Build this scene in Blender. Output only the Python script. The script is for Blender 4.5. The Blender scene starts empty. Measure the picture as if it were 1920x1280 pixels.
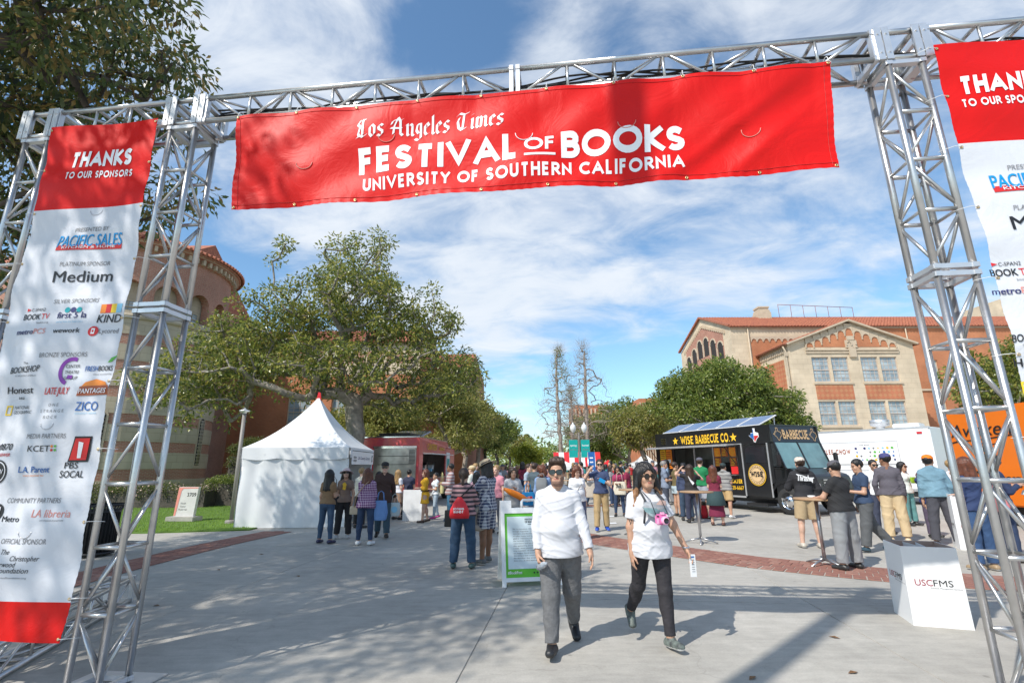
import bpy, bmesh, math, random
import numpy as np
from mathutils import Vector, Matrix
# ---------------------------------------------------------------- camera, sky, sun, exposure
SC = bpy.context.scene
COL = SC.collection
CF, CTH, CRO, CH = 918.0, math.radians(14.18), math.radians(-0.44), 1.6
_F = np.array([0, math.cos(CTH), math.sin(CTH)])
_U0 = np.array([0, -math.sin(CTH), math.cos(CTH)])
_R0 = np.array([1., 0, 0])
_R = math.cos(CRO)*_R0 + math.sin(CRO)*_U0
_U = -math.sin(CRO)*_R0 + math.cos(CRO)*_U0
cam_data = bpy.data.cameras.new('camera')
cam = bpy.data.objects.new('camera', cam_data)
COL.objects.link(cam)
cam.matrix_world = Matrix(((_R[0], _U[0], -_F[0], 0), (_R[1], _U[1], -_F[1], 0), (_R[2], _U[2], -_F[2], CH), (0, 0, 0, 1)))
cam_data.sensor_width = 36.0
cam_data.lens = CF/1920*36
cam_data.clip_start = 0.05
cam_data.clip_end = 3000
SC.camera = cam
SUN_TO = Vector((-0.68, -0.64, 1.0)).normalized()      # towards the sun
sun_data = bpy.data.lights.new('sun', 'SUN')
sun_data.energy = 4.4
sun_data.angle = math.radians(0.53)
sun_data.color = (1.0, 0.95, 0.87)
sun = bpy.data.objects.new('sun', sun_data)
COL.objects.link(sun)
sun.rotation_euler = SUN_TO.to_track_quat('Z', 'Y').to_euler()
world = bpy.data.worlds.new('World')
SC.world = world
world.use_nodes = True
def build_world():
 nt = world.node_tree
 nt.nodes.clear()
 N = nt.nodes.new
 L = nt.links.new
 out = N('ShaderNodeOutputWorld')
 bg = N('ShaderNodeBackground')
 bg.inputs[1].default_value = 0.115
 L(bg.outputs[0], out.inputs[0])
 sky = N('ShaderNodeTexSky')
 sky.sky_type = 'NISHITA'
 sky.sun_disc = False
 sky.sun_elevation = math.asin(SUN_TO.z)
 sky.sun_rotation = math.atan2(SUN_TO.x, SUN_TO.y)
 sky.altitude = 60
 sky.air_density = 1.0
 sky.dust_density = 0.6
 sky.ozone_density = 2.2
 tc = N('ShaderNodeTexCoord')
 sep = N('ShaderNodeSeparateXYZ')
 L(tc.outputs['Generated'], sep.inputs[0])
 def m(op, a, b=None, clamp=False):
  n = N('ShaderNodeMath')
  n.operation = op
  n.use_clamp = clamp
  for i, v in enumerate((a, b)):
   if v is None:
    continue
   if isinstance(v, (int, float)):
    n.inputs[i].default_value = v
   else:
    L(v, n.inputs[i])
  return n.outputs[0]
 zz = m('ADD', m('MAXIMUM', sep.outputs[2], 0.0), 0.22)
 px = m('DIVIDE', sep.outputs[0], zz)
 py = m('DIVIDE', sep.outputs[1], zz)
 cb = N('ShaderNodeCombineXYZ')
 L(px, cb.inputs[0])
 L(py, cb.inputs[1])
 mp = N('ShaderNodeMapping')
 mp.inputs['Rotation'].default_value = (0, 0, math.radians(38))
 mp.inputs['Scale'].default_value = (1.0, 1.5, 1)
 mp.inputs['Location'].default_value = (0.35, 1.3, 0)
 L(cb.outputs[0], mp.inputs[0])
 n1 = N('ShaderNodeTexNoise')
 n1.inputs['Scale'].default_value = 1.1
 n1.inputs['Detail'].default_value = 9
 n1.inputs['Roughness'].default_value = 0.55
 n1.inputs['Distortion'].default_value = 0.35
 L(mp.outputs[0], n1.inputs[0])
 n2 = N('ShaderNodeTexNoise')
 n2.inputs['Scale'].default_value = 3.4
 n2.inputs['Detail'].default_value = 8
 n2.inputs['Roughness'].default_value = 0.62
 n2.inputs['Distortion'].default_value = 0.5
 L(mp.outputs[0], n2.inputs[0])
 def blob(cx, cy, r, amp):
  dx = m('SUBTRACT', px, cx)
  dy = m('SUBTRACT', py, cy)
  d2 = m('ADD', m('MULTIPLY', dx, dx), m('MULTIPLY', dy, dy))
  e = m('POWER', 2.718, m('MULTIPLY', d2, -1.0/(r*r)))
  return m('MULTIPLY', e, amp)
 base = m('ADD', m('MULTIPLY', n1.outputs[0], 1.25), m('MULTIPLY', m('SUBTRACT', n2.outputs[0], 0.5), 0.85))
 for b in SKY_BLOBS:
  base = m('ADD', base, blob(*b))
 cr = N('ShaderNodeMapRange')
 cr.interpolation_type = 'SMOOTHSTEP'
 cr.inputs['From Min'].default_value = 0.45
 cr.inputs['From Max'].default_value = 0.98
 cr.inputs['To Max'].default_value = 0.93
 L(base, cr.inputs['Value'])
 mix = N('ShaderNodeMix')
 mix.data_type = 'RGBA'
 L(cr.outputs[0], mix.inputs[0])
 tint = N('ShaderNodeMix')
 tint.data_type = 'RGBA'
 tint.blend_type = 'MULTIPLY'
 tint.inputs[0].default_value = 1.0
 L(sky.outputs[0], tint.inputs[6])
 tint.inputs[7].default_value = SKY_TINT
 L(tint.outputs[2], mix.inputs[6])
 cmix = N('ShaderNodeMix')
 cmix.data_type = 'RGBA'
 L(n2.outputs[0], cmix.inputs[0])
 cmix.inputs[6].default_value = (5.8, 6.5, 7.4, 1)
 cmix.inputs[7].default_value = (7.7, 8.0, 8.4, 1)
 L(cmix.outputs[2], mix.inputs[7])
 L(mix.outputs[2], bg.inputs[0])
SKY_TINT = (1.3, 1.58, 1.62, 1)
SKY_BLOBS = [(.05, 1.75, .50, .26), (-.35, 1.25, .35, .12), (-.45, .72, .22, .20), (.3, .68, .18, .05), (.08, .77, .07, .30), (-.10, .72, .10, -.22), (-1.0, 1.6, .4, -.20), (.6, 2.6, .45, -.55), (.6, 1.1, .3, .05)]
build_world()
SC.view_settings.view_transform = 'Standard'
SC.view_settings.look = 'None'
SC.view_settings.gamma = 1.0
SC.view_settings.exposure = 0.14
SC.render.engine = 'CYCLES'
# ---------------------------------------------------------------- helpers
PI = math.pi
rng = random.Random(7)
def ray(u, v):
 return _F + (u-960)/CF*_R - (v-640)/CF*_U
def ground(u, v, z=0.0):
 r = ray(u, v)
 s = (z-CH)/r[2]
 return float(s*r[0]), float(s*r[1])
def height_at(u, v, y):
 r = ray(u, v)
 return CH + y/r[1]*r[2]
def depth_pt(u, v, y):
 r = ray(u, v)
 s = y/r[1]
 return float(s*r[0]), y, float(CH+s*r[2])
def tag(o, label=None, cat=None, group=None, kind=None):
 if label: o['label'] = label
 if cat: o['category'] = cat
 if group: o['group'] = group
 if kind: o['kind'] = kind
 return o
def empty(name, loc, rz=0.0, label=None, cat=None, group=None):
 o = bpy.data.objects.new(name, None)
 COL.objects.link(o)
 o.location = loc
 o.rotation_euler = (0, 0, rz)
 o.empty_display_size = 0.1
 return tag(o, label, cat, group)
def link(name, me, parent=None, mats=None):
 o = bpy.data.objects.new(name, me)
 COL.objects.link(o)
 if parent is not None:
  o.parent = parent
 if mats is not None:
  if not isinstance(mats, (list, tuple)):
   mats = [mats]
  if len(me.materials) == 0:
   for m_ in mats:
    me.materials.append(m_)
 return o
def np_mesh(name, V, F, smooth=False, mi=None):
 """V (n,3); F (m,k) with one polygon size"""
 me = bpy.data.meshes.new(name)
 V = np.asarray(V, dtype=np.float32)
 F = np.asarray(F, dtype=np.int32)
 n, k = F.shape
 me.vertices.add(len(V))
 me.vertices.foreach_set('co', V.ravel())
 me.loops.add(n*k)
 me.loops.foreach_set('vertex_index', F.ravel())
 me.polygons.add(n)
 me.polygons.foreach_set('loop_start', np.arange(0, n*k, k, dtype=np.int32))
 try:
  me.polygons.foreach_set('loop_total', np.full(n, k, dtype=np.int32))
 except Exception:
  pass
 me.polygons.foreach_set('use_smooth', np.full(n, bool(smooth)))
 if mi is not None:
  me.polygons.foreach_set('material_index', np.asarray(mi, dtype=np.int32))
 me.update(calc_edges=True)
 return me
class MB:
 """collects simple shapes into one mesh"""
 def __init__(self):
  self.v = []
  self.f = []
  self.mi = []
  self.sm = []
 def add(self, vs, fs, mi=0, smooth=False):
  b = len(self.v)
  self.v.extend([tuple(map(float, p)) for p in vs])
  for f in fs:
   self.f.append(tuple(b+i for i in f))
   self.mi.append(mi)
   self.sm.append(smooth)
  return self
 def box(self, c, s, rz=0.0, mi=0, rx=0.0, ry=0.0):
  hx, hy, hz = s[0]/2, s[1]/2, s[2]/2
  vs = [Vector((x, y, z)) for x in (-hx, hx) for y in (-hy, hy) for z in (-hz, hz)]
  if rz or rx or ry:
   M_ = Matrix.Rotation(rz, 3, 'Z') @ Matrix.Rotation(ry, 3, 'Y') @ Matrix.Rotation(rx, 3, 'X')
   vs = [M_ @ p for p in vs]
  c = Vector(c)
  vs = [p+c for p in vs]
  return self.add(vs, [(0, 1, 3, 2), (4, 6, 7, 5), (0, 4, 5, 1), (2, 3, 7, 6), (0, 2, 6, 4), (1, 5, 7, 3)], mi)
 def b2(self, a, b, mi=0):
  return self.box([(a[i]+b[i])/2 for i in range(3)], [abs(b[i]-a[i]) for i in range(3)], mi=mi)
 def bar(self, a, b, w, h, mi=0, up=(0, 0, 1)):
  a, b = Vector(a), Vector(b)
  d = (b-a).normalized()
  u = Vector(up)
  if abs(d.dot(u)) > .99:
   u = Vector((0, 1, 0))
  s = d.cross(u).normalized()
  t = s.cross(d).normalized()
  vs = []
  for p in (a, b):
   for i, j in ((-1, -1), (1, -1), (1, 1), (-1, 1)):
    vs.append(p+s*(i*w/2)+t*(j*h/2))
  return self.add(vs, [(0, 3, 2, 1), (4, 5, 6, 7), (0, 1, 5, 4), (1, 2, 6, 5), (2, 3, 7, 6), (3, 0, 4, 7)], mi)
 def tube(self, pts, r, n=8, mi=0, cap=True, smooth=True):
  pts = [Vector(p) for p in pts]
  if not isinstance(r, (list, tuple)):
   r = [r]*len(pts)
  vs = []
  prev = None
  for i, p in enumerate(pts):
   d = (pts[min(i+1, len(pts)-1)]-pts[max(i-1, 0)])
   d = d.normalized() if d.length > 1e-9 else Vector((0, 0, 1))
   if prev is None:
    u = Vector((0, 0, 1)) if abs(d.z) < .9 else Vector((1, 0, 0))
    s = d.cross(u).normalized()
   else:
    s = (prev-d*prev.dot(d)).normalized()
   prev = s
   t = d.cross(s)
   for k in range(n):
    a = 2*PI*k/n
    vs.append(p+(s*math.cos(a)+t*math.sin(a))*r[i])
  fs = []
  for i in range(len(pts)-1):
   for k in range(n):
    k2 = (k+1) % n
    fs.append((i*n+k, i*n+k2, (i+1)*n+k2, (i+1)*n+k))
  self.add(vs, fs, mi, smooth)
  if cap:
   b = len(self.v)-len(vs)
   self.f.append(tuple(b+k for k in range(n-1, -1, -1)))
   self.f.append(tuple(b+(len(pts)-1)*n+k for k in range(n)))
   self.mi += [mi, mi]
   self.sm += [False, False]
  return self
 def lathe(self, prof, c=(0, 0, 0), n=16, mi=0, smooth=True, a0=0, a1=2*PI):
  full = abs(a1-a0-2*PI) < 1e-6
  m_ = n if full else n+1
  vs = []
  for (r, z) in prof:
   for k in range(m_):
    a = a0+(a1-a0)*k/n
    vs.append((c[0]+r*math.cos(a), c[1]+r*math.sin(a), c[2]+z))
  fs = []
  for i in range(len(prof)-1):
   for k in range(n):
    k2 = (k+1) % m_
    fs.append((i*m_+k, i*m_+k2, (i+1)*m_+k2, (i+1)*m_+k))
  return self.add(vs, fs, mi, smooth)
 def prism(self, poly, d, mi=0, frame=None):
  """poly: 2D points (x,z) extruded along +y by d; frame maps a 3D point"""
  n = len(poly)
  vs = [(p[0], 0, p[1]) for p in poly]+[(p[0], d, p[1]) for p in poly]
  if frame:
   vs = [frame(*p) for p in vs]
  fs = [tuple(range(n)), tuple(range(2*n-1, n-1, -1))]
  for i in range(n):
   j = (i+1) % n
   fs.append((i, i+n, j+n, j))
  return self.add(vs, fs, mi)
 def mesh(self, name):
  me = bpy.data.meshes.new(name)
  me.from_pydata(self.v, [], self.f)
  me.polygons.foreach_set('material_index', self.mi)
  me.polygons.foreach_set('use_smooth', self.sm)
  me.update()
  return me
 def build(self, name, mats, parent=None, bevel=0.0):
  me = self.mesh(name)
  if bevel:
   bm = bmesh.new()
   bm.from_mesh(me)
   bmesh.ops.remove_doubles(bm, verts=bm.verts, dist=1e-5)
   es = [e for e in bm.edges if len(e.link_faces) == 2 and e.calc_face_angle(0) > .5]
   bmesh.ops.bevel(bm, geom=es, offset=bevel, segments=2, affect='EDGES', clamp_overlap=True)
   bmesh.ops.recalc_face_normals(bm, faces=bm.faces)
   bm.to_mesh(me)
   bm.free()
  return link(name, me, parent, mats)
def copy_tree(o, parent=None):
 c = o.copy()
 COL.objects.link(c)
 c.parent = parent
 for ch in KIDS(o):
  copy_tree(ch, c)
 return c
def KIDS(o):
 return [x for x in bpy.data.objects if x.parent == o]
# ---------------------------------------------------------------- materials
def mat(name, col, rough=0.7, metal=0.0, var=0.12, vs=4.0, bump=0.0, bs=40.0, trans=0.0, coat=0.0, spec=0.5,
 col2=None, sheen=0.0, emit=0.0, detail=4, noise_dist=0.0):
 m_ = bpy.data.materials.new(name)
 m_.use_nodes = True
 nt = m_.node_tree
 N = nt.nodes.new
 L = nt.links.new
 p = nt.nodes['Principled BSDF']
 p.inputs['Roughness'].default_value = rough
 p.inputs['Metallic'].default_value = metal
 p.inputs['Coat Weight'].default_value = coat
 p.inputs['Coat Roughness'].default_value = 0.08
 p.inputs['Specular IOR Level'].default_value = spec
 p.inputs['Transmission Weight'].default_value = trans
 p.inputs['Sheen Weight'].default_value = sheen
 if emit:
  p.inputs['Emission Color'].default_value = (*col, 1)
  p.inputs['Emission Strength'].default_value = emit
 c = (*col, 1)
 c2 = (*col2, 1) if col2 else tuple(max(0, x*(1-var)) for x in col)+(1,)
 tc = N('ShaderNodeTexCoord')
 nz = N('ShaderNodeTexNoise')
 nz.inputs['Scale'].default_value = vs
 nz.inputs['Detail'].default_value = detail
 nz.inputs['Distortion'].default_value = noise_dist
 L(tc.outputs['Object'], nz.inputs[0])
 mr = N('ShaderNodeMapRange')
 mr.inputs['From Min'].default_value = .35
 mr.inputs['From Max'].default_value = .65
 L(nz.outputs[0], mr.inputs[0])
 mx = N('ShaderNodeMix')
 mx.data_type = 'RGBA'
 mx.inputs[6].default_value = c
 mx.inputs[7].default_value = c2
 L(mr.outputs[0], mx.inputs[0])
 L(mx.outputs[2], p.inputs['Base Color'])
 if bump:
  nb = N('ShaderNodeTexNoise')
  nb.inputs['Scale'].default_value = bs
  nb.inputs['Detail'].default_value = 5
  L(tc.outputs['Object'], nb.inputs[0])
  bp = N('ShaderNodeBump')
  bp.inputs['Strength'].default_value = min(1.0, bump)
  bp.inputs['Distance'].default_value = 0.02
  L(nb.outputs[0], bp.inputs['Height'])
  L(bp.outputs[0], p.inputs['Normal'])
 m_['tc'] = 1
 return m_
def nodes_of(m_):
 nt = m_.node_tree
 return nt, nt.nodes.new, nt.links.new, nt.nodes['Principled BSDF']
def leaf_mat(name, dark, mid, light, rough=0.38, transl=0.25):
 m_ = bpy.data.materials.new(name)
 m_.use_nodes = True
 nt, N, L, p = nodes_of(m_)
 geo = N('ShaderNodeNewGeometry')
 cr = N('ShaderNodeValToRGB')
 e = cr.color_ramp.elements
 e[0].color = (*dark, 1)
 e[1].color = (*light, 1)
 e[1].position = 1.0
 x = cr.color_ramp.elements.new(0.55)
 x.color = (*mid, 1)
 L(geo.outputs['Random Per Island'], cr.inputs[0])
 L(cr.outputs[0], p.inputs['Base Color'])
 p.inputs['Roughness'].default_value = rough
 tr = N('ShaderNodeBsdfTranslucent')
 hs = N('ShaderNodeHueSaturation')
 hs.inputs['Value'].default_value = 1.9
 hs.inputs['Hue'].default_value = 0.485
 L(cr.outputs[0], hs.inputs['Color'])
 L(hs.outputs[0], tr.inputs[0])
 ms = N('ShaderNodeMixShader')
 ms.inputs[0].default_value = transl
 L(p.outputs[0], ms.inputs[1])
 L(tr.outputs[0], ms.inputs[2])
 L(ms.outputs[0], nt.nodes['Material Output'].inputs[0])
 return m_
M = {}
M['alu'] = mat('aluminium_tube', (0.62, 0.61, 0.60), 0.33, 0.9, var=.14, vs=9, bump=.05, bs=60)
M['alu_plate'] = mat('aluminium_plate', (0.72, 0.72, 0.73), 0.42, 0.75, var=.1, vs=7)
M['steel'] = mat('brushed_steel', (0.55, 0.55, 0.56), 0.3, 0.9, var=.2, vs=6)
M['dark_metal'] = mat('dark_metal', (0.03, 0.03, 0.032), 0.45, 0.3)
M['black_rubber'] = mat('black_rubber', (0.02, 0.02, 0.02), 0.8)
M['zip'] = mat('white_nylon', (0.8, 0.8, 0.8), 0.5)
M['white'] = mat('white_paint', (0.8, 0.8, 0.8), 0.45, var=.05)
M['print_white'] = mat('print_white', (0.82, 0.82, 0.82), 0.45, var=.03)
M['black'] = mat('black_print', (0.015, 0.015, 0.017), 0.5)
M['grey_print'] = mat('grey_print', (0.2, 0.2, 0.21), 0.6)
# ---------------------------------------------------------------- lettering
_TXT = {}
def text_tris(s, bold=0.0, shear=0.0, space=1.0):
 """outline text filled as triangles: unit cap height about 0.73"""
 key = (s, bold, shear, space)
 if key in _TXT:
  return _TXT[key]
 cu = bpy.data.curves.new('t', 'FONT')
 cu.body = s
 cu.size = 1.0
 cu.offset = bold
 cu.shear = shear
 cu.space_character = space
 cu.align_x = 'CENTER'
 cu.resolution_u = 3
 ob = bpy.data.objects.new('t', cu)
 COL.objects.link(ob)
 me = bpy.data.meshes.new_from_object(ob)
 V = np.zeros(len(me.vertices)*3)
 me.vertices.foreach_get('co', V)
 V = V.reshape(-1, 3)[:, :2].copy()
 me.calc_loop_triangles()
 T = [tuple(t.vertices) for t in me.loop_triangles]
 bpy.data.objects.remove(ob)
 bpy.data.meshes.remove(me)
 bpy.data.curves.remove(cu)
 if len(V):
  lo, hi = V.min(0), V.max(0)
  V[:, 0] -= (lo[0]+hi[0])/2
 _TXT[key] = (V, T)
 return V, T
def _arc(cx, cy, rx, ry, a0, a1, n=10):
 return [(cx+rx*math.cos(math.radians(a0+(a1-a0)*i/n)), cy+ry*math.sin(math.radians(a0+(a1-a0)*i/n))) for i in range(n+1)]
GLY = {
 'A': (0.86, [[(0, 0), (.43, 1), (.86, 0)], [(.2, .3), (.66, .3)]]),
 'B': (0.56, [[(0, 0), (0, 1)], [(.02, 1)]+_arc(.28, .76, .24, .24, 90, -90, 7)+[(.02, .52)], [(.02, .54)]+_arc(.3, .27, .27, .27, 90, -90, 8)+[(.02, 0)]]),
 'C': (0.78, [_arc(.5, .5, .5, .5, 48, 312, 16)]),
 'D': (0.68, [[(0, 0), (0, 1)], [(0, 1), (.2, 1)]+_arc(.2, .5, .48, .5, 90, -90, 10)+[(0, 0)]]),
 'E': (0.46, [[(.46, 1), (0, 1), (0, 0), (.46, 0)], [(0, .52), (.42, .52)]]),
 'F': (0.44, [[(.44, 1), (0, 1), (0, 0)], [(0, .52), (.4, .52)]]),
 'G': (0.86, [_arc(.5, .5, .5, .5, 48, 340, 16)+[(.98, .46), (.6, .46)]]),
 'H': (0.62, [[(0, 0), (0, 1)], [(.62, 0), (.62, 1)], [(0, .52), (.62, .52)]]),
 'I': (0.0, [[(0, 0), (0, 1)]]),
 'J': (0.34, [[(.34, 1), (.34, .25)]+_arc(.1, .25, .24, .25, 0, -110, 6)]),
 'K': (0.58, [[(0, 0), (0, 1)], [(.54, 1), (.06, .5), (.6, 0)]]),
 'L': (0.42, [[(0, 1), (0, 0), (.42, 0)]]),
 'M': (0.8, [[(0, 0), (.08, 1), (.4, .25), (.72, 1), (.8, 0)]]),
 'N': (0.66, [[(0, 0), (0, 1), (.66, 0), (.66, 1)]]),
 'O': (1.0, [_arc(.5, .5, .5, .5, 0, 360, 22)]),
 'P': (0.54, [[(0, 0), (0, 1)], [(0, 1)]+_arc(.28, .72, .26, .28, 90, -90, 8)+[(0, .44)]]),
 'Q': (1.0, [_arc(.5, .5, .5, .5, 0, 360, 20), [(.6, .3), (.95, -.05)]]),
 'R': (0.56, [[(0, 0), (0, 1)], [(0, 1)]+_arc(.28, .74, .25, .26, 90, -90, 8)+[(0, .48)], [(.24, .48), (.58, 0)]]),
 'S': (0.54, [[(.52, .86)]+_arc(.27, .75, .23, .25, 60, 225, 8)+[(.42, .42)]+_arc(.27, .25, .26, .25, 20, -150, 8)]),
 'T': (0.58, [[(0, 1), (.58, 1)], [(.29, 1), (.29, 0)]]),
 'U': (0.6, [[(0, 1), (0, .3)]+_arc(.3, .3, .3, .3, 180, 360, 10)+[(.6, 1)]]),
 'V': (0.8, [[(0, 1), (.4, 0), (.8, 1)]]),
 'W': (1.1, [[(0, 1), (.28, 0), (.55, .9), (.82, 0), (1.1, 1)]]),
 'X': (0.66, [[(0, 0), (.66, 1)], [(0, 1), (.66, 0)]]),
 'Y': (0.68, [[(0, 1), (.34, .48), (.68, 1)], [(.34, .5), (.34, 0)]]),
 'Z': (0.6, [[(0, 1), (.6, 1), (0, 0), (.6, 0)]]),
 '0': (0.56, [_arc(.28, .5, .28, .5, 0, 360, 16)]),
 '.': (0.0, [[(0, -.06), (0, .06)]]),
 "'": (0.0, [[(0, .8), (0, 1)]]),
 '&': (0.6, [[(.6, 0), (.12, .72)]+_arc(.3, .8, .17, .2, 200, -30, 8)+[(.1, .35)]+_arc(.27, .22, .24, .22, 150, 350, 8)]),
 }
def strip(poly, w, closed=False):
 """polyline to a mitred ribbon: quads as list of 4 points"""
 P_ = [Vector((p[0], p[1])) for p in poly]
 Q = [P_[0]]
 for p in P_[1:]:
  if (p-Q[-1]).length > 1e-5:
   Q.append(p)
 P_ = Q
 n = len(P_)
 cl = (P_[0]-P_[-1]).length < 1e-4 and n > 3
 L_, R_ = [], []
 for i in range(n):
  if cl and i in (0, n-1):
   a, b, c = P_[n-2], P_[0], P_[1]
  else:
   a, b, c = P_[max(i-1, 0)], P_[i], P_[min(i+1, n-1)]
  d1 = (b-a).normalized() if (b-a).length > 1e-9 else (c-b).normalized()
  d2 = (c-b).normalized() if (c-b).length > 1e-9 else d1
  t = (d1+d2)
  t = t.normalized() if t.length > 1e-3 else Vector((-d1.y, d1.x))
  nn = Vector((-t.y, t.x))
  cs = max(0.38, abs(nn.dot(Vector((-d1.y, d1.x)))))
  L_.append(b+nn*(w/2/cs))
  R_.append(b-nn*(w/2/cs))
 return [(L_[i], R_[i], R_[i+1], L_[i+1]) for i in range(n-1)]
def bold_text(s, w=0.2, gap=0.2, slab=False, shear=0.0, sx=1.0):
 """heavy capitals: list of (quad points, layer); centred in x, height 0..1"""
 x = 0.0
 out = []
 h = 1.0-w
 for ch in s:
  if ch == ' ':
   x += .34+gap
   continue
  gw, pls = GLY.get(ch, GLY['I'])
  gw2 = gw*sx
  for li, pl in enumerate(pls):
   pp = [(x+w/2+px_*sx, w/2+py_*h) for px_, py_ in pl]
   if len(pl) <= 2 and ch not in ".'":
    pass
   pp = [list(p) for p in pp]
   for e, q in ((0, 1), (-1, -2)):
    if abs(pl[e][1]) < .001 or abs(pl[e][1]-1) < .001:
     d = Vector((pp[e][0]-pp[q][0], pp[e][1]-pp[q][1]))
     if d.length > 1e-6 and abs(d.y) > abs(d.x)*.6:
      d.normalize()
      pp[e][0] += d.x*w/2
      pp[e][1] += d.y*w/2
   for q in strip(pp, w):
    out.append((q, li))
   if slab:
    for e in (0, -1):
     ex, ey = pl[e]
     if (abs(ey) < .001 or abs(ey-1) < .001) and ch not in '.':
      cx, cy = x+w/2+ex*sx, (w*.3 if ey < .5 else 1-w*.3)
      hw = w*.85
      out.append(((Vector((cx-hw, cy+w*.3)), Vector((cx-hw, cy-w*.3)), Vector((cx+hw, cy-w*.3)), Vector((cx+hw, cy+w*.3))), 3))
  x += gw2+w+gap
 tot = x-gap
 res = []
 for q, li in out:
  res.append(([(p.x-tot/2+shear*min(1, max(0, p.y)), min(1, max(0, p.y))) for p in q], li))
 return res, tot
def bisect_grid(me, step):
 """cut a flat xz mesh along a grid so that it can follow a curved surface"""
 if not step:
  return
 bm = bmesh.new()
 bm.from_mesh(me)
 xs = [v.co.x for v in bm.verts]
 zs = [v.co.z for v in bm.verts]
 if xs:
  for axis, lo, hi in ((0, min(xs), max(xs)), (2, min(zs), max(zs))):
   k = math.ceil(lo/step)
   while k*step < hi:
    co = [0, 0, 0]
    no = [0, 0, 0]
    co[axis] = k*step
    no[axis] = 1
    bmesh.ops.bisect_plane(bm, geom=bm.verts[:]+bm.edges[:]+bm.faces[:], plane_co=co, plane_no=no)
    k += 1
 bm.to_mesh(me)
 bm.free()
class Print:
 """flat printed shapes on a surface: local (x, z) plus a fn(x, z, lift) -> 3D point"""
 def __init__(self, fn, step=0.0, ls=1.0):
  self.ls = ls
  self.fn = fn
  self.step = step
  self.items = {}
 def _add(self, m_, vs, fs, lift):
  self.items.setdefault(m_, []).append((vs, fs, lift))
 def poly(self, m_, pts, lift=0.003):
  self._add(m_, list(pts), [tuple(range(len(pts)))], lift)
 def rect(self, m_, x, z, w, h, lift=0.003, ang=0.0):
  c, s = math.cos(ang), math.sin(ang)
  pts = [(x+c*a-s*b, z+s*a+c*b) for a, b in ((-w/2, -h/2), (w/2, -h/2), (w/2, h/2), (-w/2, h/2))]
  self.poly(m_, pts, lift)
 def disc(self, m_, x, z, r, lift=0.003, n=16, rz=None):
  rz = rz or r
  self.poly(m_, [(x+r*math.cos(2*PI*k/n), z+rz*math.sin(2*PI*k/n)) for k in range(n)], lift)
 def line(self, m_, pts, w, lift=0.003):
  for q in strip(pts, w):
   self.poly(m_, [tuple(p) for p in q], lift)
 def text(self, m_, s, x, z, h, bold=0.0, shear=0.0, space=1.0, width=None, lift=0.003, align='c', ang=0.0):
  if bold > .004:
   for q, d in ((0, -1), (1, 1), (2, -.35), (3, .35)):
    self.text(m_, s, x+d*bold*h*.9, z, h, 0, shear, space, width, lift+q*.0003, align, ang)
   return
  V, T = text_tris(s, 0, shear, space)
  if not len(V):
   return
  sc = h/0.73
  ext = V[:, 0].max()-V[:, 0].min()
  sx = sc if width is None else width/ext
  c, sn = math.cos(ang), math.sin(ang)
  ox = {'c': 0, 'l': ext*sx/2, 'r': -ext*sx/2}[align]
  vs = []
  for a, b in V:
   a2, b2 = a*sx+ox, b*sc
   vs.append((x+c*a2-sn*b2, z+sn*a2+c*b2))
  self._add(m_, vs, T, lift)
 def bold(self, m_, s, x, z, h, w=.2, gap=.18, width=None, slab=False, shear=0.0, lift=0.003, sx=1.0, ang=0.0, align='c'):
  qs, tot = bold_text(s, w, gap, slab, shear, sx)
  k = (width/tot) if width else h
  ox = {'c': 0, 'l': tot*k/2, 'r': -tot*k/2}[align]
  c, sn = math.cos(ang), math.sin(ang)
  for pts, li in qs:
   pp = [((px_*k+ox), pz_*h) for px_, pz_ in pts]
   self._add(m_, [(x+c*a-sn*b, z+sn*a+c*b) for a, b in pp], [(0, 1, 2, 3)], lift+li*.0006)
 def build(self, name, parent):
  obs = []
  mats = list(self.items)
  vs, fs, mi, lf = [], [], [], []
  for i, m_ in enumerate(mats):
   for (v, f, lift) in self.items[m_]:
    b = len(vs)
    vs.extend([(p[0], lift*self.ls, p[1]) for p in v])
    fs.extend([tuple(b+k for k in t) for t in f])
    mi.extend([i]*len(f))
  me = bpy.data.meshes.new(name)
  me.from_pydata(vs, [], fs)
  me.polygons.foreach_set('material_index', mi)
  bisect_grid(me, self.step)
  for v in me.vertices:
   v.co = self.fn(v.co.x, v.co.z, v.co.y)
  me.update()
  for m_ in mats:
   me.materials.append(M[m_] if isinstance(m_, str) else m_)
  o = bpy.data.objects.new(name, me)
  COL.objects.link(o)
  o.parent = parent
  return o
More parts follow.
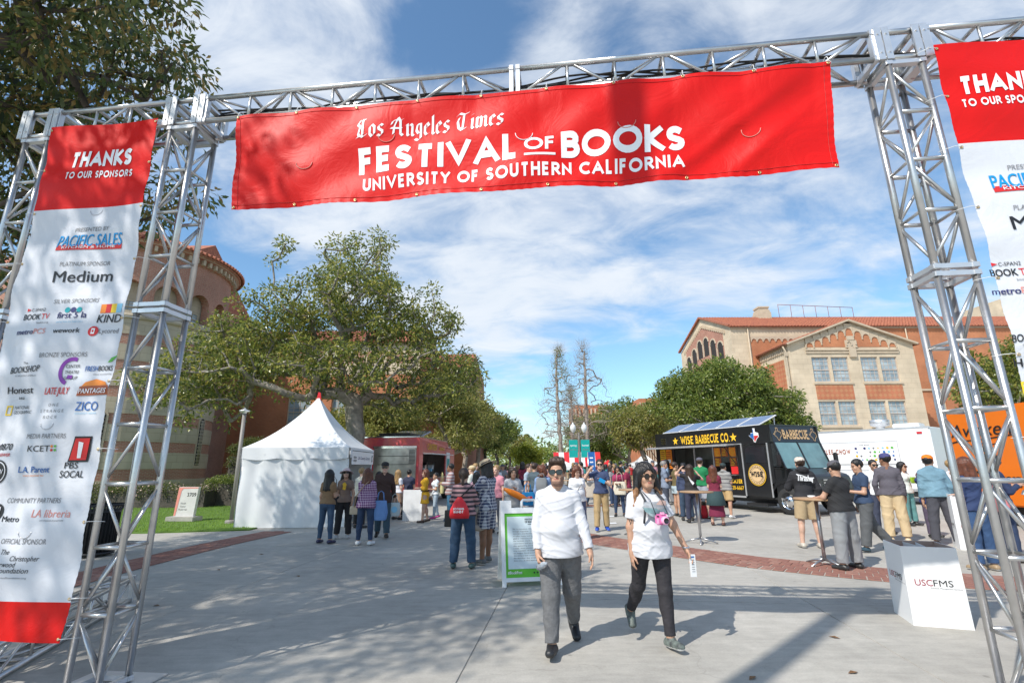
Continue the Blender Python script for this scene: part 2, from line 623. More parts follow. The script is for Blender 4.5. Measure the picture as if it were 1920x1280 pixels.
# ---------------------------------------------------------------- foliage and branches
def leaf_cloud(centres, n_per, spread, L_, W_, seed=0, droop=0.3, up=0.5, tris=False, out_from=None):
 """many small bent leaves round the given centres -> (V, F) of quads, two per leaf"""
 r = np.random.default_rng(seed)
 C = np.repeat(np.asarray(centres, float), n_per, axis=0)
 n = len(C)
 d = r.normal(size=(n, 3))
 d /= np.linalg.norm(d, axis=1)[:, None]
 rad = spread*r.random((n, 1))**0.5
 P0 = C+d*rad*np.array([1, 1, .8])
 ax = d*0.9+r.normal(size=(n, 3))*.55+np.array([0, 0, -droop])
 ax /= np.linalg.norm(ax, axis=1)[:, None]
 nn = r.normal(size=(n, 3))*.7+np.array([0, 0, up+.3])
 sd = np.cross(ax, nn)
 sd /= (np.linalg.norm(sd, axis=1)[:, None]+1e-9)
 nn = np.cross(sd, ax)
 ll = L_*(0.65+.6*r.random((n, 1)))
 ww = W_*(0.7+.5*r.random((n, 1)))
 a = P0
 m = P0+ax*ll*.5+nn*ll*.06
 b = P0+ax*ll
 l1 = m+sd*ww/2+nn*ww*.18
 r1 = m-sd*ww/2+nn*ww*.18
 V = np.stack([a, l1, m, r1, b], axis=1).reshape(-1, 3)
 k = np.arange(n)[:, None]*5
 if tris:
  F = (k+np.array([[0, 3, 4, 1]]))
  return V, F
 F = np.concatenate([k+np.array([[0, 2, 4, 1]]), k+np.array([[0, 3, 4, 2]])])
 return V, F
def grow(base, attractors, step=0.5, seed=0, trunk_top=None, wander=0.12, bias=0.25, gravity=0.0):
 """branch skeleton reaching every attractor: returns nodes, parents, radius weight"""
 r = np.random.default_rng(seed)
 nodes = [np.array(base, float)]
 par = [-1]
 plen = [0.0]
 if trunk_top is not None:
  pts = trunk_top if isinstance(trunk_top[0], (list, tuple)) else [trunk_top]
  for t in pts:
   t = np.array(t, float)
   a = nodes[-1].copy()
   k = max(2, int(np.linalg.norm(t-a)/step))
   for i in range(1, k+1):
    q = a+(t-a)*i/k+r.normal(size=3)*wander*.3*(i < k)
    plen.append(plen[-1]+np.linalg.norm(q-nodes[-1]))
    nodes.append(q)
    par.append(len(nodes)-2)
 A = np.asarray(attractors, float)
 b0 = nodes[-1]
 A = A[np.argsort(np.linalg.norm(A-b0, axis=1))]
 tips = []
 for p in A:
  NN = np.array(nodes)
  dd = np.linalg.norm(NN-p, axis=1)
  below = np.maximum(0, NN[:, 2]-p[2])*.6
  cost = dd+bias*np.array(plen)*.35+below
  if trunk_top is not None and len(cost) > 4:
   cost[:2] += 3
  i = int(np.argmin(cost))
  a = nodes[i]
  dist = np.linalg.norm(p-a)
  k = max(1, int(dist/step))
  last = i
  off = r.normal(size=3)*wander*dist
  for j in range(1, k+1):
   t = j/k
   q = a+(p-a)*t+off*math.sin(PI*t)+np.array([0, 0, -gravity*dist*math.sin(PI*t)])
   if j < k:
    q = q+r.normal(size=3)*wander*.25*step
   plen.append(plen[last]+np.linalg.norm(q-nodes[last]))
   nodes.append(q)
   par.append(last)
   last = len(nodes)-1
  tips.append(last)
 N = len(nodes)
 w = np.zeros(N)
 for t in tips:
  w[t] += 1
 for i in range(N-1, 0, -1):
  w[par[i]] += w[i]
 return np.array(nodes), np.array(par), w, tips
def branch_mesh(name, nodes, par, w, r_base, r_tip=0.012, n=6, power=0.5):
 wm = w.max()
 R_ = r_tip+(r_base-r_tip)*(w/wm)**power
 R_ = np.where(w < 1.5, np.minimum(R_, r_tip*1.6), R_)
 V, F = [], []
 ang = np.arange(n)*2*PI/n
 ca, sa = np.cos(ang)[:, None], np.sin(ang)[:, None]
 base = 0
 Vs = []
 Fs = []
 idx = np.arange(n)
 fq = np.stack([idx, (idx+1) % n, (idx+1) % n+n, idx+n], axis=1)
 for i in range(1, len(nodes)):
  a, b = nodes[par[i]], nodes[i]
  d = b-a
  l = np.linalg.norm(d)
  if l < 1e-6:
   continue
  d = d/l
  u = np.array([0, 0, 1.]) if abs(d[2]) < .9 else np.array([1., 0, 0])
  s = np.cross(d, u)
  s /= np.linalg.norm(s)
  t = np.cross(d, s)
  ra = min(R_[par[i]], R_[i]*1.25+.004)
  rb = R_[i]
  Vs.append(a-d*ra*.3+(s*ca+t*sa)*ra)
  Vs.append(b+(s*ca+t*sa)*rb)
  Fs.append(fq+base)
  base += 2*n
 return np_mesh(name, np.concatenate(Vs), np.concatenate(Fs), smooth=True)
def sample_env(ells, n, seed, shell=0.5, mind=0.0):
 """points in a union of ellipsoids (c, r), denser near the outside"""
 r = np.random.default_rng(seed)
 out = []
 vol = np.array([e[1][0]*e[1][1]*e[1][2] for e in ells])
 vol = vol/vol.sum()
 tries = 0
 while len(out) < n and tries < n*40:
  tries += 1
  e = ells[r.choice(len(ells), p=vol)]
  d = r.normal(size=3)
  d /= np.linalg.norm(d)
  q = (shell+(1-shell)*r.random())**(1.0)*d
  p = np.array(e[0])+q*np.array(e[1])
  inside = 0
  for f_ in ells:
   if f_ is not e:
    v = (p-np.array(f_[0]))/np.array(f_[1])
    if (v*v).sum() < shell*shell*.8:
     inside = 1
  if inside:
   continue
  if mind and out:
   if np.min(np.linalg.norm(np.array(out)-p, axis=1)) < mind:
    continue
  out.append(p)
 return np.array(out)
M['bark'] = mat('grey_bark', (0.30, 0.265, 0.225), 0.85, var=.45, vs=5, bump=.6, bs=22)
M['bark_dark'] = mat('dark_bark', (0.10, 0.085, 0.07), 0.9, var=.4, vs=6, bump=.6, bs=25)
M['bark_pale'] = mat('pale_bark', (0.36, 0.30, 0.25), 0.85, var=.3, vs=4, bump=.4, bs=20)
M['leaf_mag'] = leaf_mat('magnolia_leaves', (0.05, 0.08, 0.018), (0.155, 0.195, 0.04), (0.38, 0.35, 0.08), 0.33, .36)
M['leaf_near'] = leaf_mat('near_leaves', (0.045, 0.075, 0.022), (0.10, 0.135, 0.04), (0.27, 0.19, 0.06), 0.4, .35)
M['leaf_olive'] = leaf_mat('olive_leaves', (0.11, 0.13, 0.03), (0.22, 0.235, 0.055), (0.38, 0.34, 0.11), 0.5, .36)
M['leaf_dark'] = leaf_mat('dark_green_leaves', (0.065, 0.105, 0.022), (0.15, 0.205, 0.04), (0.30, 0.33, 0.08), 0.36, .34)
M['leaf_lime'] = leaf_mat('lime_leaves', (0.10, 0.14, 0.012), (0.20, 0.24, 0.02), (0.30, 0.30, 0.04), 0.5, .3)
M['leaf_hedge'] = leaf_mat('hedge_leaves', (0.035, 0.06, 0.012), (0.09, 0.12, 0.025), (0.20, 0.20, 0.05), 0.5, .2)
M['grass'] = leaf_mat('grass_blades', (0.10, 0.20, 0.02), (0.17, 0.30, 0.035), (0.27, 0.38, 0.06), 0.6, .3)
# ---------------------------------------------------------------- ground
def concrete(name, base, seed=0.0):
 m_ = bpy.data.materials.new(name)
 m_.use_nodes = True
 nt, N, L, p = nodes_of(m_)
 tc = N('ShaderNodeTexCoord')
 oi = N('ShaderNodeNewGeometry')
 def noise(scale, detail, rough=.5, dist=0.0, vec=None):
  n = N('ShaderNodeTexNoise')
  n.inputs['Scale'].default_value = scale
  n.inputs['Detail'].default_value = detail
  n.inputs['Roughness'].default_value = rough
  n.inputs['Distortion'].default_value = dist
  L(vec or oi.outputs['Position'], n.inputs[0])
  return n.outputs[0]
 def mr(v, a, b, c, d):
  n = N('ShaderNodeMapRange')
  for k, x in zip(('From Min', 'From Max', 'To Min', 'To Max'), (a, b, c, d)):
   n.inputs[k].default_value = x
  L(v, n.inputs[0])
  return n.outputs[0]
 def mul(a, b):
  n = N('ShaderNodeMath')
  n.operation = 'MULTIPLY'
  L(a, n.inputs[0])
  L(b, n.inputs[1])
  return n.outputs[0]
 mp = N('ShaderNodeMapping')
 mp.inputs['Rotation'].default_value = (0, 0, .3)
 mp.inputs['Scale'].default_value = (1, 6, 1)
 L(oi.outputs['Position'], mp.inputs[0])
 v = mul(mr(noise(.55, 5), .3, .7, .82, 1.1), mr(noise(5, 6, .65), .3, .72, .86, 1.08))
 v = mul(v, mr(noise(2.2, 6, .6, .6, mp.outputs[0]), .35, .75, 1.05, .88))
 v = mul(v, mr(noise(60, 3), .3, .7, .93, 1.05))
 wv = N('ShaderNodeMix')
 wv.data_type = 'RGBA'
 wv.inputs[0].default_value = .12
 L(oi.outputs['Position'], wv.inputs[6])
 nn = N('ShaderNodeTexNoise')
 nn.inputs['Scale'].default_value = 1.6
 nn.inputs['Detail'].default_value = 6
 L(oi.outputs['Position'], nn.inputs[0])
 vm = N('ShaderNodeVectorMath')
 vm.operation = 'SCALE'
 vm.inputs[3].default_value = 6
 L(nn.outputs[1], vm.inputs[0])
 L(vm.outputs[0], wv.inputs[7])
 ck = N('ShaderNodeTexVoronoi')
 ck.feature = 'DISTANCE_TO_EDGE'
 ck.inputs['Scale'].default_value = .42
 L(wv.outputs[2], ck.inputs[0])
 c1 = mr(ck.outputs['Distance'], .0, .004, .86, 1)
 c2 = mr(noise(.7, 2), .45, .6, 1, 0)
 mxx = N('ShaderNodeMath')
 mxx.operation = 'MAXIMUM'
 L(c1, mxx.inputs[0])
 L(c2, mxx.inputs[1])
 v = mul(v, mxx.outputs[0])
 vo = N('ShaderNodeTexVoronoi')
 vo.inputs['Scale'].default_value = 2.3
 L(oi.outputs['Position'], vo.inputs[0])
 v = mul(v, mr(vo.outputs['Distance'], .035, .06, .72, 1.0))
 rnd = mr(oi.outputs['Random Per Island'], 0, 1, .94, 1.05)
 v = mul(v, rnd)
 hs = N('ShaderNodeMix')
 hs.data_type = 'RGBA'
 hs.blend_type = 'MULTIPLY'
 hs.inputs[0].default_value = 1
 hs.inputs[6].default_value = (*base, 1)
 L(v, hs.inputs[7])
 L(hs.outputs[2], p.inputs['Base Color'])
 p.inputs['Roughness'].default_value = .82
 bp = N('ShaderNodeBump')
 bp.inputs['Strength'].default_value = .25
 bp.inputs['Distance'].default_value = .01
 L(noise(90, 4, .7), bp.inputs['Height'])
 L(bp.outputs[0], p.inputs['Normal'])
 return m_
M['concrete'] = concrete('concrete', (0.435, 0.41, 0.365))
M['joint'] = mat('joint_dirt', (0.33, 0.31, 0.275), 0.95)
M['brick_paver'] = mat('red_brown_paver', (0.30, 0.135, 0.095), 0.85, var=.3, vs=9, bump=.3, bs=70, col2=(.22, .10, .08))
M['brick_paver2'] = mat('pale_red_paver', (0.36, 0.185, 0.14), 0.85, var=.3, vs=11, bump=.3, bs=70)
M['mortar'] = mat('pale_mortar', (0.42, 0.36, 0.31), 0.9)
M['lawn'] = mat('lawn_soil', (0.10, 0.19, 0.02), 0.9, var=.4, vs=3)
mb = MB()
mb.add([(-900, -300, -.014), (900, -300, -.014), (900, 1500, -.014), (-900, 1500, -.014)], [(0, 1, 2, 3)])
ground_ob = mb.build('ground', M['concrete'])
tag(ground_ob, kind='structure')
mb = MB()
mb.add([(-13, -7, -.010), (17, -7, -.010), (17, 33, -.010), (-13, 33, -.010)], [(0, 1, 2, 3)])
mb.build('joint_bed', M['joint'], ground_ob)
th_s = math.radians(-6.6)
S = 3.66
sl = MB()
k = 0
g_ = .002
hs = S/2-g_
sl.add([(-hs, -hs, -.012), (hs, -hs, -.012), (hs, hs, -.012), (-hs, hs, -.012), (-hs+.006, -hs+.006, 0), (hs-.006, -hs+.006, 0), (hs-.006, hs-.006, 0), (-hs+.006, hs-.006, 0)],
 [(4, 5, 6, 7), (0, 1, 5, 4), (1, 2, 6, 5), (2, 3, 7, 6), (3, 0, 4, 7)])
slab_me = sl.mesh('slab')
slab_me.materials.append(M['concrete'])
for i in range(-4, 6):
 for j in range(-2, 10):
  cx, cy = i*S+.9, j*S+1.2
  x = cx*math.cos(th_s)-cy*math.sin(th_s)
  y = cx*math.sin(th_s)+cy*math.cos(th_s)
  if not (-11 < x < 15 and -5 < y < 31):
   continue
  o = link('slab', slab_me, ground_ob)
  o.location = (x, y, rng.uniform(-.002, .0015))
  o.rotation_euler = (0, 0, th_s)
def paver_band(pts, width, rows, length, lab=None, limit=300):
 P_ = [Vector(p) for p in pts]
 dense = []
 for i in range(len(P_)-1):
  p0, p1, p2, p3 = P_[max(i-1, 0)], P_[i], P_[i+1], P_[min(i+2, len(P_)-1)]
  for k in range(12):
   t = k/12
   dense.append(.5*((2*p1)+(-p0+p2)*t+(2*p0-5*p1+4*p2-p3)*t*t+(-p0+3*p1-3*p2+p3)*t**3))
 dense.append(P_[-1])
 cum = [0]
 for a, b in zip(dense, dense[1:]):
  cum.append(cum[-1]+(b-a).length)
 def at(s):
  s = max(0, min(cum[-1]-1e-6, s))
  i = 0
  while cum[i+1] < s:
   i += 1
  t = (s-cum[i])/(cum[i+1]-cum[i])
  p = dense[i].lerp(dense[i+1], t)
  d = (dense[i+1]-dense[i]).normalized()
  return p, d
 bed = MB()
 n = int(cum[-1]/.4)
 vs = []
 for k in range(n+1):
  p, d = at(cum[-1]*k/n)
  q = Vector((-d.y, d.x))
  vs += [(p.x+q.x*width/2, p.y+q.y*width/2, .004), (p.x-q.x*width/2, p.y-q.y*width/2, .004)]
 bed.add(vs, [(2*k, 2*k+1, 2*k+3, 2*k+2) for k in range(n)])
 band = bed.build('brick_band', M['mortar'])
 tag(band, kind='structure')
 rw = width/rows
 jt = .011
 hx, hy = (length-jt)/2, (rw-jt)/2
 meshes = []
 for q in range(4):
  r2 = random.Random(q)
  b_ = MB()
  c = .004
  j = [r2.uniform(-.003, .003) for _ in range(8)]
  b_.add([(-hx+j[0], -hy, 0), (hx+j[1], -hy, 0), (hx+j[2], hy, 0), (-hx+j[3], hy, 0), (-hx+c, -hy+c, .009), (hx-c, -hy+c, .009), (hx-c, hy-c, .009), (-hx+c, hy-c, .009)],
 [(4, 5, 6, 7), (0, 1, 5, 4), (1, 2, 6, 5), (2, 3, 7, 6), (3, 0, 4, 7)])
  me = b_.mesh('brick')
  me.materials.append(M['brick_paver'] if q < 3 else M['brick_paver2'])
  meshes.append(me)
 cnt = 0
 ks = int(cum[-1]/length)
 for k in range(ks):
  for r_ in range(rows):
   s = (k+.5+(.5 if r_ % 2 else 0))*length
   if s > cum[-1]:
    continue
   p, d = at(s)
   q = Vector((-d.y, d.x))
   c = p+q*((r_+.5)*rw-width/2)
   o = link('brick', rng.choice(meshes), band)
   o.location = (c.x, c.y, .0045+rng.uniform(-.002, .002))
   o.rotation_euler = (0, 0, math.atan2(d.y, d.x)+rng.uniform(-.01, .01))
   cnt += 1
 return cnt
n1 = paver_band([(1.0, 12.9), (1.75, 11.6), (2.6, 10.5), (3.45, 9.5), (4.2, 8.7), (5.4, 7.85), (6.4, 7.35), (8.2, 6.6), (9.6, 6.1)], 1.06, 4, .165)
n2 = paver_band([(-6.5, 5.9), (-6.52, 8.0), (-6.5, 9.3), (-6.35, 11.3), (-6.0, 13.4)], .78, 3, .165)
n3 = paver_band([(-1.5, 21.2), (4.6, 20.6)], .8, 3, .2)
lawn_pts = [(-6.9, 13.6), (-9.2, 13.15), (-12.5, 13.0), (-26, 13.6), (-40, 15), (-40, 60), (-7.5, 60), (-7.0, 24)]
mb = MB()
mb.add([(x, y, .035) for x, y in lawn_pts]+[(x, y, -.012) for x, y in lawn_pts], [tuple(range(8))]+[(i, i+8, (i+1) % 8+8, (i+1) % 8) for i in range(8)])
lawn = mb.build('lawn', M['lawn'])
tag(lawn, kind='structure')
r_ = np.random.default_rng(3)
nb = 42000
gx = r_.uniform(-20, -7.05, nb)
gy = 13.25+(r_.random(nb)**1.6)*9
keep = (gy > 13.66-(-6.9-gx)*.2) | (gx < -9)
keep &= gy > 13.2
gx, gy = gx[keep], gy[keep]
nb = len(gx)
a_ = r_.uniform(0, 2*PI, nb)
hh = r_.uniform(.02, .06, nb)
w_ = .006
V = np.empty((nb, 3, 3))
V[:, 0] = np.stack([gx+np.cos(a_)*w_, gy+np.sin(a_)*w_, np.full(nb, .034)], 1)
V[:, 1] = np.stack([gx-np.cos(a_)*w_, gy-np.sin(a_)*w_, np.full(nb, .034)], 1)
V[:, 2] = np.stack([gx+r_.normal(0, .012, nb), gy+r_.normal(0, .012, nb), .034+hh], 1)
tag(link('grass', np_mesh('grass', V.reshape(-1, 3), np.arange(nb*3).reshape(-1, 3)), None, M['grass']), 'short bright green grass of the lawn', 'grass', kind='stuff')
lm = MB()
lm.add([(-.05, 0, .0), (0, .022, .008), (.055, 0, .002), (0, -.022, .010)], [(0, 1, 2), (0, 2, 3)])
fl = lm.mesh('fallen_leaf')
fl.materials.append(mat('dry_leaf', (0.22, 0.11, 0.04), .7, var=.4, vs=20))
for u, v, lab in ((63, 1225, 'dry orange leaf beside the truss lying on the ground'), (293, 1135, 'small dark leaf on the pavement right of the middle tower'), (410, 1068, 'small brown leaf in the shade below the white tent'), (490, 1039, 'brown leaf on the concrete in front of the tent wall'),
 (1565, 1195, 'little dark leaf on the sunlit concrete left of the white carton'), (1600, 1261, 'little leaf near the lower edge, left of the right tower'), (559, 1080, 'brown leaf on shaded concrete in front of the two women by the tent'), (1411, 1271, 'dark leaf beside the tall pole shadow at the bottom')):
 o = link('fallen_leaf', fl)
 x, y = ground(u, v)
 o.location = (x, y, .003)
 o.rotation_euler = (0, 0, rng.uniform(0, 6))
 tag(o, lab, 'leaf', 'fallen leaves on the pavement')
for u, v, lab, sc_ in ((1147, 968, 'upper white sheet of paper lying on the pavement behind the woman in white', .13), (1147, 981, 'lower white sheet of paper on the pavement left of the woman in white', .13), (1185, 1013, 'thin crumpled receipt on the brick band', .04)):
 x, y = ground(u, v)
 b_ = MB()
 b_.add([(-sc_, -sc_*.7, 0), (sc_, -sc_*.7, .004), (sc_, sc_*.7, .012), (-sc_, sc_*.7, .003)], [(0, 1, 2, 3)])
 o = b_.build('paper_sheet', M['print_white'])
 o.location = (x, y, .008)
 tag(o, lab, 'paper', 'litter on the pavement')
# ---------------------------------------------------------------- truss gate
GPH = math.radians(6.5)
GU = Vector((math.cos(GPH), -math.sin(GPH), 0))     # along the gate, to the right
GN = Vector((math.sin(GPH), math.cos(GPH), 0))      # away from the camera
GO = Vector((-2.998, 4.019, 0))                     # front right chord of the middle tower
S_ = 0.254
RC = 0.0245
def G(t, n, z):
 return GO+GU*t+GN*n+Vector((0, 0, z))
GRZ = -GPH
def truss(root, o, ax, s1, s2, length, plates=(1, 1), bays=None, flip=0, group=None):
 """box truss from point o along ax; s1,s2 unit side vectors; children of root"""
 bays = bays or max(2, round(length/.43))
 cs = [(0, 0), (1, 0), (1, 1), (0, 1)]
 C = [o+s1*(S_*a)+s2*(S_*b) for a, b in cs]
 for c in C:
  m_ = MB()
  m_.tube([c, c+ax*length], RC, 12)
  m_.build('chord', M['alu'], root)
 pad = .05
 bl = (length-2*pad)/bays
 for k in range(4):
  a, b = C[k], C[(k+1) % 4]
  for j in range(bays):
   z0, z1 = pad+j*bl, pad+(j+1)*bl
   m_ = MB()
   if (j+k+flip) % 2:
    m_.tube([a+ax*(z0+.03), b+ax*(z1-.03)], .0125, 7)
   else:
    m_.tube([b+ax*(z0+.03), a+ax*(z1-.03)], .0125, 7)
   m_.build('brace', M['alu'], root)
   if j:
    m_ = MB()
    m_.tube([a+ax*z0, b+ax*z0], .0125 if k % 2 else .017, 7)
    m_.build('brace', M['alu'], root)
 for e, z in ((0, 0), (1, length)):
  if plates[e]:
   d = ax*(.006 if e == 0 else -.006)
   c = o+s1*S_/2+s2*S_/2+ax*z
   m_ = MB()
   h = S_/2+.028
   for (p, q, w1) in ((s1, s2, 1), (s1, s2, -1), (s2, s1, 1), (s2, s1, -1)):
    ctr = c+q*(w1*S_/2)+d*4
    m_.bar(ctr-p*h, ctr+p*h, .045, .036, up=tuple(ax))
   m_.build('end_plate', M['alu_plate'], root)
def tower(t0, n0, label, joint=2.95, top=4.77):
 """t0,n0 = front right chord foot"""
 root = empty('truss_tower', G(t0-S_/2, n0+S_/2, 0), 0)
 tag(root, label, 'truss tower', 'truss towers of the gate')
 inv = Matrix.Translation(-Vector(root.location))
 o = G(t0-S_, n0, 0)-Vector(root.location)
 up = Vector((0, 0, 1))
 bp = MB()
 c = Vector((0, 0, .008))
 bp.box(c, (.62, .62, .012), GRZ)
 for dx in (-.12, .12):
  for dy in (-.12, .12):
   bp.tube([(dx, dy, .01), (dx, dy, .06)], .03, 8)
 bp.build('base_plate', M['alu_plate'], root)
 truss(root, o+up*.02, up, GU, GN, joint-.03, (1, 1), 6)
 truss(root, o+up*joint, up, GU, GN, top-joint-.0, (1, 1), 4, 1)
 return root
T1x = -1.575
tw1 = tower(T1x, 0, 'outermost left aluminium box truss tower, left of the sponsor banner')
tw2 = tower(0, 0, 'aluminium box truss tower between the sponsor banner and the big red banner')
tw3 = tower(6.12+S_, 0, 'aluminium box truss tower at the right end of the big red banner')
tw4 = tower(6.12+S_+1.58, 0, 'outermost right truss tower behind the right sponsor banner')
BZ = 4.80
def corner_block(t0, lab):
 root = empty('corner_block', G(t0-S_/2, S_/2, BZ), 0)
 tag(root, lab, 'truss corner', 'corner blocks on top of the towers')
 L0 = Vector(root.location)
 o = G(t0-S_, 0, BZ)-L0
 up = Vector((0, 0, 1))
 for a in (0, 1):
  for b in (0, 1):
   m_ = MB()
   m_.tube([o+GU*(S_*a)+GN*(S_*b), o+GU*(S_*a)+GN*(S_*b)+up*S_], RC, 10)
   m_.build('post', M['alu'], root)
   m_ = MB()
   m_.tube([o-GU*.06+GN*(S_*a)+up*(S_*b), o+GU*(S_+.06)+GN*(S_*a)+up*(S_*b)], RC, 10)
   m_.build('rail', M['alu'], root)
   m_ = MB()
   m_.tube([o-GN*.0+GU*(S_*a)+up*(S_*b), o+GN*(S_)+GU*(S_*a)+up*(S_*b)], RC, 10)
   m_.build('rail', M['alu'], root)
 for e in (-1, 1):
  for q in (0, 1):
   c = o+GU*(S_/2+e*(S_/2-.012+.062*q))+GN*(-.031)+up*(S_/2)
   m_ = MB()
   m_.box(c, (.052, .010, S_+.06), GRZ)
   for dz in (-.09, .09):
    m_.tube([c+up*dz-GN*.005, c+up*dz-GN*.014], .008, 6, smooth=False)
   m_.build('side_plate', M['alu_plate'], root)
   c2 = c+GN*(S_+.062)
   m_ = MB()
   m_.box(c2, (.052, .010, S_+.06), GRZ)
   m_.build('side_plate', M['alu_plate'], root)
 return root
corner_block(T1x, 'corner block on the outermost left tower')
corner_block(0, 'corner block on the tower left of the big red banner')
corner_block(6.12+S_, 'corner block on the tower right of the big red banner')
corner_block(6.12+S_+1.58, 'corner block on the outermost right tower')
def beam(t0, t1, lab, flip=0):
 root = empty('truss_beam', G((t0+t1)/2, S_/2, BZ), 0)
 tag(root, lab, 'truss beam', 'horizontal truss beams of the gate')
 o = G(t0, 0, BZ)-Vector(root.location)
 truss(root, o, GU, GN, Vector((0, 0, 1)), t1-t0, (1, 1), None, flip)
 return root
beam(T1x+.05, -S_-.05, 'short truss beam above the left sponsor banner')
beam(.06, 3.055, 'left half of the long truss beam over the big red banner')
beam(3.065, 6.06, 'right half of the long truss beam over the big red banner', 1)
beam(6.12+S_+.06, 6.12+1.58-.06, 'short truss beam above the right sponsor banner')
cb = MB()
for q in range(3):
 pts = []
 for k in range(60):
  t = .1+k*(7.6-.1)/59
  pts.append(G(t, .14+.02*math.sin(k*.7+q*2), BZ+.17+.03*math.sin(k*.45+q)+.012*q-.02*math.sin(t*1.1)))
 cb.tube(pts, .009, 6)
cable = cb.build('cable', M['black_rubber'])
tag(cable, 'black power cables running inside the long beam above the red banner', 'cable')
lroot = empty('truss_segment', (0, 0, 0), 0, 'unused box truss lying on the ground behind the left sponsor banner', 'truss')
x0, y0 = ground(20, 1262)
x1, y1 = ground(244, 1128)
a = Vector((x0, y0, .03))
b = Vector((x1, y1, .03))
ax = (b-a).normalized()
a = b-ax*3.05
s1 = Vector((-ax.y, ax.x, 0))
lroot.location = a
truss(lroot, Vector((0, 0, 0)), ax, s1, Vector((0, 0, 1)), 3.05, (1, 1), 6)
# ---------------------------------------------------------------- banners
def vinyl(name, fn_col, rough=.38):
 m_ = mat(name, fn_col, rough, var=.05, vs=1.5, spec=.22)
 nt, N, L, p = nodes_of(m_)
 tc = N('ShaderNodeTexCoord')
 nz = N('ShaderNodeTexNoise')
 nz.inputs['Scale'].default_value = 3.2
 nz.inputs['Detail'].default_value = 6
 nz.inputs['Roughness'].default_value = .55
 nz.inputs['Distortion'].default_value = 1.2
 L(tc.outputs['Object'], nz.inputs[0])
 bp = N('ShaderNodeBump')
 bp.inputs['Strength'].default_value = .4
 bp.inputs['Distance'].default_value = .03
 L(nz.outputs[0], bp.inputs['Height'])
 L(bp.outputs[0], p.inputs['Normal'])
 return m_
M['vinyl_red'] = vinyl('red_vinyl', (0.66, 0.006, 0.004), .5)
M['vinyl_white'] = vinyl('white_vinyl', (0.66, 0.67, 0.71), .42)
M['vinyl_print'] = mat('white_print_on_vinyl', (0.86, 0.86, 0.87), .4, var=.02)
M['thread'] = mat('red_hem_thread', (0.55, 0.02, 0.02), .6)
M['brass'] = mat('brass', (0.7, 0.5, 0.25), .35, .9)
PC = {'cyan': (0.0, .28, .62), 'red': (.62, .02, .02), 'navy': (.03, .03, .14), 'purple': (.22, .03, .33), 'green': (.10, .42, .05), 'orange': (.85, .25, .02), 'yellow': (.9, .6, .03),
 'blue': (.02, .13, .42), 'teal': (.0, .33, .36), 'pink': (.75, .2, .25), 'lred': (.7, .25, .2), 'brown': (.35, .08, .02), 'ltblue': (.25, .55, .75)}
for k_, c_ in PC.items():
 M['p_'+k_] = mat('print_'+k_, c_, .5, var=.03)
def wave_center(x, z):
 """fold depth of the big banner; x 0..5.26 from the left, z from 3.8 to 4.77"""
 top = 4.77
 dz = top-z
 tie = abs(math.sin(PI*(x)/.57))          # 0 at the ties
 f = .022*tie*max(0, 1-dz*1.6)
 f += .018*math.sin(x*2.2+dz*2.6)*min(1, dz*1.5)+.018*math.sin(x*6.1-dz*5.0+1.0)*min(1, dz*2)
 f += .010*math.sin((x*7.5+dz*11)+2*math.sin(x*1.7))
 u = (x-4.4)-(z-4.2)*1.3
 f += .022*math.exp(-(u*u)/.012)*max(0, 1-abs(x-4.35)/.8)
 u = (x-4.75)-(z-4.1)*1.2
 f += .018*math.exp(-(u*u)/.01)*max(0, 1-abs(x-4.7)/.6)
 f += .003*math.sin(z*90)*max(0, 1-min(abs(x), abs(5.26-x))/.09)
 f += .0035*math.sin(x*60+3*math.sin(x*7))*max(0, 1-(z-3.8)/.08)
 return f
def cloth_sheet(name, x0, x1, z0, z1, nx, nz, fn, mats, mif=None, parent=None, edge=None):
 xs = np.linspace(x0, x1, nx+1)
 zs = np.linspace(z0, z1, nz+1)
 vs = []
 for z in zs:
  for x in xs:
   vs.append(fn(x, z, 0))
 nv = len(vs)
 vs2 = [fn(x, z, -.0018) for z in zs for x in xs]
 fs = []
 mi = []
 w = nx+1
 for j in range(nz):
  for i in range(nx):
   k = j*w+i
   fs.append((k, k+1, k+w+1, k+w))
   mi.append(mif((xs[i]+xs[i+1])/2, (zs[j]+zs[j+1])/2) if mif else 0)
   fs.append((nv+k, nv+k+w, nv+k+w+1, nv+k+1))
   mi.append(mi[-1])
 me = np_mesh(name, np.array([tuple(v) for v in vs+vs2]), np.array(fs), True, mi)
 return link(name, me, parent, mats)
BC = empty('banner', G(.455, -.03, 4.77), 0, 'big red festival banner hanging from the long truss beam', 'banner')
BC.rotation_euler = (0, 0, GRZ)
def fn_center(x, z, lift):
 dz = 4.77-z
 xx = x*.988+(2.63-x)*.035*dz
 sag = -.006*abs(math.sin(PI*x/.57))*max(0, 1-dz*3)
 low = .008*math.sin(x*.9)*dz
 return Vector((xx, -.02-wave_center(x, z)-lift, z-4.77+sag+low))
cloth_sheet('banner_sheet', 0, 5.26, 3.80, 4.77, 260, 52, fn_center, [M['vinyl_red']], parent=BC)
P = Print(fn_center, .02, 1.0)
P.bold('vinyl_print', 'FESTIVAL', 1.935, 4.075, .25, w=.25, gap=.13, width=1.47)
P.bold('vinyl_print', 'OF', 2.855, 4.15, .135, w=.2, gap=.12, width=.27)
P.rect('vinyl_print', 2.855, 4.105, .27, .022)
P.bold('vinyl_print', 'BOOKS', 3.56, 4.07, .245, w=.25, gap=.10, width=1.04)
P.bold('vinyl_print', 'UNIVERSITY OF SOUTHERN CALIFORNIA', 2.655, 3.905, .122, w=.23, gap=.2, width=2.82)
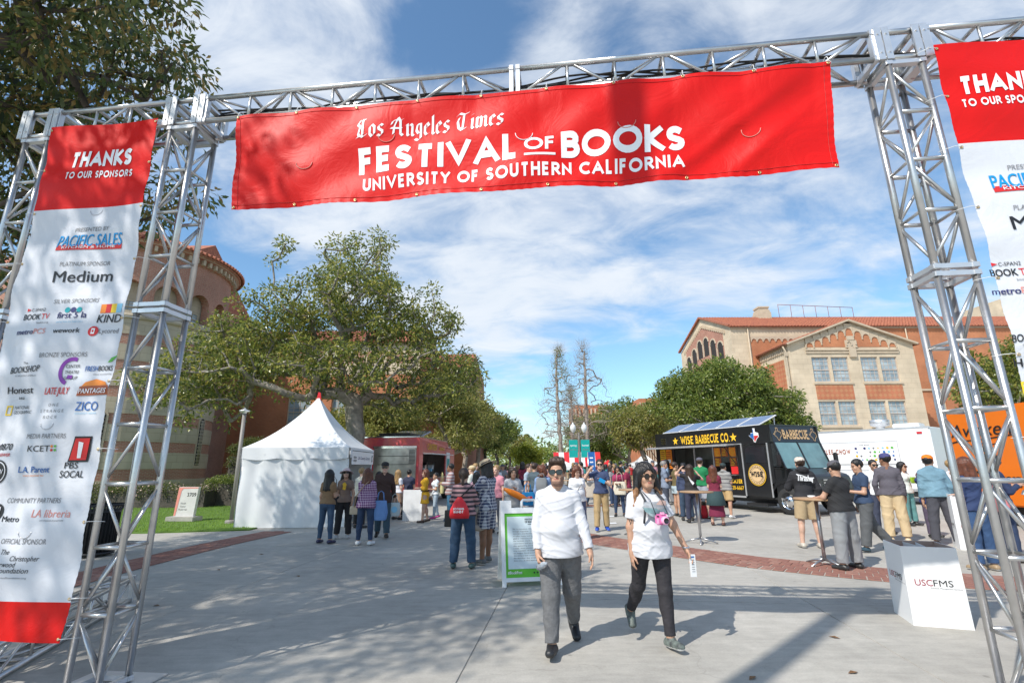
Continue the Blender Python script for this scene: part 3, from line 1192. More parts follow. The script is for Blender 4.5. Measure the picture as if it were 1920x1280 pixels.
def nib(pr, m_, strokes, x, z, h, w=.12, ang=40, shear=.06):
 c, s = math.cos(math.radians(ang))*w/2, math.sin(math.radians(ang))*w/2
 li = 0
 for st in strokes:
  for (x0, z0), (x1, z1) in zip(st, st[1:]):
   q = [(x0-c, z0-s), (x0+c, z0+s), (x1+c, z1+s), (x1-c, z1-s)]
   pr.poly(m_, [(x+(a+shear*b)*h, z+b*h) for a, b in q], .003+li*.0004)
   li = (li+1) % 5
NIB = {
 'L': (.62, [[(.2, 1.0), (.06, .75), (.2, .6), (.1, .2), (.16, .05)], [(.34, 1.02), (.34, .12)], [(.0, .0), (.2, .1), (.36, .02), (.6, .16)], [(.3, .95), (.5, 1.02)], [(.34, .4), (.46, .5)]]),
 'o': (.42, [[(.2, .66), (.08, .52), (.08, .14), (.2, .0)], [(.2, .66), (.34, .52), (.34, .14), (.2, .0)]]),
 's': (.38, [[(.32, .58), (.2, .66), (.08, .52), (.12, .38), (.3, .28), (.3, .12), (.18, .0), (.04, .08)]]),
 'A': (.74, [[(.06, .02), (.16, .1), (.2, .5), (.4, 1.0)], [(.4, 1.0), (.52, .8), (.54, .12), (.66, .02)], [(.02, .42), (.6, .42)], [(.34, .9), (.12, .8), (.06, .62)], [(.5, .82), (.66, .92)]]),
 'n': (.46, [[(.02, .58), (.1, .66), (.12, .08), (.18, .0)], [(.14, .52), (.28, .66), (.36, .56), (.36, .08), (.44, .0)]]),
 'g': (.42, [[(.3, .64), (.14, .62), (.08, .3), (.2, .12), (.32, .2)], [(.32, .64), (.34, -.16), (.2, -.3), (.04, -.2)]]),
 'e': (.36, [[(.08, .36), (.3, .5), (.2, .66), (.08, .52), (.08, .14), (.18, .0), (.32, .1)]]),
 'l': (.2, [[(.06, .95), (.1, 1.0), (.1, .08), (.18, .0)]]),
 'T': (.72, [[(.04, .84), (.18, .98), (.42, .90), (.66, 1.02)], [(.16, .72), (.08, .5), (.14, .15), (.32, .0), (.56, .12)], [(.40, .86), (.36, .08)]]),
 'i': (.2, [[(.02, .6), (.1, .64), (.1, .08), (.18, .0)], [(.08, .86), (.14, .92)]]),
 'm': (.7, [[(.02, .58), (.1, .66), (.12, .08), (.18, .0)], [(.14, .52), (.26, .66), (.34, .56), (.34, .02)], [(.36, .52), (.5, .66), (.58, .56), (.58, .08), (.66, .0)]]),
 }
def nib_text(pr, m_, s, x, z, width, h):
 adv = []
 X = 0
 for ch in s:
  if ch == ' ':
   X += .3
   continue
  adv.append((ch, X))
  X += NIB[ch][0]+.05
 k = width/(X*h)
 for ch, a in adv:
  st = [[(q[0]*k, q[1]) for q in l] for l in NIB[ch][1]]
  nib(pr, m_, st, x-width/2+a*h*k, z, h, w=.15)
nib_text(P, 'vinyl_print', 'Los Angeles Times', 1.87, 4.42, 1.36, .175)
P.build('lettering', BC)
for (cx, cz) in ((.70, 4.21), (2.72, 4.33), (1.47, 4.43), (3.60, 4.36), (4.61, 4.21)):
 m_ = MB()
 pts = []
 for k in range(11):
  a = PI+PI*k/10
  pts.append(fn_center(cx+.075*math.cos(a), cz+.07*math.sin(a), .004))
 m_.tube(pts, .0035, 5)
 m_.build('wind_slit', M['p_lred'] if (cx != 2.72) else M['vinyl_print'], BC)
for k in range(10):
 x = .02+k*(5.22/9)
 for z, nm in ((4.755, 't'), (3.82, 'b')):
  m_ = MB()
  p = fn_center(x, z, .004)
  m_.lathe([(.013, -.002), (.013, .003), (.006, .004), (.005, -.002)], (0, 0, 0), 10)
  o = m_.build('grommet', M['brass'], BC)
  o.location = p
  o.rotation_euler = (PI/2, 0, 0)
 p = fn_center(x, 4.76, .006)
 m_ = MB()
 ring = [(p.x+.006*math.sin(a), p.y+.035-.036*math.cos(a), .022+.045*math.sin(a-.3)) for a in [k2*2*PI/10 for k2 in range(11)]]
 m_.tube(ring, .0028, 5, cap=False)
 m_.tube([(p.x, p.y-.005, .0), (p.x+.012, p.y-.02, -.04)], .002, 4)
 m_.build('cable_tie', M['zip'], BC)
m_ = MB()
for z in (3.845, 4.735):
 m_.tube([fn_center(x, z, .002) for x in np.linspace(.02, 5.24, 120)], .0022, 4)
for x in (.05, 5.21):
 m_.tube([fn_center(x, z, .002) for z in np.linspace(3.81, 4.76, 60)], .0022, 4)
m_.build('hem', M['thread'], BC)
ROWS = [(4.40, 4.385), (4.27, 4.262), (3.72, 3.705), (3.56, 3.60), (3.46, 3.53), (3.25, 3.37), (3.07, 3.25), (2.82, 3.02), (2.65, 2.885), (2.44, 2.745), (2.21, 2.535), (2.02, 2.41), (1.78, 2.225), (1.58, 2.07), (1.35, 1.86), (1.17, 1.752), (.95, 1.578)]
class RowPrint(Print):
 def _add(self, m_, vs, fs, lift):
  zc = (max(v[1] for v in vs)+min(v[1] for v in vs))/2
  a, b = min(ROWS, key=lambda r: abs(r[0]-zc))
  super()._add(m_, [(v[0]+.03+self.sh, v[1]+b-a) for v in vs], fs, lift)
def wave_side(x, z):
 f = .012*math.sin(z*3.1+x*2)+.010*math.sin(z*7.3-x*4+1)+.006*math.sin(z*17+x*3)*(.4+abs(x))
 e = min(abs(x+.565), abs(.565-x))
 f += .0022*math.sin(z*120)*max(0, 1-e/.07)
 f += .012*math.sin(x*5.5+z*.8)
 return f
def sponsor_banner(t_mid, lab, sh=0.0):
 W = 1.13
 root = empty('banner', G(t_mid, -.045, 4.80), 0, lab, 'banner', 'sponsor banners of the gate')
 root.rotation_euler = (0, 0, GRZ)
 def fn(x, z, lift):
  return Vector((x+.05*(1-z/4.8), -.015-wave_side(x, z)-lift, z-4.80))
 cloth_sheet('banner_sheet', -W/2, W/2, .375, 4.82, 40, 170, fn, [M['vinyl_red'], M['vinyl_white']], mif=lambda x, z: 0 if (z > 3.925 or z < .63) else 1, parent=root)
 p = RowPrint(fn, .12, 1.5)
 p.sh = sh
 p.bold('vinyl_print', 'THANKS', .02, 4.36, .165, w=.27, gap=.12, width=.62, shear=.12)
 p.bold('vinyl_print', 'TO OUR SPONSORS', .02, 4.235, .072, w=.22, gap=.2, width=.66, shear=.08)
 g = 'grey_print'
 k = 'black'
 p.text(g, 'PRESENTED BY', .06, 3.70, .042, shear=.1, width=.34)
 p.text('p_cyan', 'PACIFIC SALES', .06, 3.50, .12, bold=.02, shear=.1, width=.62)
 p.rect('p_red', .06, 3.46, .62, .05)
 p.text('vinyl_print', 'KITCHEN & HOME', .06, 3.448, .026, width=.5, lift=.005, bold=.01)
 p.text(g, 'PLATINUM SPONSOR', .06, 3.23, .04, shear=.1, width=.46)
 p.text(k, 'Medium', .06, 3.02, .11, bold=.015, width=.54)
 p.text(g, 'SILVER SPONSORS', .06, 2.80, .04, shear=.1, width=.42)
 p.poly('p_red', [(-.40, 2.70), (-.36, 2.715), (-.40, 2.73)])
 p.text(k, 'C-SPAN2', -.285, 2.70, .03, width=.14)
 p.text(k, 'BOOK', -.335, 2.625, .055, bold=.02, width=.17)
 p.text('p_red', 'TV', -.2, 2.625, .055, width=.08)
 p.text(g, 'booktv.org', -.21, 2.585, .02, width=.12)
 for i, c in enumerate(('p_teal', 'p_navy', 'p_teal')):
  p.disc(c, .0+i*.055, 2.735, .025)
 p.text('p_navy', 'first 5 la', .055, 2.625, .06, bold=.02, width=.27)
 p.text('p_ltblue', 'giving kids the best start', .05, 2.585, .014, width=.24)
 for i, c in enumerate(('p_orange', 'p_red', 'p_yellow', 'p_ltblue')):
  p.rect(c, .335+i*.05, 2.70, .05, .08)
 p.text(k, 'KIND', .405, 2.575, .075, shear=.15, bold=.01, width=.22)
 p.text('p_navy', 'metro', -.355, 2.42, .05, bold=.03, width=.17)
 p.text('p_lred', 'PCS', -.205, 2.42, .05, width=.12)
 p.text(k, 'wework', .05, 2.42, .045, bold=.02, width=.24)
 p.disc('p_red', .285, 2.43, .045)
 p.rect('vinyl_print', .285, 2.43, .03, .05, .005)
 p.rect('p_red', .285, 2.43, .014, .022, .006)
 p.text(g, 'Lycored', .42, 2.41, .045, width=.17)
 p.text(g, 'BRONZE SPONSORS', .06, 2.19, .04, shear=.1, width=.42)
 p.text(k, 'The', -.27, 2.07, .022)
 p.text(k, 'BOOKSHOP', -.265, 2.0, .055, shear=.2, bold=.015, width=.28, ang=.06)
 p.text(g, 'IN NEWPORT AMERICA', -.25, 1.965, .014, width=.2)
 p.line('p_purple', [(.16+.095*math.cos(a), 2.0+.105*math.sin(a)) for a in np.linspace(1.2, 4.9, 16)], .032)
 for i, s in enumerate(('CENTER', 'THEATRE', 'GROUP')):
  p.text(k, s, .165, 2.03-i*.05, .028, width=.12)
 p.poly('p_green', [(.46, 2.07), (.50, 2.075), (.55, 2.13), (.49, 2.11)])
 p.text('p_blue', 'FRESH', .33, 2.0, .045, bold=.02, width=.11)
 p.text(k, 'BOOKS', .455, 2.0, .045, bold=.02, width=.125)
 p.text(g, 'cloud accounting', .44, 1.965, .016, width=.17)
 p.text(k, 'Honest', -.29, 1.77, .06, bold=.015, width=.26)
 p.text(k, 'tea', -.27, 1.72, .03, width=.06)
 p.text('p_red', 'LATE', .01, 1.755, .06, bold=.02, width=.11, shear=.15)
 p.text('p_red', 'JULY', .125, 1.755, .06, bold=.02, width=.11, shear=.15)
 p.poly('p_orange', [(.27, 1.80), (.31, 1.85), (.40, 1.875), (.49, 1.85), (.53, 1.80)])
 p.poly('p_brown', [(.255, 1.735), (.545, 1.74), (.53, 1.82), (.27, 1.815)], .004)
 p.text('vinyl_print', 'PANTAGES', .40, 1.755, .042, bold=.02, width=.25, lift=.007)
 p.line('p_yellow', [(-.40, 1.55), (-.35, 1.55), (-.35, 1.62), (-.40, 1.62), (-.40, 1.55)], .012)
 p.text(k, 'NATIONAL', -.245, 1.595, .028, width=.15)
 p.text(k, 'GEOGRAPHIC', -.23, 1.555, .028, width=.18)
 for i, s in enumerate(('ONE', 'STRANGE', 'ROCK')):
  p.text(g, s, .06, 1.61-i*.05, .026, space=1.6)
 p.text('p_blue', 'ZICO', .37, 1.57, .075, bold=.01, width=.2)
 p.text('p_ltblue', 'COCONUT WATER', .37, 1.54, .014, width=.19)
 p.text(g, 'MEDIA PARTNERS', .06, 1.33, .04, shear=.1, width=.36)
 p.text(k, 'AM870', -.36, 1.17, .055, bold=.02, width=.22, shear=.15)
 p.text('p_red', 'THE ANSWER', -.36, 1.12, .026, bold=.01, width=.22)
 p.text(k, 'KCET', .01, 1.155, .05, width=.2)
 for i, c in enumerate(('p_red', 'p_green', 'p_orange', 'p_green')):
  p.disc(c, .125+(i % 2)*.03, 1.165+(i//2)*.03, .011, n=8)
 p.poly(k, [(.27, 1.07), (.44, 1.07), (.47, 1.27), (.32, 1.27)])
 p.poly('p_red', [(.285, 1.085), (.425, 1.085), (.452, 1.255), (.33, 1.255)], .005)
 p.poly('vinyl_print', [(.35, 1.10), (.38, 1.10), (.40, 1.22), (.36, 1.23)], .007)
 p.disc(k, -.34, .95, .095, n=24)
 p.disc('vinyl_print', -.34, .95, .083, .004, n=24)
 p.disc(k, -.34, .95, .075, .005, n=24)
 p.text('vinyl_print', 'KCRW', -.34, .935, .04, bold=.02, width=.13, lift=.007)
 p.text('p_blue', 'L.A. Parent', .0, .945, .05, bold=.02, width=.27)
 p.text('p_orange', 'smart essential fun', .0, .915, .016, width=.18)
 p.text(k, 'PBS', .31, .975, .05, bold=.01, width=.11)
 p.text(k, 'SOCAL', .33, .905, .055, bold=.01, width=.2)
 return root, p, fn
def finish_banner(root, p, fn, side):
 g = 'grey_print'
 k = 'black'
 p.build('lettering', root)
 p = Print(fn, .12)
 p.text(g, 'COMMUNITY PARTNERS', .07, 1.34, .04, shear=.1, width=.48)
 p.disc(k, -.24, 1.27, .065)
 p.text('vinyl_print', 'M', -.24, 1.245, .07, bold=.02, lift=.006)
 p.text(k, 'Metro', -.09, 1.2, .045, bold=.02, width=.16)
 p.text('p_lred', 'LA libreria', .26, 1.235, .06, width=.33)
 p.text(g, 'LOS ANGELES BOOKSTORE', .28, 1.205, .012, width=.2)
 p.text(g, 'OFFICIAL SPONSOR', .08, 1.04, .04, shear=.1, width=.4)
 p.text(k, 'The', -.05, .965, .038, shear=.2)
 p.text(k, 'Christopher', .13, .92, .038, shear=.2, width=.24)
 p.text(k, 'Isherwood', -.04, .877, .038, shear=.2, width=.22)
 p.text(k, 'Foundation', .05, .835, .038, shear=.2, width=.27)
 p.text(g, 'www.isherwoodfoundation.org', .0, .795, .014, width=.36)
 p.build('lettering', root)
 for z in (.40, .66, 1.2, 1.75, 2.3, 2.85, 3.4, 3.9, 4.35, 4.78):
  for sx in (-1, 1):
   q = fn(sx*.55, z, .003)
   m_ = MB()
   m_.lathe([(.011, -.002), (.011, .003), (.005, .004), (.004, -.002)], (0, 0, 0), 8)
   o = m_.build('grommet', M['brass'], root)
   o.location = q
   o.rotation_euler = (PI/2, 0, 0)
   m_ = MB()
   m_.tube([q+Vector((0, -.004, 0)), q+Vector((sx*.05, -.012, .006)), q+Vector((sx*.10, .02, .004)), q+Vector((sx*.13, .05, 0))], .0022, 5)
   m_.build('cable_tie', M['zip'], root)
 for cz in (3.90, 1.96, 1.13):
  m_ = MB()
  pts = [fn(.08+.06*math.cos(a), cz+.05*math.sin(a), .003) for a in np.linspace(PI, 2*PI, 9)]
  m_.tube(pts, .002, 4)
  m_.build('wind_slit', M['steel'], root)
BL, pL, fL = sponsor_banner(-.905, 'tall red and white sponsor banner between the two left towers, its whole list readable')
finish_banner(BL, pL, fL, 0)
BR, pR, fR = sponsor_banner(6.99, 'tall red and white sponsor banner cut off by the right edge of the photo', -.2)
finish_banner(BR, pR, fR, 1)
# ---------------------------------------------------------------- food trucks, tents, signs, tables
M['truck_black'] = mat('black_truck_paint', (0.013, 0.014, 0.016), .28, var=.1, coat=.5)
M['truck_red'] = mat('red_truck_wrap', (0.58, 0.09, 0.07), .35, var=.35, vs=2.2, col2=(.45, .05, .08), coat=.3)
M['truck_white'] = mat('white_trailer_paint', (0.78, 0.79, 0.80), .35, var=.05, vs=1.5, coat=.2)
M['truck_orange'] = mat('orange_truck_paint', (0.85, 0.19, 0.01), .35, var=.06, vs=1.5, coat=.3)
M['chrome'] = mat('chrome', (.75, .75, .76), .15, 1.0)
M['stainless'] = mat('stainless', (.50, .49, .46), .3, .85, var=.35, vs=2.5, bump=.12, bs=5)
M['glass_teal'] = mat('windscreen_shade', (.18, .34, .35), .12, var=.5, vs=1.1, coat=.8)
M['glass_dark'] = mat('dark_glass', (.02, .025, .03), .08, var=.2, vs=2, spec=.8)
M['glass_blue'] = mat('solar_glass', (.06, .12, .26), .12, var=.15, vs=3, coat=.6)
M['sign_yellow'] = mat('sign_yellow', (.85, .50, .03), .5)
M['sign_tan'] = mat('sign_tan', (.70, .48, .25), .5)
M['interior'] = mat('kitchen_interior', (.42, .41, .39), .6, var=.3, vs=2)
M['tyre'] = mat('tyre', (.03, .03, .03), .85)
M['amber'] = mat('amber_lens', (.8, .3, .02), .3)
M['redlens'] = mat('red_lens', (.6, .02, .03), .3)
M['tent_white'] = mat('tent_fabric', (.74, .75, .75), .6, var=.05, vs=1.2, bump=.15, bs=4, spec=.3)
M['tent_red'] = mat('tent_red', (.70, .02, .03), .6)
M['wood_top'] = mat('table_wood', (.42, .26, .14), .45, var=.2, vs=8)
M['plastic_white'] = mat('sign_plastic', (.80, .81, .82), .4)
M['poster_blue'] = mat('poster_paper', (.62, .72, .76), .45)
M['poster_green'] = mat('poster_green', (.12, .50, .03), .45)
M['carton'] = mat('white_carton', (.82, .82, .82), .5, var=.04, vs=2)
M['carton_in'] = mat('carton_inside', (.46, .33, .27), .8)
M['pole_grey'] = mat('pole_paint', (.25, .23, .21), .5, var=.15)
M['teal'] = mat('teal_banner', (.0, .38, .34), .5)
M['globe'] = mat('frosted_globe', (.75, .76, .74), .25)
M['maroon'] = mat('maroon_print', (.35, .01, .04), .5)
def frame(root_rz=0.0):
 pass
def side_fn(y0=0.0):
 return lambda x, z, l: Vector((x, y0-l, z))
def front_fn(xf, zb=None, slope=0.0):
 """print on a face looking along +x; u runs along y"""
 return lambda u, z, l: Vector((xf(z)+l, u, z))
def wheel(root, x, y, r=.42, w=.26, side=-1):
 m_ = MB()
 prof = [(r*.62, -w/2), (r*.9, -w/2), (r, -w/2+.04), (r, w/2-.04), (r*.9, w/2), (r*.62, w/2)]
 m_.lathe(prof, (0, 0, 0), 28)
 o = m_.build('wheel', M['tyre'], root)
 o.location = (x, y, r)
 o.rotation_euler = (PI/2, 0, 0)
 h = MB()
 h.lathe([(r*.62, w/2-.01), (r*.60, w/2-.05), (r*.36, w/2-.03), (r*.30, w/2-.0), (r*.16, w/2+.03), (0, w/2+.03)], (0, 0, 0), 24)
 h.build('rim', M['chrome'], o)
 for k in range(8):
  b = MB()
  a = k*PI/4
  b.lathe([(r*.07, w/2-.028), (r*.06, w/2-.02), (0, w/2-.02)], (r*.47*math.cos(a), r*.47*math.sin(a), 0), 8)
  b.build('rim_hole', M['dark_metal'], o)
# --- black barbecue truck: local x towards the nose, y away from the serving side
bt = empty('food_truck', (8.66, 16.82, 0), math.atan2(-.92, .39), 'black barbecue food truck with raised awning, solar panels and yellow lettering', 'food truck')
L0, W0, H0 = 5.9, 2.3, 2.85
m_ = MB()
ox0, ox1, oz0, oz1 = -4.75, -1.45, 1.22, 2.22
m_.b2((-L0, 0, .45), (ox0, .06, H0))
m_.b2((ox1, 0, .45), (-1.22, .06, H0))
m_.b2((-.12, 0, .95), (0, .06, 2.3))
m_.b2((-1.22, 0, 2.25), (0, .06, H0))
m_.b2((ox0, 0, oz1), (ox1, .06, H0))
m_.b2((ox0, 0, .45), (ox1, .06, oz0))
m_.b2((-L0, W0-.05, .45), (.1, W0, H0))
m_.b2((-L0, .06, .45), (-L0+.05, W0-.05, H0))
m_.b2((-L0, -.0, H0), (.06, W0, H0+.035))
m_.b2((-L0, .06, .44), (0, W0-.05, .50))
m_.b2((-.04, .06, 2.30), (.0, W0-.05, H0))
bt_body = m_.build('body', M['truck_black'], bt, bevel=.012)
m_ = MB()
m_.b2((-L0+.05, 1.55, .5), (-.9, 1.6, H0-.02))
m_.b2((-L0+.05, .06, .5), (-L0+.09, 1.55, H0-.02))
m_.b2((-.95, .06, .5), (-.9, 1.55, H0-.02))
m_.build('interior_panel', M['interior'], bt)
for x0, w_, h_, c in ((-4.4, .6, .5, 'stainless'), (-3.6, .7, .35, 'dark_metal'), (-2.6, .5, .6, 'stainless')):
 m_ = MB()
 m_.b2((x0, 1.2, 1.3), (x0+w_, 1.54, 1.3+h_))
 m_.build('kitchen_unit', M[c], bt)
m_ = MB()
m_.b2((ox0, -.16, oz0-.03), (ox1, .06, oz0))
m_.build('counter', M['stainless'], bt)
for k in range(3):
 for j in range(2):
  if (k, j) in ((1, 0),):
   continue
  m_ = MB()
  x0 = -2.55+k*.36
  m_.b2((x0, .02, 1.5+j*.36), (x0+.3, .03, 1.82+j*.36))
  o = m_.build('menu_board', M['p_orange'] if (k+j) % 2 else M['p_brown'], bt)
  p = Print(side_fn(.02), 0, 3)
  for q in range(5):
   p.rect('sign_yellow', x0+.15+rng.uniform(-.04, .04), 1.55+j*.36+q*.055, rng.uniform(.12, .22), .02)
  p.build('lettering', o)
for x0 in (-3.62, -2.62):
 m_ = MB()
 m_.b2((x0, .0, oz0), (x0+.045, .05, oz1))
 m_.build('window_post', M['alu_plate'], bt)
m_ = MB()
m_.b2((-1.78, -.006, 1.24), (-1.48, .012, 1.50))
o = m_.build('menu_board', M['p_red'], bt)
for k, (x0, c) in enumerate(((-5.62, 'sign_yellow'), (-5.24, 'p_orange'))):
 m_ = MB()
 m_.b2((x0, -.02, 1.42), (x0+.34, -.001, 2.2))
 o = m_.build('menu_board', M[c], bt)
 p = Print(side_fn(-.02), 0, 3)
 p.rect('p_red' if k == 0 else 'print_white', x0+.17, 1.72, .22, .14)
 for q in range(4):
  p.rect('p_brown', x0+.17, 1.86+q*.08, .26, .03)
 for q in range(2):
  p.rect('p_brown', x0+.17, 1.48+q*.08, .22, .03)
 p.build('lettering', o)
p = Print(side_fn(0), 0, 4)
for sx in (-4.6, -1.52):
 pts = []
 for k in range(10):
  r = .17 if k % 2 == 0 else .07
  a = PI/2+k*PI/5
  pts.append((sx+r*math.cos(a), 2.53+r*math.sin(a)))
 for k in range(10):
  p.poly('sign_yellow', [(sx, 2.53), pts[k], pts[(k+1) % 10]])
p.bold('sign_yellow', 'WISE', -3.92, 2.38, .32, w=.2, gap=.14, width=.72, slab=True)
p.bold('sign_yellow', 'BARBECUE CO.', -2.56, 2.38, .33, w=.2, gap=.15, width=1.72, slab=True)
TX = [(-.2, .16), (-.04, .16), (-.04, .42), (.12, .42), (.12, .2), (.34, .13), (.36, -.1), (.2, -.22), (.08, -.42), (-.03, -.38), (-.1, -.2), (-.2, -.14), (-.36, .02), (-.2, .02)]
cx, cz = -.62, 2.55
def tex(s, dx=0, dz=0):
 return [(dx+a*s, dz+b*s) for a, b in TX]
p.poly('print_white', tex(.58, cx, cz), .003)
p.poly('p_blue', [(cx+a*.54, cz+b*.54) for a, b in [(-.2, .14), (-.04, .14), (-.04, .40), (.0, .40), (.0, -.3), (-.1, -.2), (-.2, -.14), (-.34, .02), (-.2, .03)]], .0045)
p.poly('p_red', [(cx+a*.54, cz+b*.54) for a, b in [(.02, -.02), (.34, -.02), (.34, -.1), (.18, -.22), (.06, -.40), (.02, -.36)]], .0045)
dx_, dz_ = -.66, 1.22
p.disc('sign_yellow', dx_, dz_, .36, .008, 32)
p.disc('black', dx_, dz_, .335, .009, 32)
p.disc('sign_tan', dx_, dz_, .32, .010, 32)
p.disc('black', dx_, dz_, .235, .011, 32)
p.disc('sign_tan', dx_, dz_, .225, .012, 32)
p.bold('black', 'WISE', dx_, dz_-.06, .17, w=.26, gap=.12, width=.5, slab=True, lift=.014)
for k in range(11):
 a = PI*(.1+.08*k)
 p.rect('black', dx_+.275*math.cos(a), dz_+.275*math.sin(a), .025, .04, .013, a-PI/2)
 p.rect('black', dx_+.275*math.cos(-a), dz_+.275*math.sin(-a), .02, .035, .013, -a-PI/2)
p.bold('sign_yellow', 'WE CATER', -1.72, .92, .14, w=.26, gap=.14, width=.75, slab=True)
p.text('sign_yellow', '(323) 620-6667', -1.78, .70, .14, bold=.03, width=.95)
p.build('lettering', bt)
m_ = MB()
m_.b2((-1.20, .004, .5), (-.14, .045, 2.23))
door = m_.build('door', M['truck_black'], bt, bevel=.01)
m_ = MB()
m_.b2((-1.08, -.004, 1.62), (-.26, .003, 2.14))
m_.build('door_window', M['glass_dark'], door)
for x0 in (-1.22, -.14):
 m_ = MB()
 m_.b2((x0-.025, -.02, .5), (x0+.025, .002, 2.28))
 m_.build('door_rail', M['alu_plate'], door)
for k in range(3):
 m_ = MB()
 x0 = (-5.5, -4.40, -3.56)[k]
 for q in range(4):
  m_.b2((x0, -.03, 2.42+q*.07), (x0+(.3, .11, .09)[k], -.002, 2.45+q*.07))
 m_.build('vent', M['chrome'], bt)
m_ = MB()
m_.b2((-L0, -.012, .44), (ox1+.2, -.001, .50))
m_.b2((-L0, -.012, 2.27), (-1.2, -.001, 2.30))
m_.build('trim', M['alu_plate'], bt)
m_ = MB()
m_.bar((-L0+.1, -.55, 2.27), (-1.3, -.55, 2.27), .03, .03)
m_.add([(-L0+.1, -.02, 2.30), (-1.3, -.02, 2.30), (-1.3, -.62, 2.24), (-L0+.1, -.62, 2.24), (-L0+.1, -.02, 2.27), (-1.3, -.02, 2.27), (-1.3, -.62, 2.21), (-L0+.1, -.62, 2.21)],
 [(0, 3, 2, 1), (4, 5, 6, 7), (3, 7, 6, 2), (0, 4, 7, 3), (1, 2, 6, 5)])
m_.build('awning', M['alu_plate'], bt)
for k in range(2):
 m_ = MB()
 x0 = -5.6+k*4.1
 m_.bar((x0, -.03, 1.55), (x0, -.55, 2.2), .02, .02)
 m_.build('awning_strut', M['dark_metal'], bt)
m_ = MB()
prof = [(0.0, 2.30), (.12, 2.30), (0.02, H0), (-.06, H0)]
def yz(m_, pts, y0, y1, mi=0):
 n = len(pts)
 vs = [(x, y0, z) for x, z in pts]+[(x, y1, z) for x, z in pts]
 m_.add(vs, [tuple(range(n))[::-1], tuple(range(n, 2*n))]+[(i, (i+1) % n, (i+1) % n+n, i+n) for i in range(n)], mi)
yz(m_, [(0.0, 2.30), (.12, 2.30), (.03, H0+.01), (0.0, H0+.01)], 0, W0)
yz(m_, [(0.0, .5), (.42, .5), (.46, 1.42), (.0, 1.42)], .02, W0-.02)
m_.b2((0, .0, 1.42), (.46, .07, 1.47))
for y0 in (.0, W0/2-.035, W0-.07):
 m_.add([(.46, y0, 1.42), (.46, y0+.07, 1.42), (.12, y0+.07, 2.30), (.12, y0, 2.30), (.40, y0, 1.42), (.40, y0+.07, 1.42), (.06, y0+.07, 2.30), (.06, y0, 2.30)],
 [(0, 1, 2, 3), (4, 7, 6, 5), (0, 3, 7, 4), (1, 5, 6, 2)])
m_.build('cab', M['truck_black'], bt, bevel=.01)
for y0, y1, c in ((.07, W0/2-.035, 'glass_teal'), (W0/2+.035, W0-.07, 'glass_teal')):
 m_ = MB()
 m_.add([(.43, y0, 1.44), (.43, y1, 1.44), (.10, y1, 2.29), (.10, y0, 2.29), (.40, y0, 1.44), (.40, y1, 1.44), (.07, y1, 2.29), (.07, y0, 2.29)], [(0, 1, 2, 3), (4, 7, 6, 5)])
 m_.build('windscreen', M[c], bt)
m_ = MB()
m_.add([(0.0, .01, 1.50), (.40, .01, 1.50), (.10, .01, 2.26), (.0, .01, 2.26)], [(0, 1, 2, 3)])
m_.build('side_window', M['glass_dark'], bt)
m_ = MB()
hood = [(.42, .62), (1.06, .62), (1.12, .80), (1.10, 1.14), (1.02, 1.24), (.46, 1.42), (.42, 1.42)]
yz(m_, hood, .16, W0-.16)
m_.build('hood', M['truck_black'], bt, bevel=.03)
for sgn, y0 in ((0, .0), (1, W0-.32)):
 m_ = MB()
 arc = [(.38+.56*math.cos(a), .42+.56*math.sin(a)) for a in np.linspace(PI*.98, .02, 12)]
 outer = [(1.04, .45), (1.04, .98), (.92, 1.10), (.02, 1.10), (-.10, .8)]
 pts = arc+outer
 yz(m_, pts, y0, y0+.32)
 m_.build('wing', M['truck_black'], bt)
for y0 in (.42, W0-.62):
 m_ = MB()
 m_.lathe([(.09, 0), (.085, .02), (0, .035)], (0, 0, 0), 14)
 o = m_.build('headlight', M['globe'], bt)
 o.location = (1.115, y0+.1, .90)
 o.rotation_euler = (0, PI/2, 0)
m_ = MB()
for k in range(5):
 m_.b2((1.11, .75, .72+k*.085), (1.14, W0-.75, .76+k*.085))
m_.build('grille', M['chrome'], bt)
m_ = MB()
m_.b2((1.1, .1, .45), (1.24, W0-.1, .62))
m_.build('bumper', M['dark_metal'], bt, bevel=.02)
m_ = MB()
m_.lathe([(.05, 0), (.045, .02), (0, .03)], (0, 0, 0), 12)
o = m_.build('indicator', M['amber'], bt)
o.location = (.80, -.004, 1.0)
o.rotation_euler = (PI/2, 0, 0)
p = Print(lambda u, z, l: Vector((.12-(z-2.30)*.164+l, u, z)), 0, 4)
p.bold('sign_tan', 'BARBECUE', W0/2, 2.40, .32, w=.22, gap=.12, width=1.25, slab=True)
for dx in (.28, W0-.28):
 p.line('sign_tan', tex(.5, dx, 2.56)+tex(.5, dx, 2.56)[:1], .018)
p.build('lettering', bt)
m_ = MB()
m_.tube([(.30, 0, 1.95), (.42, -.25, 1.95), (.42, -.25, 1.45), (.40, 0, 1.40)], .012, 6)
m_.build('mirror_arm', M['dark_metal'], bt)
m_ = MB()
m_.box((.44, -.27, 1.7), (.08, .17, .34))
m_.build('mirror', M['black_plastic'] if 'black_plastic' in M else M['dark_metal'], bt, bevel=.02)
m_ = MB()
m_.box((.44, W0+.22, 1.75), (.08, .2, .4))
m_.build('mirror', M['dark_metal'], bt, bevel=.03)
wheel(bt, .38, .13)
wheel(bt, .38, W0-.15)
wheel(bt, -4.1, .2)
wheel(bt, -4.1, W0-.2)
m_ = MB()
m_.b2((-L0+.2, .3, .30), (-.2, W0-.3, .45))
m_.b2((-1.15, -.12, .22), (-.3, .3, .30))
m_.build('chassis', M['dark_metal'], bt)
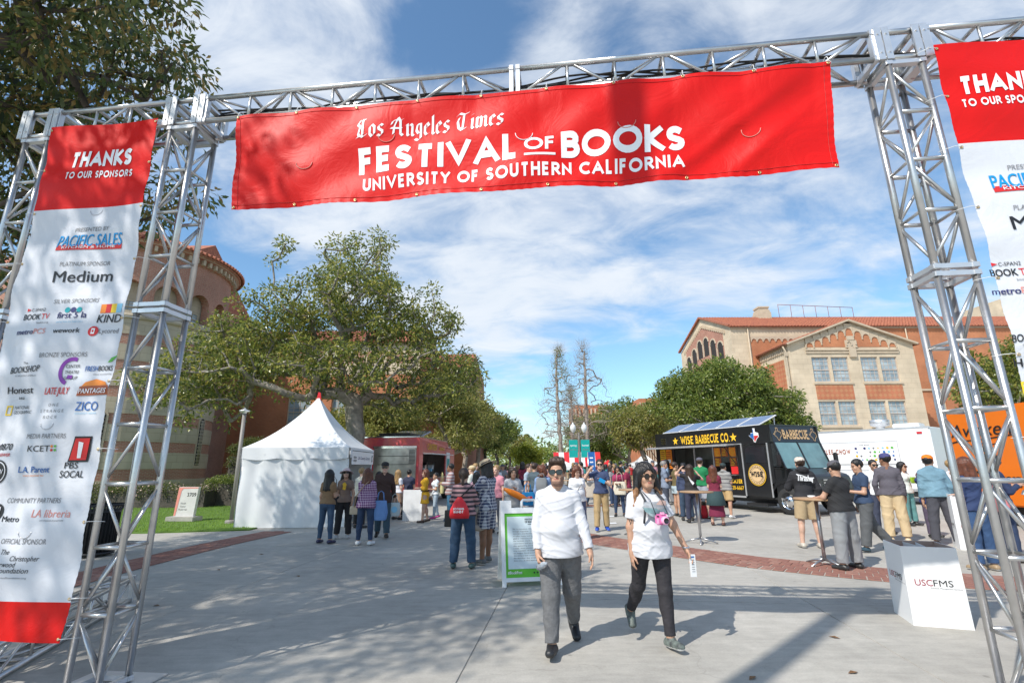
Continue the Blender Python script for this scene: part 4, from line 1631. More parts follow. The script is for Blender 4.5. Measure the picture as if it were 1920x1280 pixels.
for k in range(5):
 pr = empty('solar_panel', (-5.0+k*1.02, .55, H0+.06), 0)
 pr.parent = bt
 m_ = MB()
 m_.box((0, 0, .17), (.96, 1.0, .03), rx=math.radians(22))
 m_.build('panel_frame', M['white'], pr)
 m_ = MB()
 m_.box((0, -.008, .192), (.86, .9, .006), rx=math.radians(22))
 m_.build('panel_glass', M['glass_blue'], pr)
 for s in (-1, 1):
  m_ = MB()
  m_.bar((s*.4, .4, 0), (s*.4, .42, .33), .03, .03)
  m_.build('panel_leg', M['white'], pr)
# --- red truck: rear towards the camera, serving side to the right
rt = empty('food_truck', (-3.9, 20.9, 0), math.atan2(.99, .12)-0, 'dark red food truck with steel rear panel behind the white tent', 'food truck')
m_ = MB()
Lr, Wr, Hr = 6.2, 2.45, 2.8
m_.b2((0, 0, 2.15), (Lr*.72, .05, Hr))
m_.b2((0, 0, .5), (.55, .05, 2.15))
m_.b2((.55, 0, .5), (4.3, .05, 1.1))
m_.b2((4.3, 0, .5), (Lr, .05, 2.15))
m_.b2((0, Wr-.05, .5), (Lr, Wr, 2.5))
m_.b2((0, .05, .5), (.05, Wr, Hr))
m_.b2((Lr*.72, 0, 2.15), (Lr, .05, 2.45))
yz(m_, [(0, Hr), (Lr*.74, Hr), (Lr*.80, 2.48), (Lr, 2.45), (Lr, 2.40), (0, 2.70)], 0, Wr)
m_.build('body', M['truck_red'], rt, bevel=.01)
m_ = MB()
m_.b2((.0, -.012, Hr-.03), (Lr*.74, .0, Hr+.02))
m_.b2((-.02, -.012, Hr-.03), (.0, Wr, Hr+.02))
m_.b2((.5, -.02, 2.12), (4.35, -.002, 2.17))
m_.b2((.5, -.02, 1.07), (4.35, -.002, 1.11))
m_.build('trim', M['chrome'], rt)
m_ = MB()
m_.b2((-.03, .12, 1.0), (-.001, 1.95, 2.35))
m_.build('steel_panel', M['stainless'], rt)
for k in range(2):
 m_ = MB()
 m_.b2((-.045, .2, 1.66+k*.34), (-.028, 1.75, 1.68+k*.34))
 m_.build('panel_seam', M['dark_metal'], rt)
m_ = MB()
for k in range(10):
 m_.b2((-.055, .16, 1.72+k*.055), (-.032, .42, 1.745+k*.055))
m_.build('vent', M['dark_metal'], rt)
m_ = MB()
m_.b2((-.05, .1, 2.33), (-.0, 2.0, 2.42))
m_.build('steel_hood', M['chrome'], rt)
m_ = MB()
m_.b2((.08, 1.3, .6), (Lr-.6, 1.34, 2.6))
m_.b2((.08, .06, .6), (.12, 1.3, 2.6))
m_.b2((Lr-.64, .06, .6), (Lr-.6, 1.3, 2.6))
m_.build('interior_panel', M['interior'], rt)
for k in range(9):
 m_ = MB()
 x0 = .8+k*.4
 m_.b2((x0, .4+.05*(k % 3), 1.15+.1*(k % 4)), (x0+.22, .75, 1.5+.14*(k % 3)))
 m_.build('kitchen_unit', M[['stainless', 'dark_metal', 'p_ltblue', 'white'][k % 4]], rt)
m_ = MB()
m_.b2((.55, -.42, 2.10), (4.3, .0, 2.13))
m_.build('awning', M['white'], rt)
m_ = MB()
m_.b2((.5, -.18, 1.08), (4.3, 0, 1.12))
m_.build('counter', M['stainless'], rt)
m_ = MB()
m_.b2((4.45, -.03, .8), (5.1, -.002, 2.25))
o = m_.build('side_sign', M['white'], rt)
m_ = MB()
m_.b2((4.55, -.045, 1.3), (5.0, -.031, 1.95))
m_.build('sign_panel', M['teal'], o)
p = Print(side_fn(0), 0, 4)
p.text('sign_yellow', 'CANTEEN', 1.9, 2.30, .28, bold=.03, width=1.5)
p.text('sign_yellow', 'kitchen', 3.6, 2.32, .2, bold=.02, width=.9)
p.build('lettering', rt)
m_ = MB()
m_.b2((.5, .5, Hr), (2.3, 2.1, Hr+.1))
m_.b2((.5, .6, Hr+.1), (2.2, 2.0, Hr+.2))
m_.build('roof_unit', M['dark_metal'], rt, bevel=.02)
m_ = MB()
m_.box((2.4, 1.2, Hr+.28), (1.5, 1.5, .05), ry=-.2)
m_.build('roof_solar_panel', M['glass_blue'], rt)
m_ = MB()
m_.box((2.4, 1.2, Hr+.24), (1.6, 1.6, .04), ry=-.2)
m_.build('roof_panel_frame', M['chrome'], rt)
for x_ in (1.2, 5.2):
 wheel(rt, x_, .2)
 wheel(rt, x_, Wr-.2)
m_ = MB()
m_.b2((-.28, .1, .42), (-.02, Wr-.1, .55))
m_.build('bumper', M['chrome'], rt, bevel=.02)
m_ = MB()
m_.b2((-.02, 2.02, .9), (-.005, 2.3, 1.25))
m_.build('rear_light', M['redlens'], rt)
# --- white trailer: long side facing left-front
wt = empty('food_truck', (16.1, 19.2, 0), math.atan2(.82, -.57), 'long white food trailer between the black and the orange truck', 'food truck')
m_ = MB()
m_.b2((0, -2.3, .55), (6.4, 0, 2.95))
m_.build('body', M['truck_white'], wt, bevel=.04)
m_ = MB()
m_.b2((-.01, .0, .5), (6.4, .015, .56))
m_.b2((-.01, .0, 2.9), (6.4, .015, 2.96))
m_.b2((1.2, .0, 1.28), (6.4, .012, 1.30))
m_.build('trim', M['alu_plate'], wt)
m_ = MB()
m_.b2((.25, .001, 2.68), (.42, .02, 2.76))
m_.build('marker_light', M['redlens'], wt)
wfn = lambda x, z, l: Vector((4.5-x*1.3, l+.001, 1.98+(z-2.0)*1.2))
p = Print(wfn, 0, 4)
p.rect('print_white', 1.4, 2.0, 2.4, .75, .004)
for q in ((.2, 1.63), (.2, 2.38)):
 p.rect('grey_print', 1.4, q[1], 2.4, .008, .006)
for q in (.2, 2.6):
 p.rect('grey_print', q, 2.0, .008, .75, .006)
p.bold('p_brown', 'HO-LEE CHOW', .78, 1.98, .17, w=.2, gap=.3, width=1.0, lift=.007)
rr = random.Random(4)
p.text('grey_print', 'THE BOX', 1.7, 2.26, .05, lift=.007)
for a in range(9):
 for b in range(4):
  if rr.random() < .75:
   p.disc(rr.choice(['p_navy', 'p_blue', 'p_green', 'sign_yellow', 'grey_print', 'p_ltblue']), 1.45+a*.125+(b % 2)*.02, 2.17-b*.13, rr.choice([.022, .03, .038]), .008, 8)
p.build('lettering', wt)
m_ = MB()
m_.lathe([(.16, 0), (.16, .12), (.34, .18), (.36, .40), (.33, .42), (.31, .2), (.1, .14)], (1.9, -.9, 2.95), 20)
m_.build('exhaust_fan', M['alu_plate'], wt)
m_ = MB()
m_.b2((.5, -1.4, 2.95), (1.4, -.7, 3.15))
m_.build('air_conditioner', M['white'], wt, bevel=.03)
wheel(wt, 4.4, -.12, .38)
wheel(wt, 3.4, -.12, .38)
m_ = MB()
m_.b2((.3, -2.2, .3), (6.1, -.05, .55))
m_.build('chassis', M['dark_metal'], wt)
# --- orange truck on the right edge
ot = empty('food_truck', (12.75, 14.8, 0), math.atan2(-.99, -.10), 'orange food truck with black handwriting, seen through the right tower', 'food truck')
m_ = MB()
m_.b2((0, 0, .5), (6.0, 2.3, 3.0))
m_.build('body', M['truck_orange'], ot, bevel=.04)
p = Print(side_fn(0), 0, 4)
def script_text(s, x, z, w_, h_, lw):
 p.text('black', s, x, z, h_, bold=.012, shear=.25, width=w_)
script_text('Awaken', 1.35, 2.28, 2.0, .36, .03)
p.line('black', [(.2, 2.30), (.12, 2.18), (.3, 2.12), (.8, 2.2)], .035)
p.line('black', [(.6, 2.16), (1.4, 2.18), (2.4, 2.26)], .03)
script_text('after', 1.45, 1.85, .9, .26, .03)
script_text('the', 1.5, 1.55, .5, .2, .03)
script_text('Storm', 1.6, .98, 1.8, .40, .03)
p.line('black', [(.7, 2.05), (1.3, 2.0), (2.0, 2.08)], .02)
p.build('lettering', ot)
m_ = MB()
m_.b2((.15, -.02, 2.80), (.32, -.001, 2.88))
m_.build('marker_light', M['redlens'], ot)
for x_ in (1.2, 4.8):
 wheel(ot, x_, .15)
m_ = MB()
m_.b2((.1, .2, .3), (5.9, 2.1, .5))
m_.build('chassis', M['dark_metal'], ot)
# ---------------------------------------------------------------- white peaked tent
tent = empty('tent', (-4.6, 14.1, 0), math.radians(3), 'white peaked tent with closed side walls and a red tip pennant', 'tent')
TS = 2.92
EZ = 2.12
def tpt(x, y, z):
 return (x, y, z)
m_ = MB()
n = 24
rings = []
for i in range(n+1):
 t = i/n                     # 0 at the eave, 1 at the peak
 half = TS/2*(1-t)+.03
 z = EZ+(3.70-EZ)*(t**1.0*.55+.45*t**2.3)
 rings.append((half, z))
cx, cy = -TS/2, TS/2
vs = []
K = 16
for half, z in rings:
 for s in range(4):
  for k in range(K):
   u = -1+2*k/K
   sag = 1-.05*(1-u*u)*math.sin(PI*min(1, (3.70-z)/(3.70-EZ))*.5)*1.2
   q = [(u, -1), (1, u), (-u, 1), (-1, -u)][s]
   vs.append((cx+q[0]*half*(sag if s in (1, 3) else 1), cy+q[1]*half*(sag if s in (0, 2) else 1), z))
fs = []
R4 = 4*K
for i in range(n):
 for k in range(R4):
  k2 = (k+1) % R4
  fs.append((i*R4+k, i*R4+k2, (i+1)*R4+k2, (i+1)*R4+k))
m_.add(vs, fs, 0, True)
m_.build('canopy', M['tent_white'], tent)
for s in range(4):
 m_ = MB()
 vs = []
 nn = 40
 for j in range(6):
  for k in range(nn+1):
   u = k/nn
   off = .012*math.sin(u*34+j*.4)*j/5+.01*math.sin(u*13)
   z = EZ+.01-j*.058-(.05*abs(math.sin(u*PI*3))*j/5 if s == 0 else 0)
   q = {0: (-TS*u, -.03-off), 1: (.03+off, TS*u), 2: (-TS*u, TS+.03+off), 3: (-TS-.03-off, TS*u)}[s]
   vs.append((q[0], q[1], z))
 m_.add(vs, [(j*(nn+1)+k, j*(nn+1)+k+1, (j+1)*(nn+1)+k+1, (j+1)*(nn+1)+k) for j in range(5) for k in range(nn)], 0, True)
 m_.build('valance', M['tent_white'], tent)
def curtain(name, a, b, z0, z1, nrm, seed, amp=.03, folds=5):
 r = random.Random(seed)
 m_ = MB()
 nx, nz = 90, 36
 ph = [r.uniform(0, 6) for _ in range(6)]
 vs = []
 for j in range(nz+1):
  t = j/nz
  for k in range(nx+1):
   u = k/nx
   f = amp*(math.sin(u*folds*2*PI+ph[0]+1.2*math.sin(t*2+ph[1]))*(.35+.65*t)+.5*math.sin(u*folds*5.3+ph[2]+t*3)*t)
   sw = abs(math.sin(u*folds*PI))
   f += amp*1.6*(1-sw)*max(0, (t-.8)/.2)
   f += .25*amp*math.sin(t*9+u*5+ph[3])
   z = z0+(z1-z0)*t-(.10*sw*max(0, (t-.9)/.1))
   vs.append((a[0]+(b[0]-a[0])*u+nrm[0]*f, a[1]+(b[1]-a[1])*u+nrm[1]*f, z))
 fs = [(j*(nx+1)+k, j*(nx+1)+k+1, (j+1)*(nx+1)+k+1, (j+1)*(nx+1)+k) for j in range(nz) for k in range(nx)]
 m_.add(vs, fs, 0, True)
 return m_.build(name, M['tent_white'], tent)
curtain('side_wall', (-TS+.0, .02), (0, .02), .01, 1.98, (0, -1), 3)
curtain('side_wall', (-TS, 0), (-TS, TS), .01, 1.98, (-1, 0), 5)
curtain('side_wall', (-TS, TS), (0, TS), .01, 1.98, (0, 1), 8)
for q in ((0, 0), (-TS, 0), (0, TS), (-TS, TS)):
 m_ = MB()
 m_.tube([(q[0]*1.0-.03*(1 if q[0] == 0 else -1), q[1]+.05*(1 if q[1] == 0 else -1), 0), (q[0]-.03*(1 if q[0] == 0 else -1), q[1]+.05*(1 if q[1] == 0 else -1), EZ)], .028, 10)
 m_.build('tent_pole', M['alu'], tent)
m_ = MB()
m_.b2((.04, .15, 1.66), (.055, TS-.1, 2.03))
o = m_.build('tent_sign', M['print_white'], tent)
p = Print(lambda x, z, l: Vector((.055+l, x, z)))
p.rect('black', TS/2+.02, 2.04, TS-.25, .018)
p.text('black', 'FESTIVAL', .47, 1.83, .06, bold=.03, width=.34)
p.text('black', 'OF BOOKS', .47, 1.74, .06, bold=.03, width=.34)
p.text('p_navy', 'LA County Library', 1.55, 1.80, .10, width=1.5)
p.disc('black', 2.62, 1.84, .11)
p.disc('print_white', 2.62, 1.84, .07, .005)
p.build('lettering', o)
m_ = MB()
m_.add([(cx-.08, cy, 3.62), (cx+.08, cy, 3.62), (cx+.04, cy-.02, 3.88), (cx-.03, cy-.02, 3.90), (cx-.08, cy+.02, 3.62), (cx+.08, cy+.02, 3.62), (cx+.04, cy, 3.88), (cx-.03, cy, 3.90)],
 [(0, 1, 2, 3), (7, 6, 5, 4), (0, 4, 5, 1), (1, 5, 6, 2), (2, 6, 7, 3), (3, 7, 4, 0)])
m_.build('pennant', M['tent_red'], tent)
# ---------------------------------------------------------------- grey lamp pole beside the tent
lp = empty('lamp_post', (-8.2, 15.05, 0), 0, 'plain grey lamp pole with a flat disc head, left of the white tent', 'lamp post')
m_ = MB()
m_.lathe([(.16, 0), (.16, .10), (.15, .12), (.06, .13)], (0, 0, 0), 20)
m_.build('base', M['pole_grey'], lp)
m_ = MB()
m_.tube([(0, 0, .1), (0, 0, 3.2)], .055, 12)
m_.build('pole', M['pole_grey'], lp)
m_ = MB()
m_.lathe([(.05, 3.2), (.07, 3.24), (.15, 3.26), (.15, 3.29), (.07, 3.31), (0, 3.37)], (0, 0, 0), 24)
m_.build('lamp_head', M['alu_plate'], lp)
sg = empty('campus_sign', (-10.0, 15.75, .03), math.radians(-8), 'pale campus sign numbered 3709 with a red left edge, on the lawn', 'sign')
m_ = MB()
m_.b2((-.50, -.2, 0), (.44, .2, .14))
m_.build('plinth', M['concrete'], sg, bevel=.015)
m_ = MB()
m_.add([(-.36, -.05, .14), (.30, -.05, .14), (.36, -.05, 1.0), (-.30, -.05, 1.0), (-.36, .05, .14), (.30, .05, .14), (.36, .05, 1.0), (-.30, .05, 1.0)],
 [(0, 1, 2, 3), (7, 6, 5, 4), (0, 4, 5, 1), (1, 5, 6, 2), (2, 6, 7, 3), (3, 7, 4, 0)])
m_.build('panel', mat('sign_stone', (.62, .60, .57), .6), sg)
p = Print(side_fn(-.05), 0, 2)
p.poly('p_lred', [(-.36, .16), (-.30, .16), (-.20, .88), (-.30, .99)])
p.poly('p_lred', [(-.30, .99), (-.20, .88), (-.15, .95), (.36, .96), (.36, .99)])
p.text('black', '3709', .16, .72, .12, width=.30)
for k in range(3):
 p.text('grey_print', ['Health', 'Center', 'Mudd Hall'][k], -.08, .50-k*.09, .05, align='c')
p.build('lettering', sg)
x_, y_ = -7.95, 9.95
tb = empty('litter_bin', (x_, y_, 0), .25, 'round black slatted metal litter bin behind the left tower', 'bin')
for k in range(34):
 a = 2*PI*k/34
 m_ = MB()
 m_.tube([(.30*math.cos(a), .30*math.sin(a), .05), (.30*math.cos(a), .30*math.sin(a), .80), (.36*math.cos(a), .36*math.sin(a), .92)], .013, 5)
 m_.build('slat', M['dark_metal'], tb)
for z, r in ((.06, .30), (.80, .305), (.92, .365)):
 m_ = MB()
 m_.lathe([(r-.012, z-.02), (r+.015, z-.02), (r+.015, z+.02), (r-.012, z+.02)], (0, 0, 0), 30)
 m_.build('hoop', M['dark_metal'], tb)
m_ = MB()
m_.lathe([(0, .06), (.26, .06), (.27, .84), (.25, .84), (.24, .1)], (0, 0, 0), 24)
m_.build('liner', M['black_rubber'], tb)
# ---------------------------------------------------------------- A-frame sign
af = empty('sandwich_board', (.22, 7.56, 0), math.radians(9), 'white sandwich board with a green bordered poster behind the man in the white shirt', 'sign')
aw = .84
for s, nm in ((1, 0), (-1, 1)):
 pr = empty('leaf_panel', (0, 0, 0), 0)
 pr.parent = af
 b0, t0 = s*-.27, s*-.03
 def at(x, z, l, s=s, b0=b0, t0=t0):
  t = z/1.12
  return Vector((x, b0+(t0-b0)*t-s*l, z))
 for (x0, x1, z0, z1, nme) in ((-aw/2, -aw/2+.055, 0, 1.0, 'upright'), (aw/2-.055, aw/2, 0, 1.0, 'upright'), (-aw/2+.055, aw/2-.055, .06, .11, 'rail'), (-aw/2+.055, aw/2-.055, .93, 1.0, 'rail'),
 (-aw/2, -aw/2+.16, 1.0, 1.10, 'lug'), (aw/2-.16, aw/2, 1.0, 1.10, 'lug')):
  m_ = MB()
  vs = [at(x0, z0, 0), at(x1, z0, 0), at(x1, z1, 0), at(x0, z1, 0), at(x0, z0, -.035), at(x1, z0, -.035), at(x1, z1, -.035), at(x0, z1, -.035)]
  m_.add(vs, [(0, 1, 2, 3), (7, 6, 5, 4), (0, 4, 5, 1), (1, 5, 6, 2), (2, 6, 7, 3), (3, 7, 4, 0)])
  m_.build(nme, M['plastic_white'], pr)
 m_ = MB()
 m_.tube([at(-.10, 1.0, -.018), at(-.10, 1.08, -.018), at(-.08, 1.105, -.018), at(.08, 1.105, -.018), at(.10, 1.08, -.018), at(.10, 1.0, -.018)], .018, 8)
 m_.build('handle', M['plastic_white'], pr)
 m_ = MB()
 vs = [at(-aw/2+.05, .10, -.012), at(aw/2-.05, .10, -.012), at(aw/2-.05, .94, -.012), at(-aw/2+.05, .94, -.012)]
 m_.add(vs, [(0, 1, 2, 3)])
 m_.build('poster', M['poster_green'], pr)
 if s == 1:
  p = Print(at)
  p.rect('poster_blue', 0, .55, .66, .67, -.008)
  p.text('black', 'FESTIVAL', 0, .835, .022, bold=.03, width=.14, lift=-.005)
  p.text('black', 'OF BOOKS', 0, .80, .026, bold=.03, width=.14, lift=-.005)
  p.rect('black', 0, .78, .06, .006, -.005)
  rr = random.Random(2)
  lines = ['By my account, this event of letters', 'brings together readers, writers,', 'teachers and families for a weekend', 'of talks, music and new ideas. We are', 'glad to welcome everyone who loves', 'the written word, and we thank the',
 'volunteers and partners who made', 'this gathering possible. Please take', 'a map, drink plenty of water and ask', 'any member of staff for directions', 'to stages, food and first aid. Enjoy', 'the campus and come back tomorrow', 'for another day among the books.', 'See you at the festival']
  for k, s_ in enumerate(lines):
   p.text('grey_print', s_, -.25, .715-k*.031, .014, width=.50 if k < 13 else .34, lift=-.005, align='l', bold=.01)
  p.text('vinyl_print', '#BookFest', -.24, .155, .038, bold=.03, width=.2, lift=-.005)
  for k in range(3):
   p.rect('black', .03+k*.045, .165, .02, .02, -.005)
  p.text('black', 'latimes.com/festivalofbooks', .24, .17, .014, width=.18, lift=-.005)
  p.text('black', '@latimesfob', .22, .14, .014, width=.14, lift=-.005)
  p.build('lettering', pr)
# ---------------------------------------------------------------- white carton bins
def carton(loc, rz, lab, w=.50, d=.50, h=.75):
 root = empty('carton_bin', loc, rz, lab, 'bin', 'white cardboard bins')
 a = .0
 t = .008
 tp = .96
 for k in range(4):
  m_ = MB()
  hw = w/2 if k % 2 == 0 else d/2
  dd = d/2 if k % 2 == 0 else w/2
  vs = []
  for (zz, sc_) in ((0.0, 1.0), (h, tp)):
   for xx in (-hw, hw):
    vs.append((xx*sc_, -dd*sc_, zz))
   for xx in (-hw, hw):
    vs.append((xx*sc_, -dd*sc_+t, zz))
  c, s = math.cos(k*PI/2), math.sin(k*PI/2)
  vs = [(x*c-y*s, x*s+y*c, z) for x, y, z in vs]
  m_.add(vs, [(0, 1, 5, 4)], 0)
  m_.add(vs, [(3, 2, 6, 7)], 1)
  m_.add(vs, [(4, 5, 7, 6)], 0)
  m_.build('side_panel', [M['carton'], M['carton_in']], root)
 m_ = MB()
 m_.b2((-w*.47, -d*.47, h-.20), (w*.47, d*.47, h-.19))
 m_.build('inner_tray', M['carton_in'], root)
 for s in (-1, 1):
  m_ = MB()
  m_.add([(s*w*.02, -d*.47, h-.01), (s*w*.12, d*.47, h-.01), (s*w*.10, d*.40, h-.18), (s*w*.05, -d*.4, h-.18)], [(0, 1, 2, 3)])
  m_.build('flap', M['carton'], root)
 p = Print(lambda x, z, l: Vector((x, -d/2*(1-(1-tp)*z/h)-l, z)), 0)
 p.text('maroon', 'USC', -.095, .38, .062, width=.15)
 p.text('black', 'FMS', .07, .38, .062, width=.165)
 p.text('grey_print', 'Facilities Management Services', .09, .355, .014, width=.26)
 p.build('lettering', root)
 p = Print(lambda x, z, l: Vector((-w/2*(1-(1-tp)*z/h)-l, -x, z)), 0)
 p.text('maroon', 'USC', -.095, .40, .062, width=.15)
 p.text('black', 'FMS', .07, .40, .062, width=.165)
 p.text('grey_print', 'Facilities Management Services', .09, .375, .014, width=.26)
 p.build('lettering', root)
 return root
ca = math.atan2(-.17, .50)
carton((4.05+.25*math.cos(ca)-.22*math.sin(ca), 5.51+.25*math.sin(ca)+.25*math.cos(ca), 0), ca, 'big white cardboard bin with maroon and black letters near the right tower')
carton((8.75, 10.0, 0), -.5, 'white cardboard bin further back beside the man in the denim jacket', .5, .5, 1.0)
# ---------------------------------------------------------------- high tables
def high_table(x, y, lab, h=1.04, r=.34, seed=0):
 root = empty('high_table', (x, y, 0), seed, lab, 'table', 'standing tables between the trucks')
 m_ = MB()
 m_.lathe([(0, h-.03), (r, h-.03), (r+.006, h-.015), (r, h), (0, h)], (0, 0, 0), 30)
 m_.build('tabletop', M['wood_top'], root)
 m_ = MB()
 m_.tube([(0, 0, .08), (0, 0, h-.03)], .028, 12)
 m_.build('post', M['steel'], root)
 for k in range(4):
  m_ = MB()
  a = k*PI/2+.4
  m_.tube([(0, 0, .10), (.16*math.cos(a), .16*math.sin(a), .07), (.33*math.cos(a), .33*math.sin(a), .012)], [.022, .018, .013], 7)
  m_.build('foot', M['steel'], root)
 return root
t1 = high_table(5.0, 8.50, 'nearest wooden standing table, beside the man in the black tee', r=.33)
for dx, dy in ((-.05, .02),):
 m_ = MB()
 m_.lathe([(0, 0), (.045, 0), (.06, .035), (.055, .035), (.04, .005)], (0, 0, 0), 14)
 cup = m_.build('paper_bowl', M['print_white'])
 cup.location = (5.0+dx, 8.5+dy, 1.042)
 tag(cup, 'small white paper bowl on the nearest standing table', 'bowl')
high_table(2.82, 12.0, 'standing table partly hidden by the woman in white, behind her right shoulder', seed=.3)
high_table(3.9, 10.9, 'standing table right of the woman in white, in front of the barbecue truck queue', seed=.8)
high_table(-.1, 17.5, 'standing table behind the sandwich board beside the woman with the blue bag', seed=.8)
high_table(2.1, 19.5, 'far standing table behind the man in the navy tee', seed=.2)
m_ = MB()
m_.box((0, 0, .45), (.62, .03, .9))
o = m_.build('counter_board', M['plastic_white'])
o.location = (-3.05, 15.6, 0)
o.rotation_euler = (0, 0, -.2)
tag(o, 'plain white counter board at the red truck, left of the woman in yellow', 'board')
# ---------------------------------------------------------------- teal banner lamp post in the avenue
def street_lamp(x, y, lab, banners=True, s=1.0):
 root = empty('street_lamp', (x, y, 0), 0, lab, 'street lamp')
 m_ = MB()
 m_.lathe([(.22, 0), (.22, .3), (.14, .5), (.085, .7), (.07, 3.2), (.09, 3.25), (.05, 3.35), (.04, 3.6)], (0, 0, 0), 14)
 m_.build('post', M['pole_grey'], root)
 m_ = MB()
 m_.tube([(-.36, 0, 3.62), (-.34, 0, 3.45), (0, 0, 3.38), (.34, 0, 3.45), (.36, 0, 3.62)], .03, 8)
 m_.build('arm', M['pole_grey'], root)
 for s_ in (-1, 1):
  m_ = MB()
  m_.lathe([(.06, 3.6), (.17, 3.75), (.20, 3.92), (.14, 4.08), (.05, 4.16), (.02, 4.26), (0, 4.28)], (s_*.36, 0, 0), 14)
  m_.build('globe', M['globe'], root)
  if banners:
   m_ = MB()
   m_.b2((s_*.10, -.01, 2.05), (s_*.66, .01, 3.15))
   bo = m_.build('street_banner', M['teal'], root)
   p = Print(side_fn(-.01))
   p.text('vinyl_print', 'festival' if s_ > 0 else 'spring', s_*.38, 2.75, .13, bold=.02, width=.42)
   p.text('grey_print', 'of books' if s_ > 0 else 'arts', s_*.38, 2.5, .11, bold=.02, width=.4)
   p.build('lettering', bo)
   m_ = MB()
   m_.tube([(s_*.04, 0, 3.17), (s_*.68, 0, 3.17)], .015, 6)
   m_.build('banner_rod', M['pole_grey'], root)
 return root
street_lamp(4.25, 32.0, 'twin-globe street lamp carrying two teal banners in the middle of the avenue')
m_ = MB()
m_.tube([(0, 0, 0), (0, 0, 2.35)], .03, 8)
fl = empty('feather_flag', (4.55, 30.5, 0), 0, 'tall narrow blue feather flag beside the teal banner lamp', 'flag')
m_.build('pole', M['alu'], fl)
m_ = MB()
m_.b2((0, -.012, .7), (.42, .012, 2.35))
o = m_.build('flag_sheet', M['p_blue'], fl)
p = Print(side_fn(-.012))
for k in range(5):
 p.rect('vinyl_print', .2, 1.0+k*.25, .2, .08)
p.build('lettering', o)
st = empty('tent', (5.2, 42, 0), 0, 'red and white striped market tent at the end of the avenue', 'tent')
for k in range(9):
 m_ = MB()
 x0 = -1.9+k*.42
 m_.add([(x0, -1.5, 1.45), (x0+.42, -1.5, 1.45), (x0+.42, -1.2, 2.6), (x0, -1.2, 2.6), (x0, -1.45, 1.45), (x0+.42, -1.45, 1.45), (x0+.42, -1.15, 2.6), (x0, -1.15, 2.6)],
 [(0, 1, 2, 3), (7, 6, 5, 4), (0, 4, 5, 1), (1, 5, 6, 2), (2, 6, 7, 3), (3, 7, 4, 0)])
 m_.build('stripe_panel', M['tent_red'] if k % 2 == 0 else M['tent_white'], st)
for q in ((-1.9, -1.4), (1.9, -1.4), (-1.9, 1.4), (1.9, 1.4)):
 m_ = MB()
 m_.tube([(q[0], q[1], 0), (q[0], q[1], 1.5)], .04, 6)
 m_.build('tent_pole', M['alu'], st)
m_ = MB()
m_.add([(-1.9, -1.15, 2.58), (1.9, -1.15, 2.58), (1.9, 1.5, 2.58), (-1.9, 1.5, 2.58)], [(0, 1, 2, 3)])
m_.build('tent_roof', M['tent_white'], st)
def far_tent(x, y, s, h, lab, c='tent_white'):
 root = empty('tent', (x, y, 0), 0, lab, 'tent')
 m_ = MB()
 e = h*.58
 vs = []
 for t, z in ((1, e), (.45, e+(h-e)*.35), (.12, e+(h-e)*.8), (.0, h)):
  for q in ((-1, -1), (1, -1), (1, 1), (-1, 1)):
   vs.append((q[0]*s*t, q[1]*s*t, z))
 m_.add(vs, [(i*4+k, i*4+(k+1) % 4, i*4+4+(k+1) % 4, i*4+4+k) for i in range(3) for k in range(4)], 0)
 m_.build('canopy', M[c], root)
 for k, q in enumerate(((-1, -1), (1, -1), (1, 1), (-1, 1))):
  m_ = MB()
  m_.tube([(q[0]*s, q[1]*s, 0), (q[0]*s, q[1]*s, e)], .04, 6)
  m_.build('tent_pole', M['alu'], root)
  m_ = MB()
  q2 = ((-1, -1), (1, -1), (1, 1), (-1, 1))[(k+1) % 4]
  a = (q[0]*s, q[1]*s, e)
  b = (q2[0]*s, q2[1]*s, e)
  m_.add([a, b, (b[0], b[1], e-.3), (a[0], a[1], e-.3)], [(0, 1, 2, 3)])
  m_.build('valance', M[c], root)
 return root
far_tent(3.6, 41.0, 1.3, 2.6, 'white tent left of the striped one at the end of the avenue')
far_tent(8.2, 43.5, 1.4, 2.0, 'low red tent right of the striped one', 'tent_red')
far_tent(12.0, 46, 1.5, 2.6, 'white tent half hidden by the crowd under the right hand trees')
pl = empty('light_mast', (-3.85, -1.05, 0), 0, 'tall plain light mast standing behind the photographer', 'mast')
m_ = MB()
m_.tube([(0, 0, 0), (0, 0, 12.6)], [.16, .11], 14)
m_.build('pole', M['pole_grey'], pl)
m_ = MB()
m_.lathe([(.24, 0), (.24, .2), (.17, .22)], (0, 0, 0), 16)
m_.build('base', M['pole_grey'], pl)
